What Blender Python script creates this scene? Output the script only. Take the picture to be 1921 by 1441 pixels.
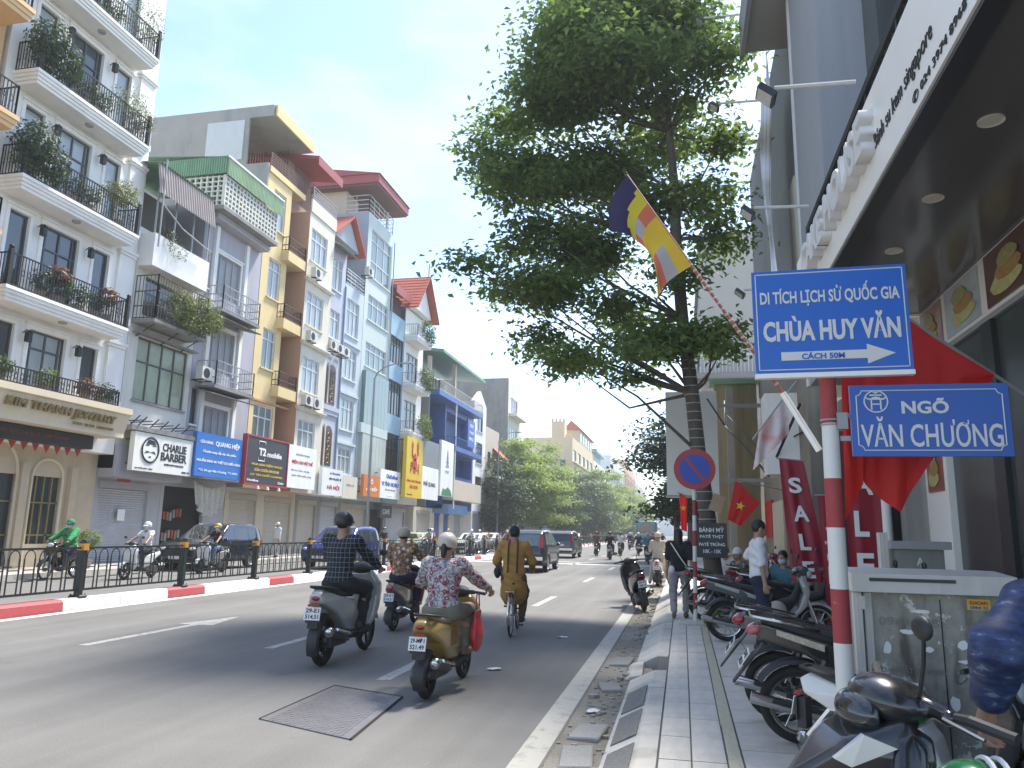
import bpy, math, random
import numpy as np
from mathutils import Vector, Matrix, Euler
random.seed(7); np.random.seed(7)
R = math.radians
scene = bpy.context.scene
for o in list(bpy.data.objects): bpy.data.objects.remove(o)
COL = scene.collection
# ------------------------------------------------------------------ camera
cam_d = bpy.data.cameras.new('camera'); cam = bpy.data.objects.new('camera', cam_d); COL.objects.link(cam)
cam_d.sensor_fit = 'HORIZONTAL'; cam_d.sensor_width = 36.0; cam_d.lens = 36.0*1430.0/1921.0
cam_d.clip_start = 0.05; cam_d.clip_end = 4000
def cam_rot(yaw, pitch, roll):
    f = Vector((-math.sin(yaw)*math.cos(pitch), math.cos(yaw)*math.cos(pitch), math.sin(pitch)))
    r0 = Vector((math.cos(yaw), math.sin(yaw), 0)); u0 = r0.cross(f)
    r = r0*math.cos(roll)+u0*math.sin(roll); u = u0*math.cos(roll)-r0*math.sin(roll)
    return Matrix((r, u, -f)).transposed()
cam.matrix_world = Matrix.Translation((0, 0, 1.65)) @ cam_rot(R(12.6), R(10.9), R(1.1)).to_4x4()
scene.camera = cam
# ------------------------------------------------------------------ sky, sun, exposure
SUN_EL, SUN_AZ = 59.0, 24.0      # azimuth measured from +Y (down the street) towards +X
world = bpy.data.worlds.new('World'); scene.world = world; world.use_nodes = True
wn, wl = world.node_tree.nodes, world.node_tree.links
wn.clear()
w_out = wn.new('ShaderNodeOutputWorld'); w_bg = wn.new('ShaderNodeBackground'); w_sky = wn.new('ShaderNodeTexSky')
w_sky.sky_type = 'NISHITA'; w_sky.sun_disc = False; w_sky.sun_elevation = R(SUN_EL); w_sky.sun_rotation = R(SUN_AZ)
w_sky.air_density = 1.0; w_sky.dust_density = .6; w_sky.ozone_density = 2.2; w_sky.altitude = 0
w_bg.inputs['Strength'].default_value = 0.135
# thin bright summer cloud veil, laid out on the sky direction
w_tc = wn.new('ShaderNodeTexCoord'); w_mp = wn.new('ShaderNodeMapping'); w_mp.inputs['Scale'].default_value = (1.0, 1.0, 2.6)
w_nz = wn.new('ShaderNodeTexNoise'); w_nz.inputs['Scale'].default_value = 2.2; w_nz.inputs['Detail'].default_value = 6; w_nz.inputs['Roughness'].default_value = .52
w_rp = wn.new('ShaderNodeValToRGB'); w_rp.color_ramp.elements[0].position = .46; w_rp.color_ramp.elements[1].position = .80
w_rp.color_ramp.elements[0].color = (.0, .0, .0, 1); w_rp.color_ramp.elements[1].color = (.6, .6, .6, 1)
w_mx = wn.new('ShaderNodeMix'); w_mx.data_type = 'RGBA'; w_mx.inputs['B'].default_value = (5.0, 4.9, 4.8, 1)
wl.new(w_tc.outputs['Generated'], w_mp.inputs['Vector']); wl.new(w_mp.outputs[0], w_nz.inputs['Vector'])
wl.new(w_nz.outputs['Fac'], w_rp.inputs['Fac']); wl.new(w_rp.outputs['Color'], w_mx.inputs['Factor'])
wl.new(w_sky.outputs[0], w_mx.inputs['A']); wl.new(w_mx.outputs['Result'], w_bg.inputs['Color']); wl.new(w_bg.outputs[0], w_out.inputs['Surface'])
sun_d = bpy.data.lights.new('sun', 'SUN'); sun_d.energy = 3.5; sun_d.angle = R(9); sun_d.color = (1.0, .95, .86)
sun = bpy.data.objects.new('sun', sun_d); COL.objects.link(sun); sun.location = (30, 40, 60)
_sd = Vector((math.cos(R(SUN_EL))*math.sin(R(SUN_AZ)), math.cos(R(SUN_EL))*math.cos(R(SUN_AZ)), math.sin(R(SUN_EL))))
sun.rotation_euler = _sd.to_track_quat('Z', 'Y').to_euler()
vs = scene.view_settings
vs.view_transform = 'Standard'; vs.look = 'None'; vs.gamma = 1.0; vs.use_curve_mapping = False; vs.exposure = 1.42

# ------------------------------------------------------------------ materials
MATS = {}
def _new(name):
    m = bpy.data.materials.new(name); m.use_nodes = True
    nt = m.node_tree; return m, nt, nt.nodes, nt.links, nt.nodes['Principled BSDF']
def mat(name, col, rough=.6, metal=0., var=.12, scale=6., bump=0., bscale=60., spec=.5, dirt=0., dcol=(.09,.085,.075), dscale=1.5, coat=0., trans=0.):
    """plain surface with uneven tone, optional stains and fine relief"""
    if name in MATS: return MATS[name]
    m, nt, N, L, P = _new(name)
    P.inputs['Roughness'].default_value = rough; P.inputs['Metallic'].default_value = metal
    P.inputs['Specular IOR Level'].default_value = spec
    if coat: P.inputs['Coat Weight'].default_value = coat; P.inputs['Coat Roughness'].default_value = .06
    c = (*col, 1)
    tc = N.new('ShaderNodeTexCoord'); src = None
    if var or dirt or bump:
        nz = N.new('ShaderNodeTexNoise'); nz.inputs['Scale'].default_value = scale; nz.inputs['Detail'].default_value = 4
        L.new(tc.outputs['Object'], nz.inputs['Vector'])
    if var:
        mx = N.new('ShaderNodeMix'); mx.data_type = 'RGBA'
        mx.inputs['A'].default_value = tuple(min(1, v*(1-var)) for v in col)+(1,); mx.inputs['B'].default_value = tuple(min(1, v*(1+var)) for v in col)+(1,)
        L.new(nz.outputs['Fac'], mx.inputs['Factor']); src = mx.outputs['Result']
    if dirt:
        mp = N.new('ShaderNodeMapping'); mp.inputs['Scale'].default_value = (dscale, dscale, dscale*.25); L.new(tc.outputs['Object'], mp.inputs['Vector'])
        n2 = N.new('ShaderNodeTexNoise'); n2.inputs['Scale'].default_value = 1.0; n2.inputs['Detail'].default_value = 8; n2.inputs['Roughness'].default_value = .7
        L.new(mp.outputs[0], n2.inputs['Vector'])
        rp = N.new('ShaderNodeValToRGB'); rp.color_ramp.elements[0].position = .48; rp.color_ramp.elements[1].position = .75
        rp.color_ramp.elements[1].color = (dirt, dirt, dirt, 1); L.new(n2.outputs['Fac'], rp.inputs['Fac'])
        m2 = N.new('ShaderNodeMix'); m2.data_type = 'RGBA'; m2.inputs['B'].default_value = (*dcol, 1)
        if src: L.new(src, m2.inputs['A'])
        else: m2.inputs['A'].default_value = c
        L.new(rp.outputs['Color'], m2.inputs['Factor']); src = m2.outputs['Result']
    if src: L.new(src, P.inputs['Base Color'])
    else: P.inputs['Base Color'].default_value = c
    if bump:
        n3 = N.new('ShaderNodeTexNoise'); n3.inputs['Scale'].default_value = bscale; n3.inputs['Detail'].default_value = 5
        L.new(tc.outputs['Object'], n3.inputs['Vector'])
        b = N.new('ShaderNodeBump'); b.inputs['Strength'].default_value = bump; b.inputs['Distance'].default_value = .02
        L.new(n3.outputs['Fac'], b.inputs['Height']); L.new(b.outputs[0], P.inputs['Normal'])
    if trans: P.inputs['Transmission Weight'].default_value = trans
    MATS[name] = m; return m
def nodes_of(m): return m.node_tree, m.node_tree.nodes, m.node_tree.links, m.node_tree.nodes['Principled BSDF']
def ramp(N, L, src, stops, interp='LINEAR'):
    rp = N.new('ShaderNodeValToRGB'); cr = rp.color_ramp; cr.interpolation = interp
    while len(cr.elements) < len(stops): cr.elements.new(.5)
    for e, (p, c) in zip(cr.elements, stops): e.position = p; e.color = (*c, 1) if len(c) == 3 else c
    L.new(src, rp.inputs['Fac']); return rp.outputs['Color']

# ------------------------------------------------------------------ objects
def tag(o, label, cat, group=None, kind=None):
    if label: o['label'] = label
    if cat: o['category'] = cat
    if group: o['group'] = group
    if kind: o['kind'] = kind
    return o
class Thing:
    """an Empty at a thing's base; parts are given either in local coordinates or (world=True) in street coordinates"""
    def __init__(s, name, label, cat, loc=(0, 0, 0), rz=0, group=None, world=False, rot=None):
        s.root = bpy.data.objects.new(name, None); COL.objects.link(s.root); s.root.empty_display_size = .2
        s.root.location = loc; s.root.rotation_euler = rot if rot else (0, 0, rz)
        s.off = Vector(loc) if world else Vector((0, 0, 0)); tag(s.root, label, cat, group)
    def add(s, mb, name, m, parent=None, smooth=False, label=None, kind=None):
        o = mb.build(name, m, parent or s.root, smooth, s.off)
        if label: o['label'] = label
        if kind: o['kind'] = kind
        return o
    def box(s, name, m, x0, x1, y0, y1, z0, z1, parent=None, label=None):
        return pbox(name, m, x0, x1, y0, y1, z0, z1, parent or s.root, s.off, label)
_CUBES = {}
def pbox(name, m, x0, x1, y0, y1, z0, z1, parent=None, off=Vector((0, 0, 0)), label=None):
    """one box-shaped piece; alike pieces share one mesh"""
    key = m.name
    if key not in _CUBES:
        b = MB(); b.box(-.5, .5, -.5, .5, -.5, .5); me = b.mesh('piece', [m]); _CUBES[key] = me
    o = bpy.data.objects.new(name, _CUBES[key]); COL.objects.link(o); o.parent = parent
    o.location = (((x0+x1)/2-off.x), ((y0+y1)/2-off.y), ((z0+z1)/2-off.z)); o.scale = (abs(x1-x0), abs(y1-y0), abs(z1-z0))
    if label: o['label'] = label
    return o
def copy_tree(o, parent=None):
    c = o.copy(); COL.objects.link(c)
    if parent: c.parent = parent; c.matrix_parent_inverse = o.matrix_parent_inverse
    for ch in list(o.children): copy_tree(ch, c)
    return c
def V(*a): return np.array(a, float)
class MB:
    def __init__(s): s.v = []; s.f = []; s.m = []; s.M = None
    def _add(s, vs, fs, mi=0):
        n = len(s.v)
        if s.M is not None: vs = [tuple(s.M @ Vector(p)) for p in vs]
        s.v.extend([tuple(map(float, p)) for p in vs]); s.f.extend([tuple(i+n for i in f) for f in fs]); s.m.extend([mi]*len(fs)); return s
    def box(s, x0, x1, y0, y1, z0, z1, mi=0):
        v = [(x0,y0,z0),(x1,y0,z0),(x1,y1,z0),(x0,y1,z0),(x0,y0,z1),(x1,y0,z1),(x1,y1,z1),(x0,y1,z1)]
        return s._add(v, [(0,3,2,1),(4,5,6,7),(0,1,5,4),(1,2,6,5),(2,3,7,6),(3,0,4,7)], mi)
    def cham(s, x0, x1, y0, y1, z0, z1, c, mi=0):
        """box with chamfered top edges"""
        v = [(x0,y0,z0),(x1,y0,z0),(x1,y1,z0),(x0,y1,z0),(x0,y0,z1-c),(x1,y0,z1-c),(x1,y1,z1-c),(x0,y1,z1-c),(x0+c,y0+c,z1),(x1-c,y0+c,z1),(x1-c,y1-c,z1),(x0+c,y1-c,z1)]
        f = [(0,3,2,1),(0,1,5,4),(1,2,6,5),(2,3,7,6),(3,0,4,7),(4,5,9,8),(5,6,10,9),(6,7,11,10),(7,4,8,11),(8,9,10,11)]
        return s._add(v, f, mi)
    def quad(s, a, b, c, d, mi=0): return s._add([a, b, c, d], [(0,1,2,3)], mi)
    def poly(s, pts, mi=0): return s._add(pts, [tuple(range(len(pts)))], mi)
    def prism(s, pts, d, mi=0):
        """polygon pts (3D, planar) extruded by vector d"""
        n = len(pts); d = Vector(d); q = [tuple(Vector(p)+d) for p in pts]
        return s._add(list(pts)+q, [tuple(range(n))[::-1], tuple(range(n, 2*n))]+[(i, (i+1) % n, n+(i+1) % n, n+i) for i in range(n)], mi)
    def tube(s, pts, r, n=8, mi=0, cap=True):
        """sweep a round section along a polyline; r number or list"""
        P = [Vector(p) for p in pts]; k = len(P); rr = r if isinstance(r, (list, tuple)) else [r]*k
        vs = []; up = None
        for i in range(k):
            t = (P[min(i+1, k-1)]-P[max(i-1, 0)]).normalized()
            if up is None:
                up = Vector((0, 0, 1)) if abs(t.z) < .9 else Vector((1, 0, 0))
            a = t.cross(up).normalized(); b = a.cross(t).normalized(); up = b
            for j in range(n):
                th = 2*math.pi*j/n; vs.append(P[i]+(a*math.cos(th)+b*math.sin(th))*rr[i])
        fs = [(i*n+j, i*n+(j+1) % n, (i+1)*n+(j+1) % n, (i+1)*n+j) for i in range(k-1) for j in range(n)]
        if cap: fs += [tuple(range(n))[::-1], tuple(range((k-1)*n, k*n))]
        return s._add(vs, fs, mi)
    def lathe(s, prof, axis='z', n=16, c=(0,0,0), mi=0, ang=2*math.pi):
        """prof: list of (radius, height)"""
        vs = []; k = len(prof); full = abs(ang-2*math.pi) < 1e-6; nn = n if full else n+1
        for (r, h) in prof:
            for j in range(nn):
                th = ang*j/n; a, b = r*math.cos(th), r*math.sin(th)
                p = {'z': (a, b, h), 'x': (h, a, b), 'y': (b, h, a)}[axis]
                vs.append((p[0]+c[0], p[1]+c[1], p[2]+c[2]))
        fs = []
        for i in range(k-1):
            for j in range(n):
                j2 = (j+1) % nn; fs.append((i*nn+j, i*nn+j2, (i+1)*nn+j2, (i+1)*nn+j))
        return s._add(vs, fs, mi)
    def torus(s, R0, r, c=(0,0,0), axis='x', n=28, k=8, mi=0, sx=1.0):
        prof = [(R0+r*math.cos(2*math.pi*i/k), sx*r*math.sin(2*math.pi*i/k)) for i in range(k+1)]
        return s.lathe(prof, axis, n, c, mi)
    def sphere(s, c, r, n=12, k=8, mi=0, zc=-1.0):
        rx, ry, rz = r if isinstance(r, (tuple, list)) else (r, r, r); vs = []; fs = []
        for i in range(k+1):
            ph = -math.pi/2+math.pi*i/k
            for j in range(n):
                th = 2*math.pi*j/n; vs.append((c[0]+rx*math.cos(ph)*math.cos(th), c[1]+ry*math.cos(ph)*math.sin(th), c[2]+rz*max(zc, math.sin(ph))))
        for i in range(k):
            for j in range(n): fs.append((i*n+j, i*n+(j+1) % n, (i+1)*n+(j+1) % n, (i+1)*n+j))
        return s._add(vs, fs, mi)
    def mesh(s, name, mats):
        me = bpy.data.meshes.new(name); me.from_pydata(s.v, [], s.f)
        for m in mats: me.materials.append(m)
        if len(mats) > 1: me.polygons.foreach_set('material_index', s.m)
        me.validate(); me.update(); return me
    def build(s, name, m, parent=None, smooth=False, off=Vector((0, 0, 0))):
        if off.length: s.v = [(a-off.x, b-off.y, c-off.z) for a, b, c in s.v]
        me = s.mesh(name, m if isinstance(m, (list, tuple)) else [m])
        if smooth: shade(me, smooth)
        o = bpy.data.objects.new(name, me); COL.objects.link(o)
        if parent: o.parent = parent
        return o
def shade(me, ang=True):
    me.polygons.foreach_set('use_smooth', [True]*len(me.polygons))
    if ang is not True:
        try: me.set_sharp_from_angle(angle=R(ang))
        except Exception: pass
# flat lettering -------------------------------------------------------------
_TXT = {}
def text_mesh(s, bold=0., extrude=.001, shear=0., spacing=1.0):
    key = (s, bold, extrude, shear, spacing)
    if key in _TXT: return _TXT[key]
    cu = bpy.data.curves.new('lettering', 'FONT'); cu.body = s; cu.size = 1; cu.offset = bold; cu.extrude = extrude; cu.resolution_u = 3; cu.shear = shear; cu.space_character = spacing
    ob = bpy.data.objects.new('lettering', cu); me = bpy.data.meshes.new_from_object(ob)
    bpy.data.objects.remove(ob); bpy.data.curves.remove(cu)
    n = len(me.vertices); co = np.empty(n*3, np.float32); me.vertices.foreach_get('co', co); co = co.reshape(-1, 3)
    if n:
        co[:, 0] -= co[:, 0].min(); co[:, 1] -= 0
    me.vertices.foreach_set('co', co.ravel()); bb = (co.min(0), co.max(0)) if n else (np.zeros(3), np.ones(3))
    _TXT[key] = (me, bb); return _TXT[key]
def text(s, m, parent, origin, ux, uz, w, h, name='lettering', bold=0.0, off=Vector((0, 0, 0)), extrude=.001, thick=.004, shear=0., spacing=1.0, base=None, label=None):
    """lettering fitted to a w x h box; origin = centre, ux = reading direction, uz = up direction. base: (ymin,ymax) in font units to keep shared baseline"""
    me, (lo, hi) = text_mesh(s, bold, extrude, shear, spacing); me = me.copy()
    n = len(me.vertices); co = np.empty(n*3, np.float32); me.vertices.foreach_get('co', co); co = co.reshape(-1, 3)
    y0, y1 = base if base else (lo[1], hi[1])
    ux = Vector(ux).normalized(); uz = Vector(uz).normalized(); un = ux.cross(uz)
    a = (co[:, 0]-(lo[0]+hi[0])/2)/(hi[0]-lo[0])*w; b = (co[:, 1]-(y0+y1)/2)/(y1-y0)*h; c = (co[:, 2]/max(extrude, 1e-6))*thick/2
    P = np.outer(a, ux)+np.outer(b, uz)+np.outer(c, un)+np.array(Vector(origin)-off)
    me.vertices.foreach_set('co', P.astype(np.float32).ravel()); me.materials.clear(); me.materials.append(m); me.update()
    o = bpy.data.objects.new(name, me); COL.objects.link(o); o.parent = parent
    if label: o['label'] = label
    return o

# ------------------------------------------------------------------ smooth solids (signed distance field -> mesh)
def smin(a, b, k):
    if k <= 0: return np.minimum(a, b)
    h = np.clip(.5+.5*(b-a)/k, 0, 1); return b+(a-b)*h-k*h*(1-h)
def smax(a, b, k): return -smin(-a, -b, k)
def s_cone(a, b, ra, rb):
    a = np.asarray(a, float); b = np.asarray(b, float)
    def f(P):
        ba = b-a; t = np.clip(((P-a)@ba)/max(ba@ba, 1e-9), 0, 1); return np.linalg.norm(P-a-t[:, None]*ba, axis=1)-(ra+(rb-ra)*t)
    f.bb = (np.minimum(a, b)-max(ra, rb), np.maximum(a, b)+max(ra, rb)); return f
def s_ell(c, r, rot=None):
    c = np.asarray(c, float); r = np.asarray(r, float); M = np.array(Euler(rot).to_matrix()) if rot else np.eye(3)
    def f(P):
        q = (P-c)@M; k0 = np.linalg.norm(q/r, axis=1); k1 = np.linalg.norm(q/(r*r), axis=1); return k0*(k0-1)/np.maximum(k1, 1e-6)
    m = r.max() if rot else r; f.bb = (c-m, c+m); return f
def s_box(c, hs, rnd=.0, rot=None):
    c = np.asarray(c, float); hs = np.asarray(hs, float); M = np.array(Euler(rot).to_matrix()) if rot else np.eye(3)
    def f(P):
        q = np.abs((P-c)@M)-(hs-rnd); return np.linalg.norm(np.maximum(q, 0), axis=1)+np.minimum(q.max(1), 0)-rnd
    m = np.linalg.norm(hs) if rot else hs; f.bb = (c-m, c+m); return f
def poly_sd(u, v, poly):
    poly = np.asarray(poly, float); d = np.full(u.shape, 1e9); sgn = np.ones(u.shape); n = len(poly); j = n-1
    for i in range(n):
        ex, ey = poly[j]-poly[i]; wx, wy = u-poly[i][0], v-poly[i][1]
        t = np.clip((wx*ex+wy*ey)/max(ex*ex+ey*ey, 1e-12), 0, 1); d = np.minimum(d, (wx-ex*t)**2+(wy-ey*t)**2)
        c1 = v >= poly[i][1]; c2 = v < poly[j][1]; c3 = ex*wy > ey*wx
        fl = (c1 & c2 & c3) | (~c1 & ~c2 & ~c3); sgn = np.where(fl, -sgn, sgn); j = i
    return sgn*np.sqrt(d)
def s_prof(poly, half, k=.02, taper=None):
    """side profile poly in (y,z) extruded across x to +-half; half number or function(y,z)"""
    poly = np.asarray(poly, float)
    def f(P):
        d = poly_sd(P[:, 1], P[:, 2], poly); w = half(P[:, 1], P[:, 2]) if callable(half) else half
        return smax(d, np.abs(P[:, 0])-w, k)
    hm = taper or (half if not callable(half) else .5)
    f.bb = (np.array([-hm, poly[:, 0].min(), poly[:, 1].min()]), np.array([hm, poly[:, 0].max(), poly[:, 1].max()])); return f
def s_union(*fs, k=.02):
    def f(P):
        d = fs[0](P)
        for g in fs[1:]: d = smin(d, g(P), k)
        return d
    f.bb = (np.min([g.bb[0] for g in fs], 0), np.max([g.bb[1] for g in fs], 0)); return f
def s_sub(a, b, k=.01):
    def f(P): return smax(a(P), -b(P), k)
    f.bb = a.bb; return f
def s_int(a, b, k=.01):
    def f(P): return smax(a(P), b(P), k)
    f.bb = a.bb; return f
def solid(f, h, pad=2):
    """naive surface nets; returns verts, quads"""
    lo = f.bb[0]-h*pad; n = np.ceil((f.bb[1]+h*pad-lo)/h).astype(int)+1
    ax = [lo[i]+h*np.arange(n[i]) for i in range(3)]
    G = np.stack(np.meshgrid(*ax, indexing='ij'), -1).reshape(-1, 3)
    F = np.empty(len(G)); st = 200000
    for i in range(0, len(G), st): F[i:i+st] = f(G[i:i+st])
    F = F.reshape(n); F[F == 0] = 1e-9; S = F < 0
    cs = [(i, j, k) for i in (0, 1) for j in (0, 1) for k in (0, 1)]
    def cor(A, c): return A[c[0]:n[0]-1+c[0], c[1]:n[1]-1+c[1], c[2]:n[2]-1+c[2]]
    cnt = sum(cor(S, c).astype(np.int8) for c in cs); act = (cnt > 0) & (cnt < 8)
    idx = np.full(act.shape, -1, np.int64); ii = np.argwhere(act); idx[act] = np.arange(len(ii))
    val = {c: cor(F, c)[act] for c in cs}; acc = np.zeros((len(ii), 3)); num = np.zeros(len(ii))
    for c in cs:
        for a in range(3):
            if c[a] == 0:
                c2 = list(c); c2[a] = 1; v1, v2 = val[c], val[tuple(c2)]; x = (v1 < 0) != (v2 < 0)
                t = np.where(x, v1/np.where(x, v1-v2, 1), 0); p = np.array(c, float)[None]+np.eye(3)[a][None]*t[:, None]
                acc += p*x[:, None]; num += x
    verts = lo+(ii+acc/num[:, None])*h
    quads = []
    for a in range(3):
        b, c = (a+1) % 3, (a+2) % 3
        sl0 = [slice(1, -1)]*3; sl0[a] = slice(0, -1); sl1 = list(sl0); sl1[a] = slice(1, None)
        A0, A1 = S[tuple(sl0)], S[tuple(sl1)]
        for flip, cross in ((False, A0 & ~A1), (True, ~A0 & A1)):
            e = np.argwhere(cross); 
            if not len(e): continue
            base = e.copy(); base[:, b] += 1; base[:, c] += 1
            q = []
            for (db, dc) in ((0, 0), (-1, 0), (-1, -1), (0, -1)):
                p = base.copy(); p[:, b] += db; p[:, c] += dc; q.append(idx[p[:, 0], p[:, 1], p[:, 2]])
            q = np.stack(q, 1); quads.append(q[:, ::-1] if flip else q)
    return verts, np.concatenate(quads) if quads else np.zeros((0, 4), int)
def relax(verts, quads, it=1, lam=.5):
    for _ in range(it):
        acc = np.zeros_like(verts); cnt = np.zeros(len(verts))
        for i in range(4):
            a, b = quads[:, i], quads[:, (i+1) % 4]
            np.add.at(acc, a, verts[b]); np.add.at(cnt, a, 1); np.add.at(acc, b, verts[a]); np.add.at(cnt, b, 1)
        verts = verts+lam*(acc/np.maximum(cnt, 1)[:, None]-verts)
    return verts
def np_mesh(name, verts, quads, mats, mi=None, smooth=True):
    me = bpy.data.meshes.new(name); nq = len(quads)
    me.vertices.add(len(verts)); me.vertices.foreach_set('co', np.asarray(verts, np.float32).ravel())
    k = quads.shape[1]; me.loops.add(nq*k); me.loops.foreach_set('vertex_index', quads.astype(np.int32).ravel())
    me.polygons.add(nq); me.polygons.foreach_set('loop_start', np.arange(0, nq*k, k, dtype=np.int32))
    for m in mats: me.materials.append(m)
    if mi is not None: me.polygons.foreach_set('material_index', np.asarray(mi, np.int32))
    if smooth: me.polygons.foreach_set('use_smooth', np.ones(nq, bool))
    me.update(calc_edges=True); me.validate(); return me
def obj_of(me, name, parent=None, label=None):
    o = bpy.data.objects.new(name, me); COL.objects.link(o)
    if parent: o.parent = parent
    if label: o['label'] = label
    return o
def solid_mesh(name, f, h, m, it=1):
    v, q = solid(f, h); v = relax(v, q, it); return np_mesh(name, v, q, [m])
def solid_obj(name, f, h, m, parent, it=1): return obj_of(solid_mesh(name, f, h, m, it), name, parent)
def split_solid(f, h, classify, it=1):
    """mesh a solid, then sort its faces into named parts: classify(face centres) -> array of names"""
    v, q = solid(f, h); v = relax(v, q, it); cen = v[q].mean(1); nm = classify(cen, v, q); out = {}
    for k in np.unique(nm):
        qq = q[nm == k]; u, inv = np.unique(qq, return_inverse=True); out[str(k)] = (v[u], inv.reshape(qq.shape))
    return out
# ================================================================== GROUND
def street_mat(name, c0, c1, streak=.5, rough=.85, grain=.35):
    m, nt, N, L, P = _new(name); tc = N.new('ShaderNodeTexCoord')
    big = N.new('ShaderNodeTexNoise'); big.inputs['Scale'].default_value = .35; big.inputs['Detail'].default_value = 7; big.inputs['Roughness'].default_value = .65
    L.new(tc.outputs['Object'], big.inputs['Vector'])
    mp = N.new('ShaderNodeMapping'); mp.inputs['Scale'].default_value = (1.6, .05, 1); mp.inputs['Rotation'].default_value = (0, 0, R(2)); L.new(tc.outputs['Object'], mp.inputs['Vector'])
    st = N.new('ShaderNodeTexNoise'); st.inputs['Scale'].default_value = 1.2; st.inputs['Detail'].default_value = 5; L.new(mp.outputs[0], st.inputs['Vector'])
    fine = N.new('ShaderNodeTexNoise'); fine.inputs['Scale'].default_value = 70; fine.inputs['Detail'].default_value = 3; L.new(tc.outputs['Object'], fine.inputs['Vector'])
    a = N.new('ShaderNodeMix'); a.inputs['Factor'].default_value = streak; L.new(big.outputs['Fac'], a.inputs['A']); L.new(st.outputs['Fac'], a.inputs['B'])
    b = N.new('ShaderNodeMix'); b.inputs['Factor'].default_value = grain; L.new(a.outputs['Result'], b.inputs['A']); L.new(fine.outputs['Fac'], b.inputs['B'])
    col = ramp(N, L, b.outputs['Result'], [(.39, c0), (.61, c1)])
    # dark oil drips and pale scuffs
    vo = N.new('ShaderNodeTexNoise'); vo.inputs['Scale'].default_value = 1.7; vo.inputs['Detail'].default_value = 9; vo.inputs['Roughness'].default_value = .75; L.new(tc.outputs['Object'], vo.inputs['Vector'])
    f2 = ramp(N, L, vo.outputs['Fac'], [(.62, (0, 0, 0)), (.74, (.55, .55, .55))])
    mx = N.new('ShaderNodeMix'); mx.data_type = 'RGBA'; L.new(f2, mx.inputs['Factor']); L.new(col, mx.inputs['A']); mx.inputs['B'].default_value = (*[v*.62 for v in c0], 1)
    mp2 = N.new('ShaderNodeMapping'); mp2.inputs['Scale'].default_value = (5, .35, 1); mp2.inputs['Rotation'].default_value = (0, 0, R(-14)); L.new(tc.outputs['Object'], mp2.inputs['Vector'])
    sc = N.new('ShaderNodeTexNoise'); sc.inputs['Scale'].default_value = 1.6; sc.inputs['Detail'].default_value = 8; sc.inputs['Roughness'].default_value = .8; L.new(mp2.outputs[0], sc.inputs['Vector'])
    f3 = ramp(N, L, sc.outputs['Fac'], [(.60, (0, 0, 0)), (.78, (.5, .5, .5))])
    m3 = N.new('ShaderNodeMix'); m3.data_type = 'RGBA'; L.new(f3, m3.inputs['Factor']); L.new(mx.outputs['Result'], m3.inputs['A']); m3.inputs['B'].default_value = (*[min(1, v*1.7) for v in c1], 1)
    L.new(m3.outputs['Result'], P.inputs['Base Color']); P.inputs['Roughness'].default_value = rough; P.inputs['Specular IOR Level'].default_value = .3
    bp = N.new('ShaderNodeBump'); bp.inputs['Strength'].default_value = .5; bp.inputs['Distance'].default_value = .006; L.new(fine.outputs['Fac'], bp.inputs['Height']); L.new(bp.outputs[0], P.inputs['Normal'])
    MATS[name] = m; return m
M_ASPH = street_mat('asphalt', (.115, .112, .107), (.185, .181, .173))
M_CONC = street_mat('worn concrete', (.20, .195, .185), (.33, .325, .31), streak=.2)
M_DIRT = street_mat('gutter dirt', (.12, .11, .09), (.32, .295, .25), streak=.15, grain=.3)
M_PAVE = mat('paving stone grey', (.62, .58, .51), .75, var=.16, scale=3, bump=.3, bscale=90, dirt=.55, dcol=(.36, .33, .28), dscale=1.2)
M_PAVE2 = mat('paving stone warm grey', (.60, .55, .48), .75, var=.18, scale=3, bump=.3, bscale=90, dirt=.6, dcol=(.34, .31, .26), dscale=1.0)
M_JOINT = mat('paving joint', (.12, .115, .105), .9, var=.3, scale=20)
M_KERB = mat('kerb stone', (.54, .51, .45), .8, var=.2, scale=4, bump=.4, bscale=50, dirt=.6, dscale=1.6)
def worn_paint(name, col, under, wear=.5, scale=7.):
    m, nt, N, L, P = _new(name); tc = N.new('ShaderNodeTexCoord')
    n = N.new('ShaderNodeTexNoise'); n.inputs['Scale'].default_value = scale; n.inputs['Detail'].default_value = 10; n.inputs['Roughness'].default_value = .7; L.new(tc.outputs['Object'], n.inputs['Vector'])
    c = ramp(N, L, n.outputs['Fac'], [(max(0, wear-.08), col), (min(1, wear+.08), under)]); L.new(c, P.inputs['Base Color'])
    P.inputs['Roughness'].default_value = .7; MATS[name] = m; return m
M_LINE = worn_paint('road paint white', (.70, .69, .64), (.22, .215, .2), .62)
M_LINE2 = worn_paint('road paint faded', (.36, .352, .335), (.18, .176, .168), .56, 9.)
M_LINE3 = worn_paint('road paint dusty cream', (.38, .365, .32), (.22, .21, .19), .60, 6.)
M_KRED = worn_paint('kerb paint red', (.42, .075, .085), (.30, .25, .23), .68, 9.)
M_KWHT = worn_paint('kerb paint white', (.72, .71, .69), (.28, .27, .25), .66, 9.)
M_STRIP = worn_paint('guide strip cream', (.50, .46, .33), (.27, .25, .2), .62, 7.)

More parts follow.
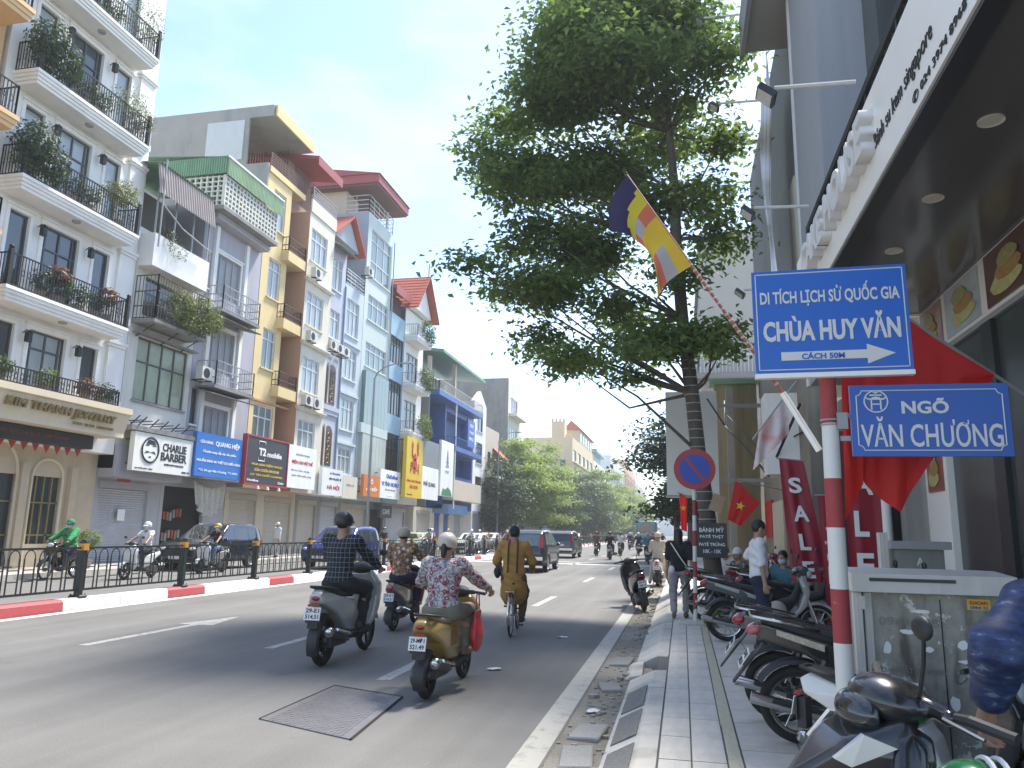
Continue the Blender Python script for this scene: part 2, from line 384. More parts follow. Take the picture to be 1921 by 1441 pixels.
def sheet(name, m, x0, x1, y0, y1, z, kind='structure', sub=1):
    b = MB(); b.box(x0, x1, y0, y1, z-.3, z); o = b.build(name, m); o['kind'] = kind; return o
g = MB(); g.box(-900, 900, -300, 3000, -.8, -.35); tag(g.build('ground', M_CONC), None, None, kind='structure')
sheet('road', M_ASPH, -11.42, -1.02, -25, 700, 0)
sheet('opposite_road', M_ASPH, -18.9, -11.68, -25, 700, -.004)
sheet('gutter', M_DIRT, -1.02, -.40, -25, 700, -.003)
fs_ = sheet('far_pavement', mat('far pavement', (.36, .335, .30), .8, var=.2, scale=1.5, bump=.2, dirt=.4), -30, -18.95, -25, 700, .14)
for i in range(60):
    if i < 40: pbox('kerb_stone', M_KERB, -18.95, -18.78, 10+i*1.5, 11.49+i*1.5, -.2, .15, fs_)
# near pavement: a joint-coloured bed with stones laid on it one by one
np_ = sheet('near_pavement', M_JOINT, -.33, 6, -12, 15.2, .132)
far_np = sheet('near_pavement_beyond', M_PAVE, -.33, 6, 15.2, 700, .138)
rnd = random.Random(3)
def stone(m, x0, x1, y0, y1, zt, par, gap=.006, tilt=.0015):
    o = pbox('paving_stone', m, x0+gap, x1-gap, y0+gap, y1-gap, .05, zt+rnd.uniform(-.002, .002), par)
    o.rotation_euler = (rnd.uniform(-tilt, tilt), rnd.uniform(-tilt, tilt), 0); return o
y = 2.6; L_ = .62
while y < 15.1:
    stone(M_PAVE, -.20, .025, y, min(y+L_, 15.18), .14, np_); stone(M_PAVE, .025, .262, y, min(y+L_, 15.18), .14, np_); y += L_
y = 2.8
while y < 15.1:
    pbox('guide_strip_stone', M_STRIP, .268+rnd.uniform(-.004, .004), .362, y+.002, min(y+1.0, 15.18)-.002, .05, .143, np_); y += 1.0
xs = [.372+.42*i for i in range(8)]
for i in range(7):
    y = 2.3+.13*i
    while y < 15.1:
        stone(M_PAVE2 if (i+int(y*3)) % 5 else M_PAVE, xs[i], xs[i+1], y, min(y+.42, 15.18), .14, np_); y += .42
# sloped kerb slabs between gutter and pavement, drain slabs set in them
y = 1.2; k = 0
while y < 40:
    ln = 1.0; dz = rnd.uniform(-.003, .003); b = MB(); broken = (k == 8)
    p = [(-.60, y+.003, -.1), (-.62, y+.003, .006+dz), (-.345, y+.003, .136+dz), (-.21, y+.003, .141+dz), (-.21, y+.003, -.1)]
    b.prism(p, (0, ln-.006, 0)); o = b.build('kerb_stone', M_KERB, np_)
    if broken: o.rotation_euler = (0, R(-9), R(1.5)); o.location = (-.02, .1, -.05)
    y += ln; k += 1
M_DRAIN = mat('drain slab dark', (.17, .165, .155), .7, var=.4, scale=30, bump=.6, bscale=120)
for (y0, y1) in ((6.35, 7.25), (7.42, 8.35), (5.1, 6.1)):
    b = MB(); s = .006
    b.prism([(-.585, y0, .026+s), (-.385, y0, .128+s), (-.385, y0, .10), (-.585, y0, 0)], (0, y1-y0, 0)); b.build('drain_slab', M_DRAIN, np_)
# gutter rubble: nobody could count it
rb = MB(); rr = random.Random(11)
for i in range(900):
    yy = 3.5+28*rr.random()**1.6; xx = rr.gauss(-.72, .14); s = rr.uniform(.006, .028)*(1 if rr.random() < .93 else 2.4)
    if xx > -.61 or xx < -1.05: continue
    a = rr.uniform(0, 6.28); pts = [(xx+s*math.cos(a+t)*rr.uniform(.7, 1.2), yy+s*math.sin(a+t)*rr.uniform(.7, 1.3), -.004) for t in (0, 1.3, 2.5, 3.7, 5.0)]
    rb.prism(pts, (0, 0, s*rr.uniform(.3, .9)))
tag(rb.build('gutter_rubble', mat('rubble', (.27, .25, .225), .9, var=.5, scale=8)), 'loose rubble and grit lying along the gutter', 'rubble', kind='stuff')
for (yy, l, w, a) in ((6.0, .5, .24, 5), (6.75, .42, .26, -7), (5.35, .55, .2, 3), (8.7, .35, .22, 14), (10.4, .5, .25, -5)):
    b = MB(); b.cham(-w/2, w/2, -l/2, l/2, 0, .035, .01); o = b.build('broken_slab', M_CONC)
    o.location = (-.80, yy, .0); o.rotation_euler = (R(2), R(-3), R(a)); tag(o, 'flat piece of broken grey concrete lying in the gutter', 'slab', 'broken concrete in the gutter')
# painted markings
def mark(name, m, x0, x1, y0, y1, z=.004):
    b = MB(); b.box(x0, x1, y0, y1, -.02, z); o = b.build(name, m); o['kind'] = 'structure'; return o
mark('edge_line_right', M_LINE3, -1.26, -1.04, 1, 150); mark('edge_line_left', M_LINE, -11.34, -11.14, 1, 300)
for k_ in range(14):
    mark('lane_dash', M_LINE2, -5.66, -5.52, 10.0+k_*7.5, 13.0+k_*7.5)
    mark('lane_dash', M_LINE2, -3.36, -3.20, 8.4+k_*9, 11.2+k_*9)
b = MB(); b.prism([(-8.12, 9.4, 0), (-7.97, 9.4, 0), (-7.97, 11.9, 0), (-7.72, 11.9, 0), (-8.02, 13.2, 0), (-8.36, 11.9, 0), (-8.12, 11.9, 0)], (0, 0, .004)); o = b.build('road_arrow', M_LINE2); o['kind'] = 'structure'
mark('stop_line', M_LINE, -11.0, -1.4, 40.5, 41.1); mark('stop_line_beyond', M_LINE, -11.0, -1.4, 43.2, 43.5)
# steel trench plate with raised tread
M_STEEL = mat('worn tread plate', (.16, .155, .165), .5, .35, var=.3, scale=9, dirt=.5, dcol=(.12, .10, .085))
pl = MB(); c = [(-3.62, 6.42), (-2.60, 6.03), (-2.76, 7.62), (-3.63, 7.92)]
pl.prism([(x, y, .001) for x, y in c], (0, 0, .009))
o = pl.build('trench_plate', M_STEEL); tag(o, 'grey steel tread plate laid over a cut in the asphalt', 'plate')
td = MB(); 
for i in range(24):
    for j in range(30):
        u, v = (i+.5)/24, (j+.5)/30
        if u < .1 or u > .93: continue
        x = (c[0][0]*(1-u)+c[1][0]*u)*(1-v)+(c[3][0]*(1-u)+c[2][0]*u)*v; yv = (c[0][1]*(1-u)+c[1][1]*u)*(1-v)+(c[3][1]*(1-u)+c[2][1]*u)*v
        a = .75 if (i+j) % 2 else -.75; dx, dy = .016*math.cos(a), .016*math.sin(a); wx, wy = -.004*math.sin(a), .004*math.cos(a)
        td.prism([(x-dx, yv-dy, .009), (x+wx, yv+wy, .009), (x+dx, yv+dy, .009), (x-wx, yv-wy, .009)], (0, 0, .004))
td.build('tread', M_STEEL, o)['kind'] = 'stuff'
bd = MB(); 
for p, q in ((c[0], c[3]), (c[3], c[2]), (c[1], c[2])): bd.tube([(p[0], p[1], .006), ((p[0]+q[0])/2, (p[1]+q[1])/2, .007), (q[0], q[1], .006)], .012, 5)
bd.build('plate_edge_seam', mat('bitumen', (.02, .02, .02), .6), o)
# paper scraps on the road
for (x, y, a, l, kind) in ((-2.25, 9.4, 30, 'white paper scrap on the asphalt beyond the yellow scooter', 'w'), (-.86, 7.55, 70, 'crumpled white wrapper lying in the gutter by the drain slab', 'w'), (-1.9, 12.5, 10, 'small paper scrap on the asphalt near the bicycle', 'w')):
    b = MB(); n = 5; pts = []
    for i in range(n):
        for j in range(n): pts.append(((i/4-.5)*.16, (j/4-.5)*.09, .008+.018*rr.random()))
    b._add(pts, [(i*n+j, i*n+j+1, (i+1)*n+j+1, (i+1)*n+j) for i in range(4) for j in range(4)])
    o = b.build('paper_scrap', mat('paper', (.72, .72, .70), .8)); o.location = (x, y, .0); o.rotation_euler = (0, 0, R(a)); tag(o, l, 'litter')
# ------------------------------------------------------------------ divider kerb and railing
dv = MB(); dv.box(-11.66, -11.44, -25, 700, -.3, .10); dvo = dv.build('divider', M_CONC); dvo['kind'] = 'structure'
y = 6.9; i = 0
while y < 150:
    ln = 1.38 if i % 3 == 0 else 1.53; m = M_KRED if i % 3 == 0 else M_KWHT
    if y < 75:
        b = MB(); c_ = .045; b.prism([(-11.71, 0, -.1), (-11.71, 0, .22-c_), (-11.71+c_, 0, .22), (-11.42-c_, 0, .22), (-11.42, 0, .22-c_), (-11.40, 0, -.1)], (0, ln-.012, 0))
        o = b.build('kerb_block', m, dvo); o.location = (0, y, rnd.uniform(-.006, .006))
    else: pbox('kerb_block', m, -11.71, -11.41, y, y+ln-.01, -.1, .22, dvo)
    y += ln; i += 1
M_IRON = mat('railing paint dark green', (.018, .024, .024), .45, .2, var=.3, scale=12)
M_REFL = mat('amber reflector', (.55, .26, .03), .4)
PST = 3.18
def make_post():
    t = Thing('railing_post', '', 'post'); b = MB(); b.box(-.06, .06, -.05, .05, .0, 1.06); b.box(-.03, .03, -.03, .03, 1.06, 1.10); t.add(b, 'shaft', M_IRON)
    b = MB(); b.cham(-.13, .13, -.10, .10, 0, .05, .02)
    for sx in (-1, 1):
        for sy in (-1, 1): b.lathe([(0, .07), (.014, .07), (.014, .05)], 'z', 6, (sx*.1, sy*.075, 0))
    t.add(b, 'foot_plate', M_IRON)
    b = MB(); b.box(-.075, .075, -.065, .065, .90, 1.03); t.add(b, 'reflector', M_REFL); return t
_BAR = MB(); _BAR.box(-.011, .011, -.009, .009, -.5, .5); _bar_me = _BAR.mesh('bar', [M_IRON])
def make_panel(detail=True):
    """one span of railing, local y = 0..3.02"""
    t = Thing('street_railing', '', 'railing'); W = PST-.16
    b = MB(); b.box(-.022, .022, 0, W, .80, .84); t.add(b, 'rail', M_IRON); b = MB(); b.box(-.022, .022, 0, W, .0, .04); t.add(b, 'rail', M_IRON)
    n = 9; w = W/n; bars = MB()
    for i in range(n):
        y0 = i*w+.05; y1 = (i+1)*w-.05
        for yy in (y0, y1):
            if detail:
                o = bpy.data.objects.new('bar', _bar_me); COL.objects.link(o); o.parent = t.root; o.location = (0, yy, .34); o.scale = (1, 1, .62)
            else: bars.box(-.011, .011, yy-.009, yy+.009, .03, .65)
        a = MB(); r = (y1-y0)/2; a.tube([(0, (y0+y1)/2-r*math.cos(th), .65+r*1.25*math.sin(th)) for th in [math.pi*q/8 for q in range(9)]], .010, 5)
        for zz in (.24, .44): a.box(-.009, .009, y0, y1, zz, zz+.018)
        if detail: t.add(a, 'arch', M_IRON)
        else: bars.v, bars.f, bars.m = bars.v+a.v, bars.f+[tuple(q+len(bars.v) for q in f) for f in a.f], bars.m+a.m
    if not detail: t.add(bars, 'bars', M_IRON)['kind'] = 'stuff'
    return t
pA, pB, po = make_panel(True), make_panel(False), make_post()
spots = [13.23-2*PST+PST*i for i in range(48)]
posts_l = []
near_names = {13.23: 'beside the rider in a green raincoat', 16.41: 'beside the rider in a white shirt', 19.59: 'between the black car and the blue car', 22.77: 'in front of the blue car'}
for i, yy in enumerate(spots):
    r = po.root if i == 0 else copy_tree(po.root); r.location = (-11.57, yy, .215)
    tag(r, 'dark green railing post with amber reflector on the red and white divider', 'post', 'posts of the divider railing')
    src = pA if i < 9 else pB
    q = src.root if (i == 0 or i == 9) else copy_tree(src.root); q.location = (-11.57, yy+.08, .34)
    tag(q, 'dark green railing panel of twin bars and arches along the divider' if i < 9 else 'dark railing panel on the divider far down the street', 'railing', 'panels of the divider railing' if i < 9 else 'far panels of the divider railing')
# ================================================================== BUILDING KIT (street coordinates)
FX = -21.0
def plaster(name, col, dirt=.3, var=.07): return mat(name, col, .85, var=var, scale=1.3, bump=.12, bscale=40, dirt=dirt, dcol=tuple(v*.45 for v in col), dscale=.9)
M_WHITE = plaster('white plaster', (.80, .785, .75), .25); M_CREAM = plaster('cream plaster', (.66, .56, .40), .15)
M_GLASS = mat('window glass', (.035, .05, .055), .06, var=.5, scale=.7, spec=.9)
M_GLASSL = mat('pale curtained glass', (.30, .35, .36), .10, var=.35, scale=1.4, spec=.9)
M_GLASSG = mat('green tinted glass', (.16, .22, .20), .09, var=.4, scale=1.2, spec=.9)
M_DGREY = mat('anthracite frame', (.06, .065, .07), .5, var=.1); M_FWHITE = mat('white frame', (.70, .71, .70), .5, var=.06)
M_FGREY = mat('grey frame', (.32, .33, .34), .6, var=.1); M_BLACKI = mat('black wrought iron', (.012, .012, .014), .5, .2, var=.2)
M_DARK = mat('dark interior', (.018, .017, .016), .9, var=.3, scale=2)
M_CEM = plaster('raw cement', (.30, .295, .28), .55, .14); M_STAINED = plaster('stained cement', (.24, .235, .22), .8, .2)
M_ACW = mat('air conditioner casing', (.60, .59, .55), .55, var=.08); M_BLACK = mat('matt black', (.02, .02, .02), .6)
M_SHUT = mat('shutter steel grey', (.40, .40, .42), .5, .25, var=.1, scale=2, dirt=.25)
M_REDT = mat('red roof tile', (.42, .10, .06), .8, var=.3, scale=7); M_REDM = mat('red metal roof', (.33, .075, .07), .55, var=.15, scale=2)
M_WOODB = mat('brown lattice', (.14, .075, .055), .6, var=.2)
def corr(name, col, period=.18, axis=1, rough=.5):
    if name in MATS: return MATS[name]
    m = mat(name, col, rough, .15, var=.2, scale=2.5, dirt=.45, dcol=tuple(v*.5 for v in col), dscale=2); return m
def holes_wall(b, x, y0, y1, z0, z1, holes, depth=.16, mi=0):
    ys = sorted({y0, y1, *[min(max(v, y0), y1) for h in holes for v in h[:2]]}); zs = sorted({z0, z1, *[min(max(v, z0), z1) for h in holes for v in h[2:]]})
    for i in range(len(ys)-1):
        for j in range(len(zs)-1):
            a, c = (ys[i]+ys[i+1])/2, (zs[j]+zs[j+1])/2
            if any(h[0] < a < h[1] and h[2] < c < h[3] for h in holes): continue
            b.quad((x, ys[i], zs[j]), (x, ys[i+1], zs[j]), (x, ys[i+1], zs[j+1]), (x, ys[i], zs[j+1]), mi)
    for (a, c, e, f) in holes:
        q = x-depth
        b.quad((x, a, e), (x, a, f), (q, a, f), (q, a, e), mi); b.quad((x, c, f), (x, c, e), (q, c, e), (q, c, f), mi)
        b.quad((x, a, f), (x, c, f), (q, c, f), (q, a, f), mi); b.quad((x, c, e), (x, a, e), (q, a, e), (q, c, e), mi)
class Bld(Thing):
    def __init__(s, name, label, y0, cat='building', x=FX): super().__init__(name, label, cat, (x, y0, 0.14), world=True); s.x = x
    def body(s, m, y0, y1, z0, z1, holes=(), x=None, deep=9., depth=.16, name='wall', sides=True, msel=None):
        x = s.x if x is None else x; b = MB(); holes_wall(b, x, y0, y1, z0, z1, list(holes), depth)
        q = x-deep
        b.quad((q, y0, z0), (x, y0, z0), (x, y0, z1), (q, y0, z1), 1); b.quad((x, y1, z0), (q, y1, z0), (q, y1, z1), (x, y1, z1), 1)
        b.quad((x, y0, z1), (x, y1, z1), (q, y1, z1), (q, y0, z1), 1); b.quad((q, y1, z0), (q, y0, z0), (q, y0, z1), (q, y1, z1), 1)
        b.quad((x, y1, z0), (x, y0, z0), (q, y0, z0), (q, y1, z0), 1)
        return s.add(b, name, [m, msel or m])
    def window(s, y0, y1, z0, z1, x=None, cols=2, trans=0., fm=None, gm=None, rec=.10, fw=.06, name='window', sill=True, casing=0., cm=None, zs=None, door=False):
        x = s.x if x is None else x; fm = fm or M_FWHITE; gm = gm or M_GLASSL; xf = x-rec
        ys = [y0+(y1-y0)*i/cols for i in range(cols+1)] if isinstance(cols, int) else [y0+(y1-y0)*c for c in cols]
        zz = zs and [z0+(z1-z0)*c for c in zs] or ([z0, z1] if not trans else [z0, z0+(z1-z0)*(1-trans), z1])
        b = MB(); h = fw/2
        for v in (z0, z1): b.box(xf-.04, xf+.03, y0, y1, v if v == z0 else v-fw, v+fw if v == z0 else v)
        for i, v in enumerate(ys):
            a, c = (v, v+fw) if i == 0 else ((v-fw, v) if i == len(ys)-1 else (v-h, v+h)); b.box(xf-.038, xf+.028, a, c, z0+fw*.5, z1-fw*.5)
        for v in zz[1:-1]: b.box(xf-.036, xf+.026, y0+fw*.5, y1-fw*.5, v-h, v+h)
        w = s.add(b, name, fm); w['kind'] = 'part'; del w['kind']
        for i in range(len(ys)-1):
            for j in range(len(zz)-1): s.box('pane', gm, xf-.025-.006*((i+j) % 2), xf-.012-.004*((i*2+j) % 3), ys[i]+h*.6, ys[i+1]-h*.6, zz[j]+h*.6, zz[j+1]-h*.6, w)
        if sill: s.box('sill', cm or M_FWHITE, x-.02, x+.09, y0-.07, y1+.07, z0-.08, z0-.004, w)
        if casing:
            c = MB(); k = casing; c.box(x-.01, x+.05, y0-k, y0-.003, z0, z1+k); c.box(x-.01, x+.05, y1+.003, y1+k, z0, z1+k); c.box(x-.01, x+.052, y0-.003, y1+.003, z1+.003, z1+k); c.box(x+.0, x+.10, y0-k-.04, y1+k+.04, z1+k+.002, z1+k+.07)
            s.add(c, 'casing', cm or s_mat(w), w)['kind'] = 'stuff'
        return w
    def rail(s, x0, x1, y0, y1, z0, z1, m=None, step=.13, r=.011, mid=(), name='railing', parent=None, sides=True, scroll=False):
        """front at x1, returns back to x0"""
        m = m or M_BLACKI; b = MB(); h = .02
        runs = [((x1, y0), (x1, y1))]+([((x0, y0), (x1, y0)), ((x0, y1), (x1, y1))] if sides else [])
        for (a, c) in runs:
            ln = math.dist(a, c); n = max(2, int(ln/step))
            for zz in (z0+.06, z1, *mid): b.box(min(a[0], c[0])-h, max(a[0], c[0])+h, min(a[1], c[1])-h, max(a[1], c[1])+h, zz-h, zz+h)
            for i in range(n+1):
                u = i/n; px, py = a[0]+(c[0]-a[0])*u, a[1]+(c[1]-a[1])*u; rr_ = r*1.9 if i in (0, n) else r
                b.box(px-rr_, px+rr_, py-rr_, py+rr_, z0, z1)
                if scroll and i < n and i % 2 == 0:
                    qx, qy = a[0]+(c[0]-a[0])*(i+.5)/n, a[1]+(c[1]-a[1])*(i+.5)/n; d = .05; zc = (z0+z1)/2
                    dx, dy = (c[0]-a[0])/ln*d, (c[1]-a[1])/ln*d
                    b.tube([(qx, qy, zc-.13), (qx+dx, qy+dy, zc), (qx, qy, zc+.13), (qx-dx, qy-dy, zc), (qx, qy, zc-.13)], .009, 4, cap=False)
        o = s.add(b, name, m, parent); o['kind'] = 'stuff'; return o
    def slab(s, m, x0, x1, y0, y1, z0, z1, name='balcony_slab', steps=0):
        b = MB()
        if steps:
            n = steps; d = (z1-z0)/n
            for i in range(n): e = .05*(n-1-i); b.box(x0, x1-e, y0+e, y1-e, z0+d*i+(.002 if i else 0), z0+d*(i+1))
            o = s.add(b, name, m); return o
        b.box(x0, x1, y0, y1, z0, z1); return s.add(b, name, m)
    def shutter(s, m, x, y0, y1, z0, z1, pitch=.09):
        b = MB(); n = int((z1-z0)/pitch)
        for i in range(n):
            za = z0+(z1-z0)*i/n; zb = z0+(z1-z0)*(i+1)/n; zm = (za+zb)/2
            b.quad((x, y0, za), (x, y1, za), (x+.018, y1, zm), (x+.018, y0, zm)); b.quad((x+.018, y0, zm), (x+.018, y1, zm), (x, y1, zb), (x, y0, zb))
        o = s.add(b, 'roller_shutter', m); s.box('shutter_box', m, x-.02, x+.14, y0-.04, y1+.04, z1, z1+.28, o); return o
    def corrug(s, name, m, p0, u, v, w, h, pitch=.16, amp=.025):
        """corrugated sheet: origin p0, ribs run along v; width w along u"""
        u = Vector(u).normalized(); v = Vector(v).normalized(); n = u.cross(v); b = MB(); k = int(w/pitch*4); vs = []; p0 = Vector(p0)
        for i in range(k+1):
            d = amp*(1 if (i//2) % 2 else -1); a = p0+u*(w*i/k)+n*d; vs += [tuple(a), tuple(a+v*h)]
        b._add(vs, [(2*i, 2*i+2, 2*i+3, 2*i+1) for i in range(k)]); return s.add(b, name, m)
def s_mat(o): return o.data.materials[0]
def ac_unit(x, y, z, label, w=.85, face='x', grp='air conditioner condensers on the facades'):
    t = Thing('air_conditioner', label, 'air conditioner', (x, y, z), 0, grp); b = MB(); b.box(-.16, .16, -w/2, w/2, 0, .56); t.add(b, 'casing', M_ACW)
    b = MB(); b.lathe([(.0, .172), (.20, .172), (.225, .168), (.225, .158)], 'x', 14, (0, -w*.14, .28)); t.add(b, 'fan_grille', M_BLACK)
    b = MB(); b.box(-.45, .14, -w*.36, -w*.3, -.05, -.001); b.box(-.45, .14, w*.3, w*.36, -.05, -.001); b.box(-.45, -.4, -w*.36, w*.36, -.055, -.004); t.add(b, 'bracket', M_BLACKI)
    return t
def leaf_mesh(name, C, N, size, m, rng, fold=.25, aspect=.5):
    """one mesh of small folded leaves at points C with rough facing N"""
    n = len(C); N = N/np.maximum(np.linalg.norm(N, axis=1), 1e-6)[:, None]
    t = rng.normal(size=(n, 3)); t -= (t*N).sum(1)[:, None]*N; t /= np.maximum(np.linalg.norm(t, axis=1), 1e-6)[:, None]; s = np.cross(N, t)
    L_ = size*rng.uniform(.7, 1.3, n)[:, None]; W_ = L_*aspect
    v = np.stack([C-t*L_*.5, C+s*W_*.5+N*W_*fold, C+t*L_*.5, C-s*W_*.5+N*W_*fold], 1).reshape(-1, 3)
    q = np.arange(4*n).reshape(n, 4); f = np.concatenate([q[:, [0, 1, 2]], q[:, [0, 2, 3]]]); return np_mesh(name, v, f, [m], smooth=False)
def leaf_mat(name, c0, c1, trans=.35):
    if name in MATS: return MATS[name]
    m, nt, N, L, P = _new(name); tc = N.new('ShaderNodeTexCoord'); n = N.new('ShaderNodeTexNoise'); n.inputs['Scale'].default_value = 2.3; n.inputs['Detail'].default_value = 6; L.new(tc.outputs['Object'], n.inputs['Vector'])
    c = ramp(N, L, n.outputs['Fac'], [(.32, c0), (.68, c1)]); L.new(c, P.inputs['Base Color']); P.inputs['Roughness'].default_value = .5; P.inputs['Specular IOR Level'].default_value = .35
    tr = N.new('ShaderNodeBsdfTranslucent'); hs = N.new('ShaderNodeHueSaturation'); hs.inputs['Value'].default_value = 1.5; hs.inputs['Hue'].default_value = .485; L.new(c, hs.inputs['Color']); L.new(hs.outputs[0], tr.inputs['Color'])
    mx = N.new('ShaderNodeMixShader'); mx.inputs[0].default_value = trans; L.new(P.outputs[0], mx.inputs[1]); L.new(tr.outputs[0], mx.inputs[2]); L.new(mx.outputs[0], N['Material Output'].inputs[0]); MATS[name] = m; return m
M_LEAFD = leaf_mat('dark green leaves', (.022, .045, .014), (.05, .085, .028)); M_LEAFM = leaf_mat('mid green leaves', (.04, .08, .018), (.085, .15, .035))
M_LEAFY = leaf_mat('yellow green leaves', (.08, .13, .02), (.15, .20, .05)); M_LEAFR = leaf_mat('reddish leaves', (.10, .05, .02), (.20, .10, .05))
M_BARK = mat('bark', (.10, .085, .068), .9, var=.35, scale=9, bump=.8, bscale=25); M_POT = mat('pot glaze', (.30, .25, .2), .5, var=.2)
_rg = np.random.default_rng(5)
def plant(name, label, loc, blobs, m, leaf=.12, dens=260, pot=True, group=None, cat='plant', trunk=None, up=.4):
    """blobs: list of (centre, radii) in local metres"""
    t = Thing(name, label, cat, loc, 0, group); C = []; Nn = []
    for c, r in blobs:
        n = max(20, int(dens*(r[0]*r[1]+r[1]*r[2]+r[0]*r[2])*1.4)); d = _rg.normal(size=(n, 3)); d /= np.linalg.norm(d, axis=1)[:, None]
        rad = _rg.uniform(.25, 1, n)**.45*(1+.18*np.sin(d[:, 0]*7+d[:, 2]*5)); C.append(np.array(c)+d*np.array(r)*rad[:, None]); Nn.append(d+np.array([0, 0, up])+_rg.normal(size=(n, 3))*.5)
    obj_of(leaf_mesh('foliage', np.concatenate(C), np.concatenate(Nn), leaf, m, _rg), 'foliage', t.root)
    if pot: b = MB(); b.lathe([(0, 0), (.13, 0), (.18, .26), (.2, .28), (.16, .28), (0, .25)], 'z', 10); t.add(b, 'pot', M_POT, smooth=40)
    b = MB()
    for c, r in blobs: b.tube([(0, 0, .1), (c[0]*.4, c[1]*.4, c[2]*.5), tuple(c)], [.025, .018, .008], 5)
    t.add(b, 'stem', M_BARK)['kind'] = 'stuff'; return t
def signboard(name, label, x, y0, y1, z0, z1, m, lines=(), thick=.22, rim=None, group='shop signs along the far pavement', legs=True, cat='sign'):
    """lines: (string, material, y-centre frac, z-centre frac, width frac, height frac, bold)"""
    t = Thing(name, label, cat, (x, (y0+y1)/2, z0), world=True, group=group)
    b = MB(); b.box(x-thick, x, y0, y1, z0, z1); t.add(b, 'board', m)
    if rim:
        b = MB(); k = .07; b.box(x-thick-.01, x+.03, y0-k, y0, z0-k, z1+k); b.box(x-thick-.01, x+.03, y1, y1+k, z0-k, z1+k); b.box(x-thick-.01, x+.028, y0, y1, z1, z1+k); b.box(x-thick-.01, x+.028, y0, y1, z0-k, z0); t.add(b, 'rim', rim)
    if legs:
        b = MB()
        for yy in (y0+.25, y1-.25): b.box(x-thick-.9, x-thick+.02, yy-.025, yy+.025, z1-.3, z1-.25); b.box(x-thick-.9, x-thick+.02, yy-.025, yy+.025, z0+.25, z0+.3)
        t.add(b, 'bracket', M_BLACKI)['kind'] = 'stuff'
    W, H = y1-y0, z1-z0
    for (s, lm, cy, cz, w, h, bo) in lines:
        text(s, lm, t.root, (x+.006, y0+W*cy, z0+H*cz), (0, 1, 0), (0, 0, 1), W*w, H*h, bold=bo, off=t.off, thick=.012)
    return t
def ink(name, c): return mat('ink '+name, c, .6, var=0)
I_W = ink('white', (.84, .84, .82)); I_K = ink('black', (.02, .02, .02)); I_R = ink('red', (.50, .03, .03)); I_Y = ink('yellow', (.70, .48, .06)); I_B = ink('blue', (.03, .12, .42)); I_G = ink('grey', (.3, .3, .3)); I_GR = ink('green', (.05, .22, .09))
def pnl(name, c, **k): return mat('sign face '+name, c, k.pop('rough', .5), var=.05, scale=1.2, dirt=.12, **k)
# ================================================================== FAR SIDE BUILDINGS
M_YEL = plaster('yellow plaster', (.72, .56, .29), .25); M_ORA = plaster('orange plaster', (.52, .29, .17), .3)
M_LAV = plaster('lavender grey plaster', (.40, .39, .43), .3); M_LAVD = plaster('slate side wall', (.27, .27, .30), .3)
M_PBL = plaster('pale blue plaster', (.50, .57, .61), .35); M_LVB = plaster('lilac blue plaster', (.46, .49, .57), .35)
M_SKYB = plaster('sky blue plaster', (.32, .49, .60), .35); M_ROYAL = mat('royal blue paint', (.045, .115, .34), .5, var=.2, scale=2)
M_BEIGE = plaster('beige plaster', (.55, .48, .38), .3); M_IVORY = plaster('ivory plaster', (.66, .62, .52), .25)
M_STONE = mat('cream shopfront stone', (.52, .42, .29), .45, var=.16, scale=2.5, dirt=.15); M_GREENM = corr('green corrugated sheet', (.16, .30, .20)); M_GREENL = corr('pale green corrugated sheet', (.36, .48, .28)); M_GREYC = corr('weathered pink grey corrugated sheet', (.36, .30, .27))
M_GOLD = mat('brass letters', (.30, .23, .10), .4, .5, var=.2)
# ---- A: orange house at the frame edge
A = Bld('orange_house', 'orange house with moulded balconies and a thin iron rail beside the white building', 11.5)
A.body(plaster('apricot plaster', (.62, .40, .20), .15), 9.0, 17.95, .14, 25, [(14.2, 15.6, 7.2+3.75*i, 9.4+3.75*i) for i in range(4)])
for i in range(4): A.window(14.2, 15.6, 7.2+3.75*i, 9.4+3.75*i, cols=2, trans=.25, fm=M_DGREY, gm=M_GLASS)
for i in range(5):
    z = 6.5+3.7*i; A.slab(plaster('apricot trim', (.68, .46, .24), .12), FX, -19.7, 9.2, 17.75, z-.45, z, steps=3); A.rail(FX, -19.8, 9.3, 17.65, z, z+1.0, scroll=True)
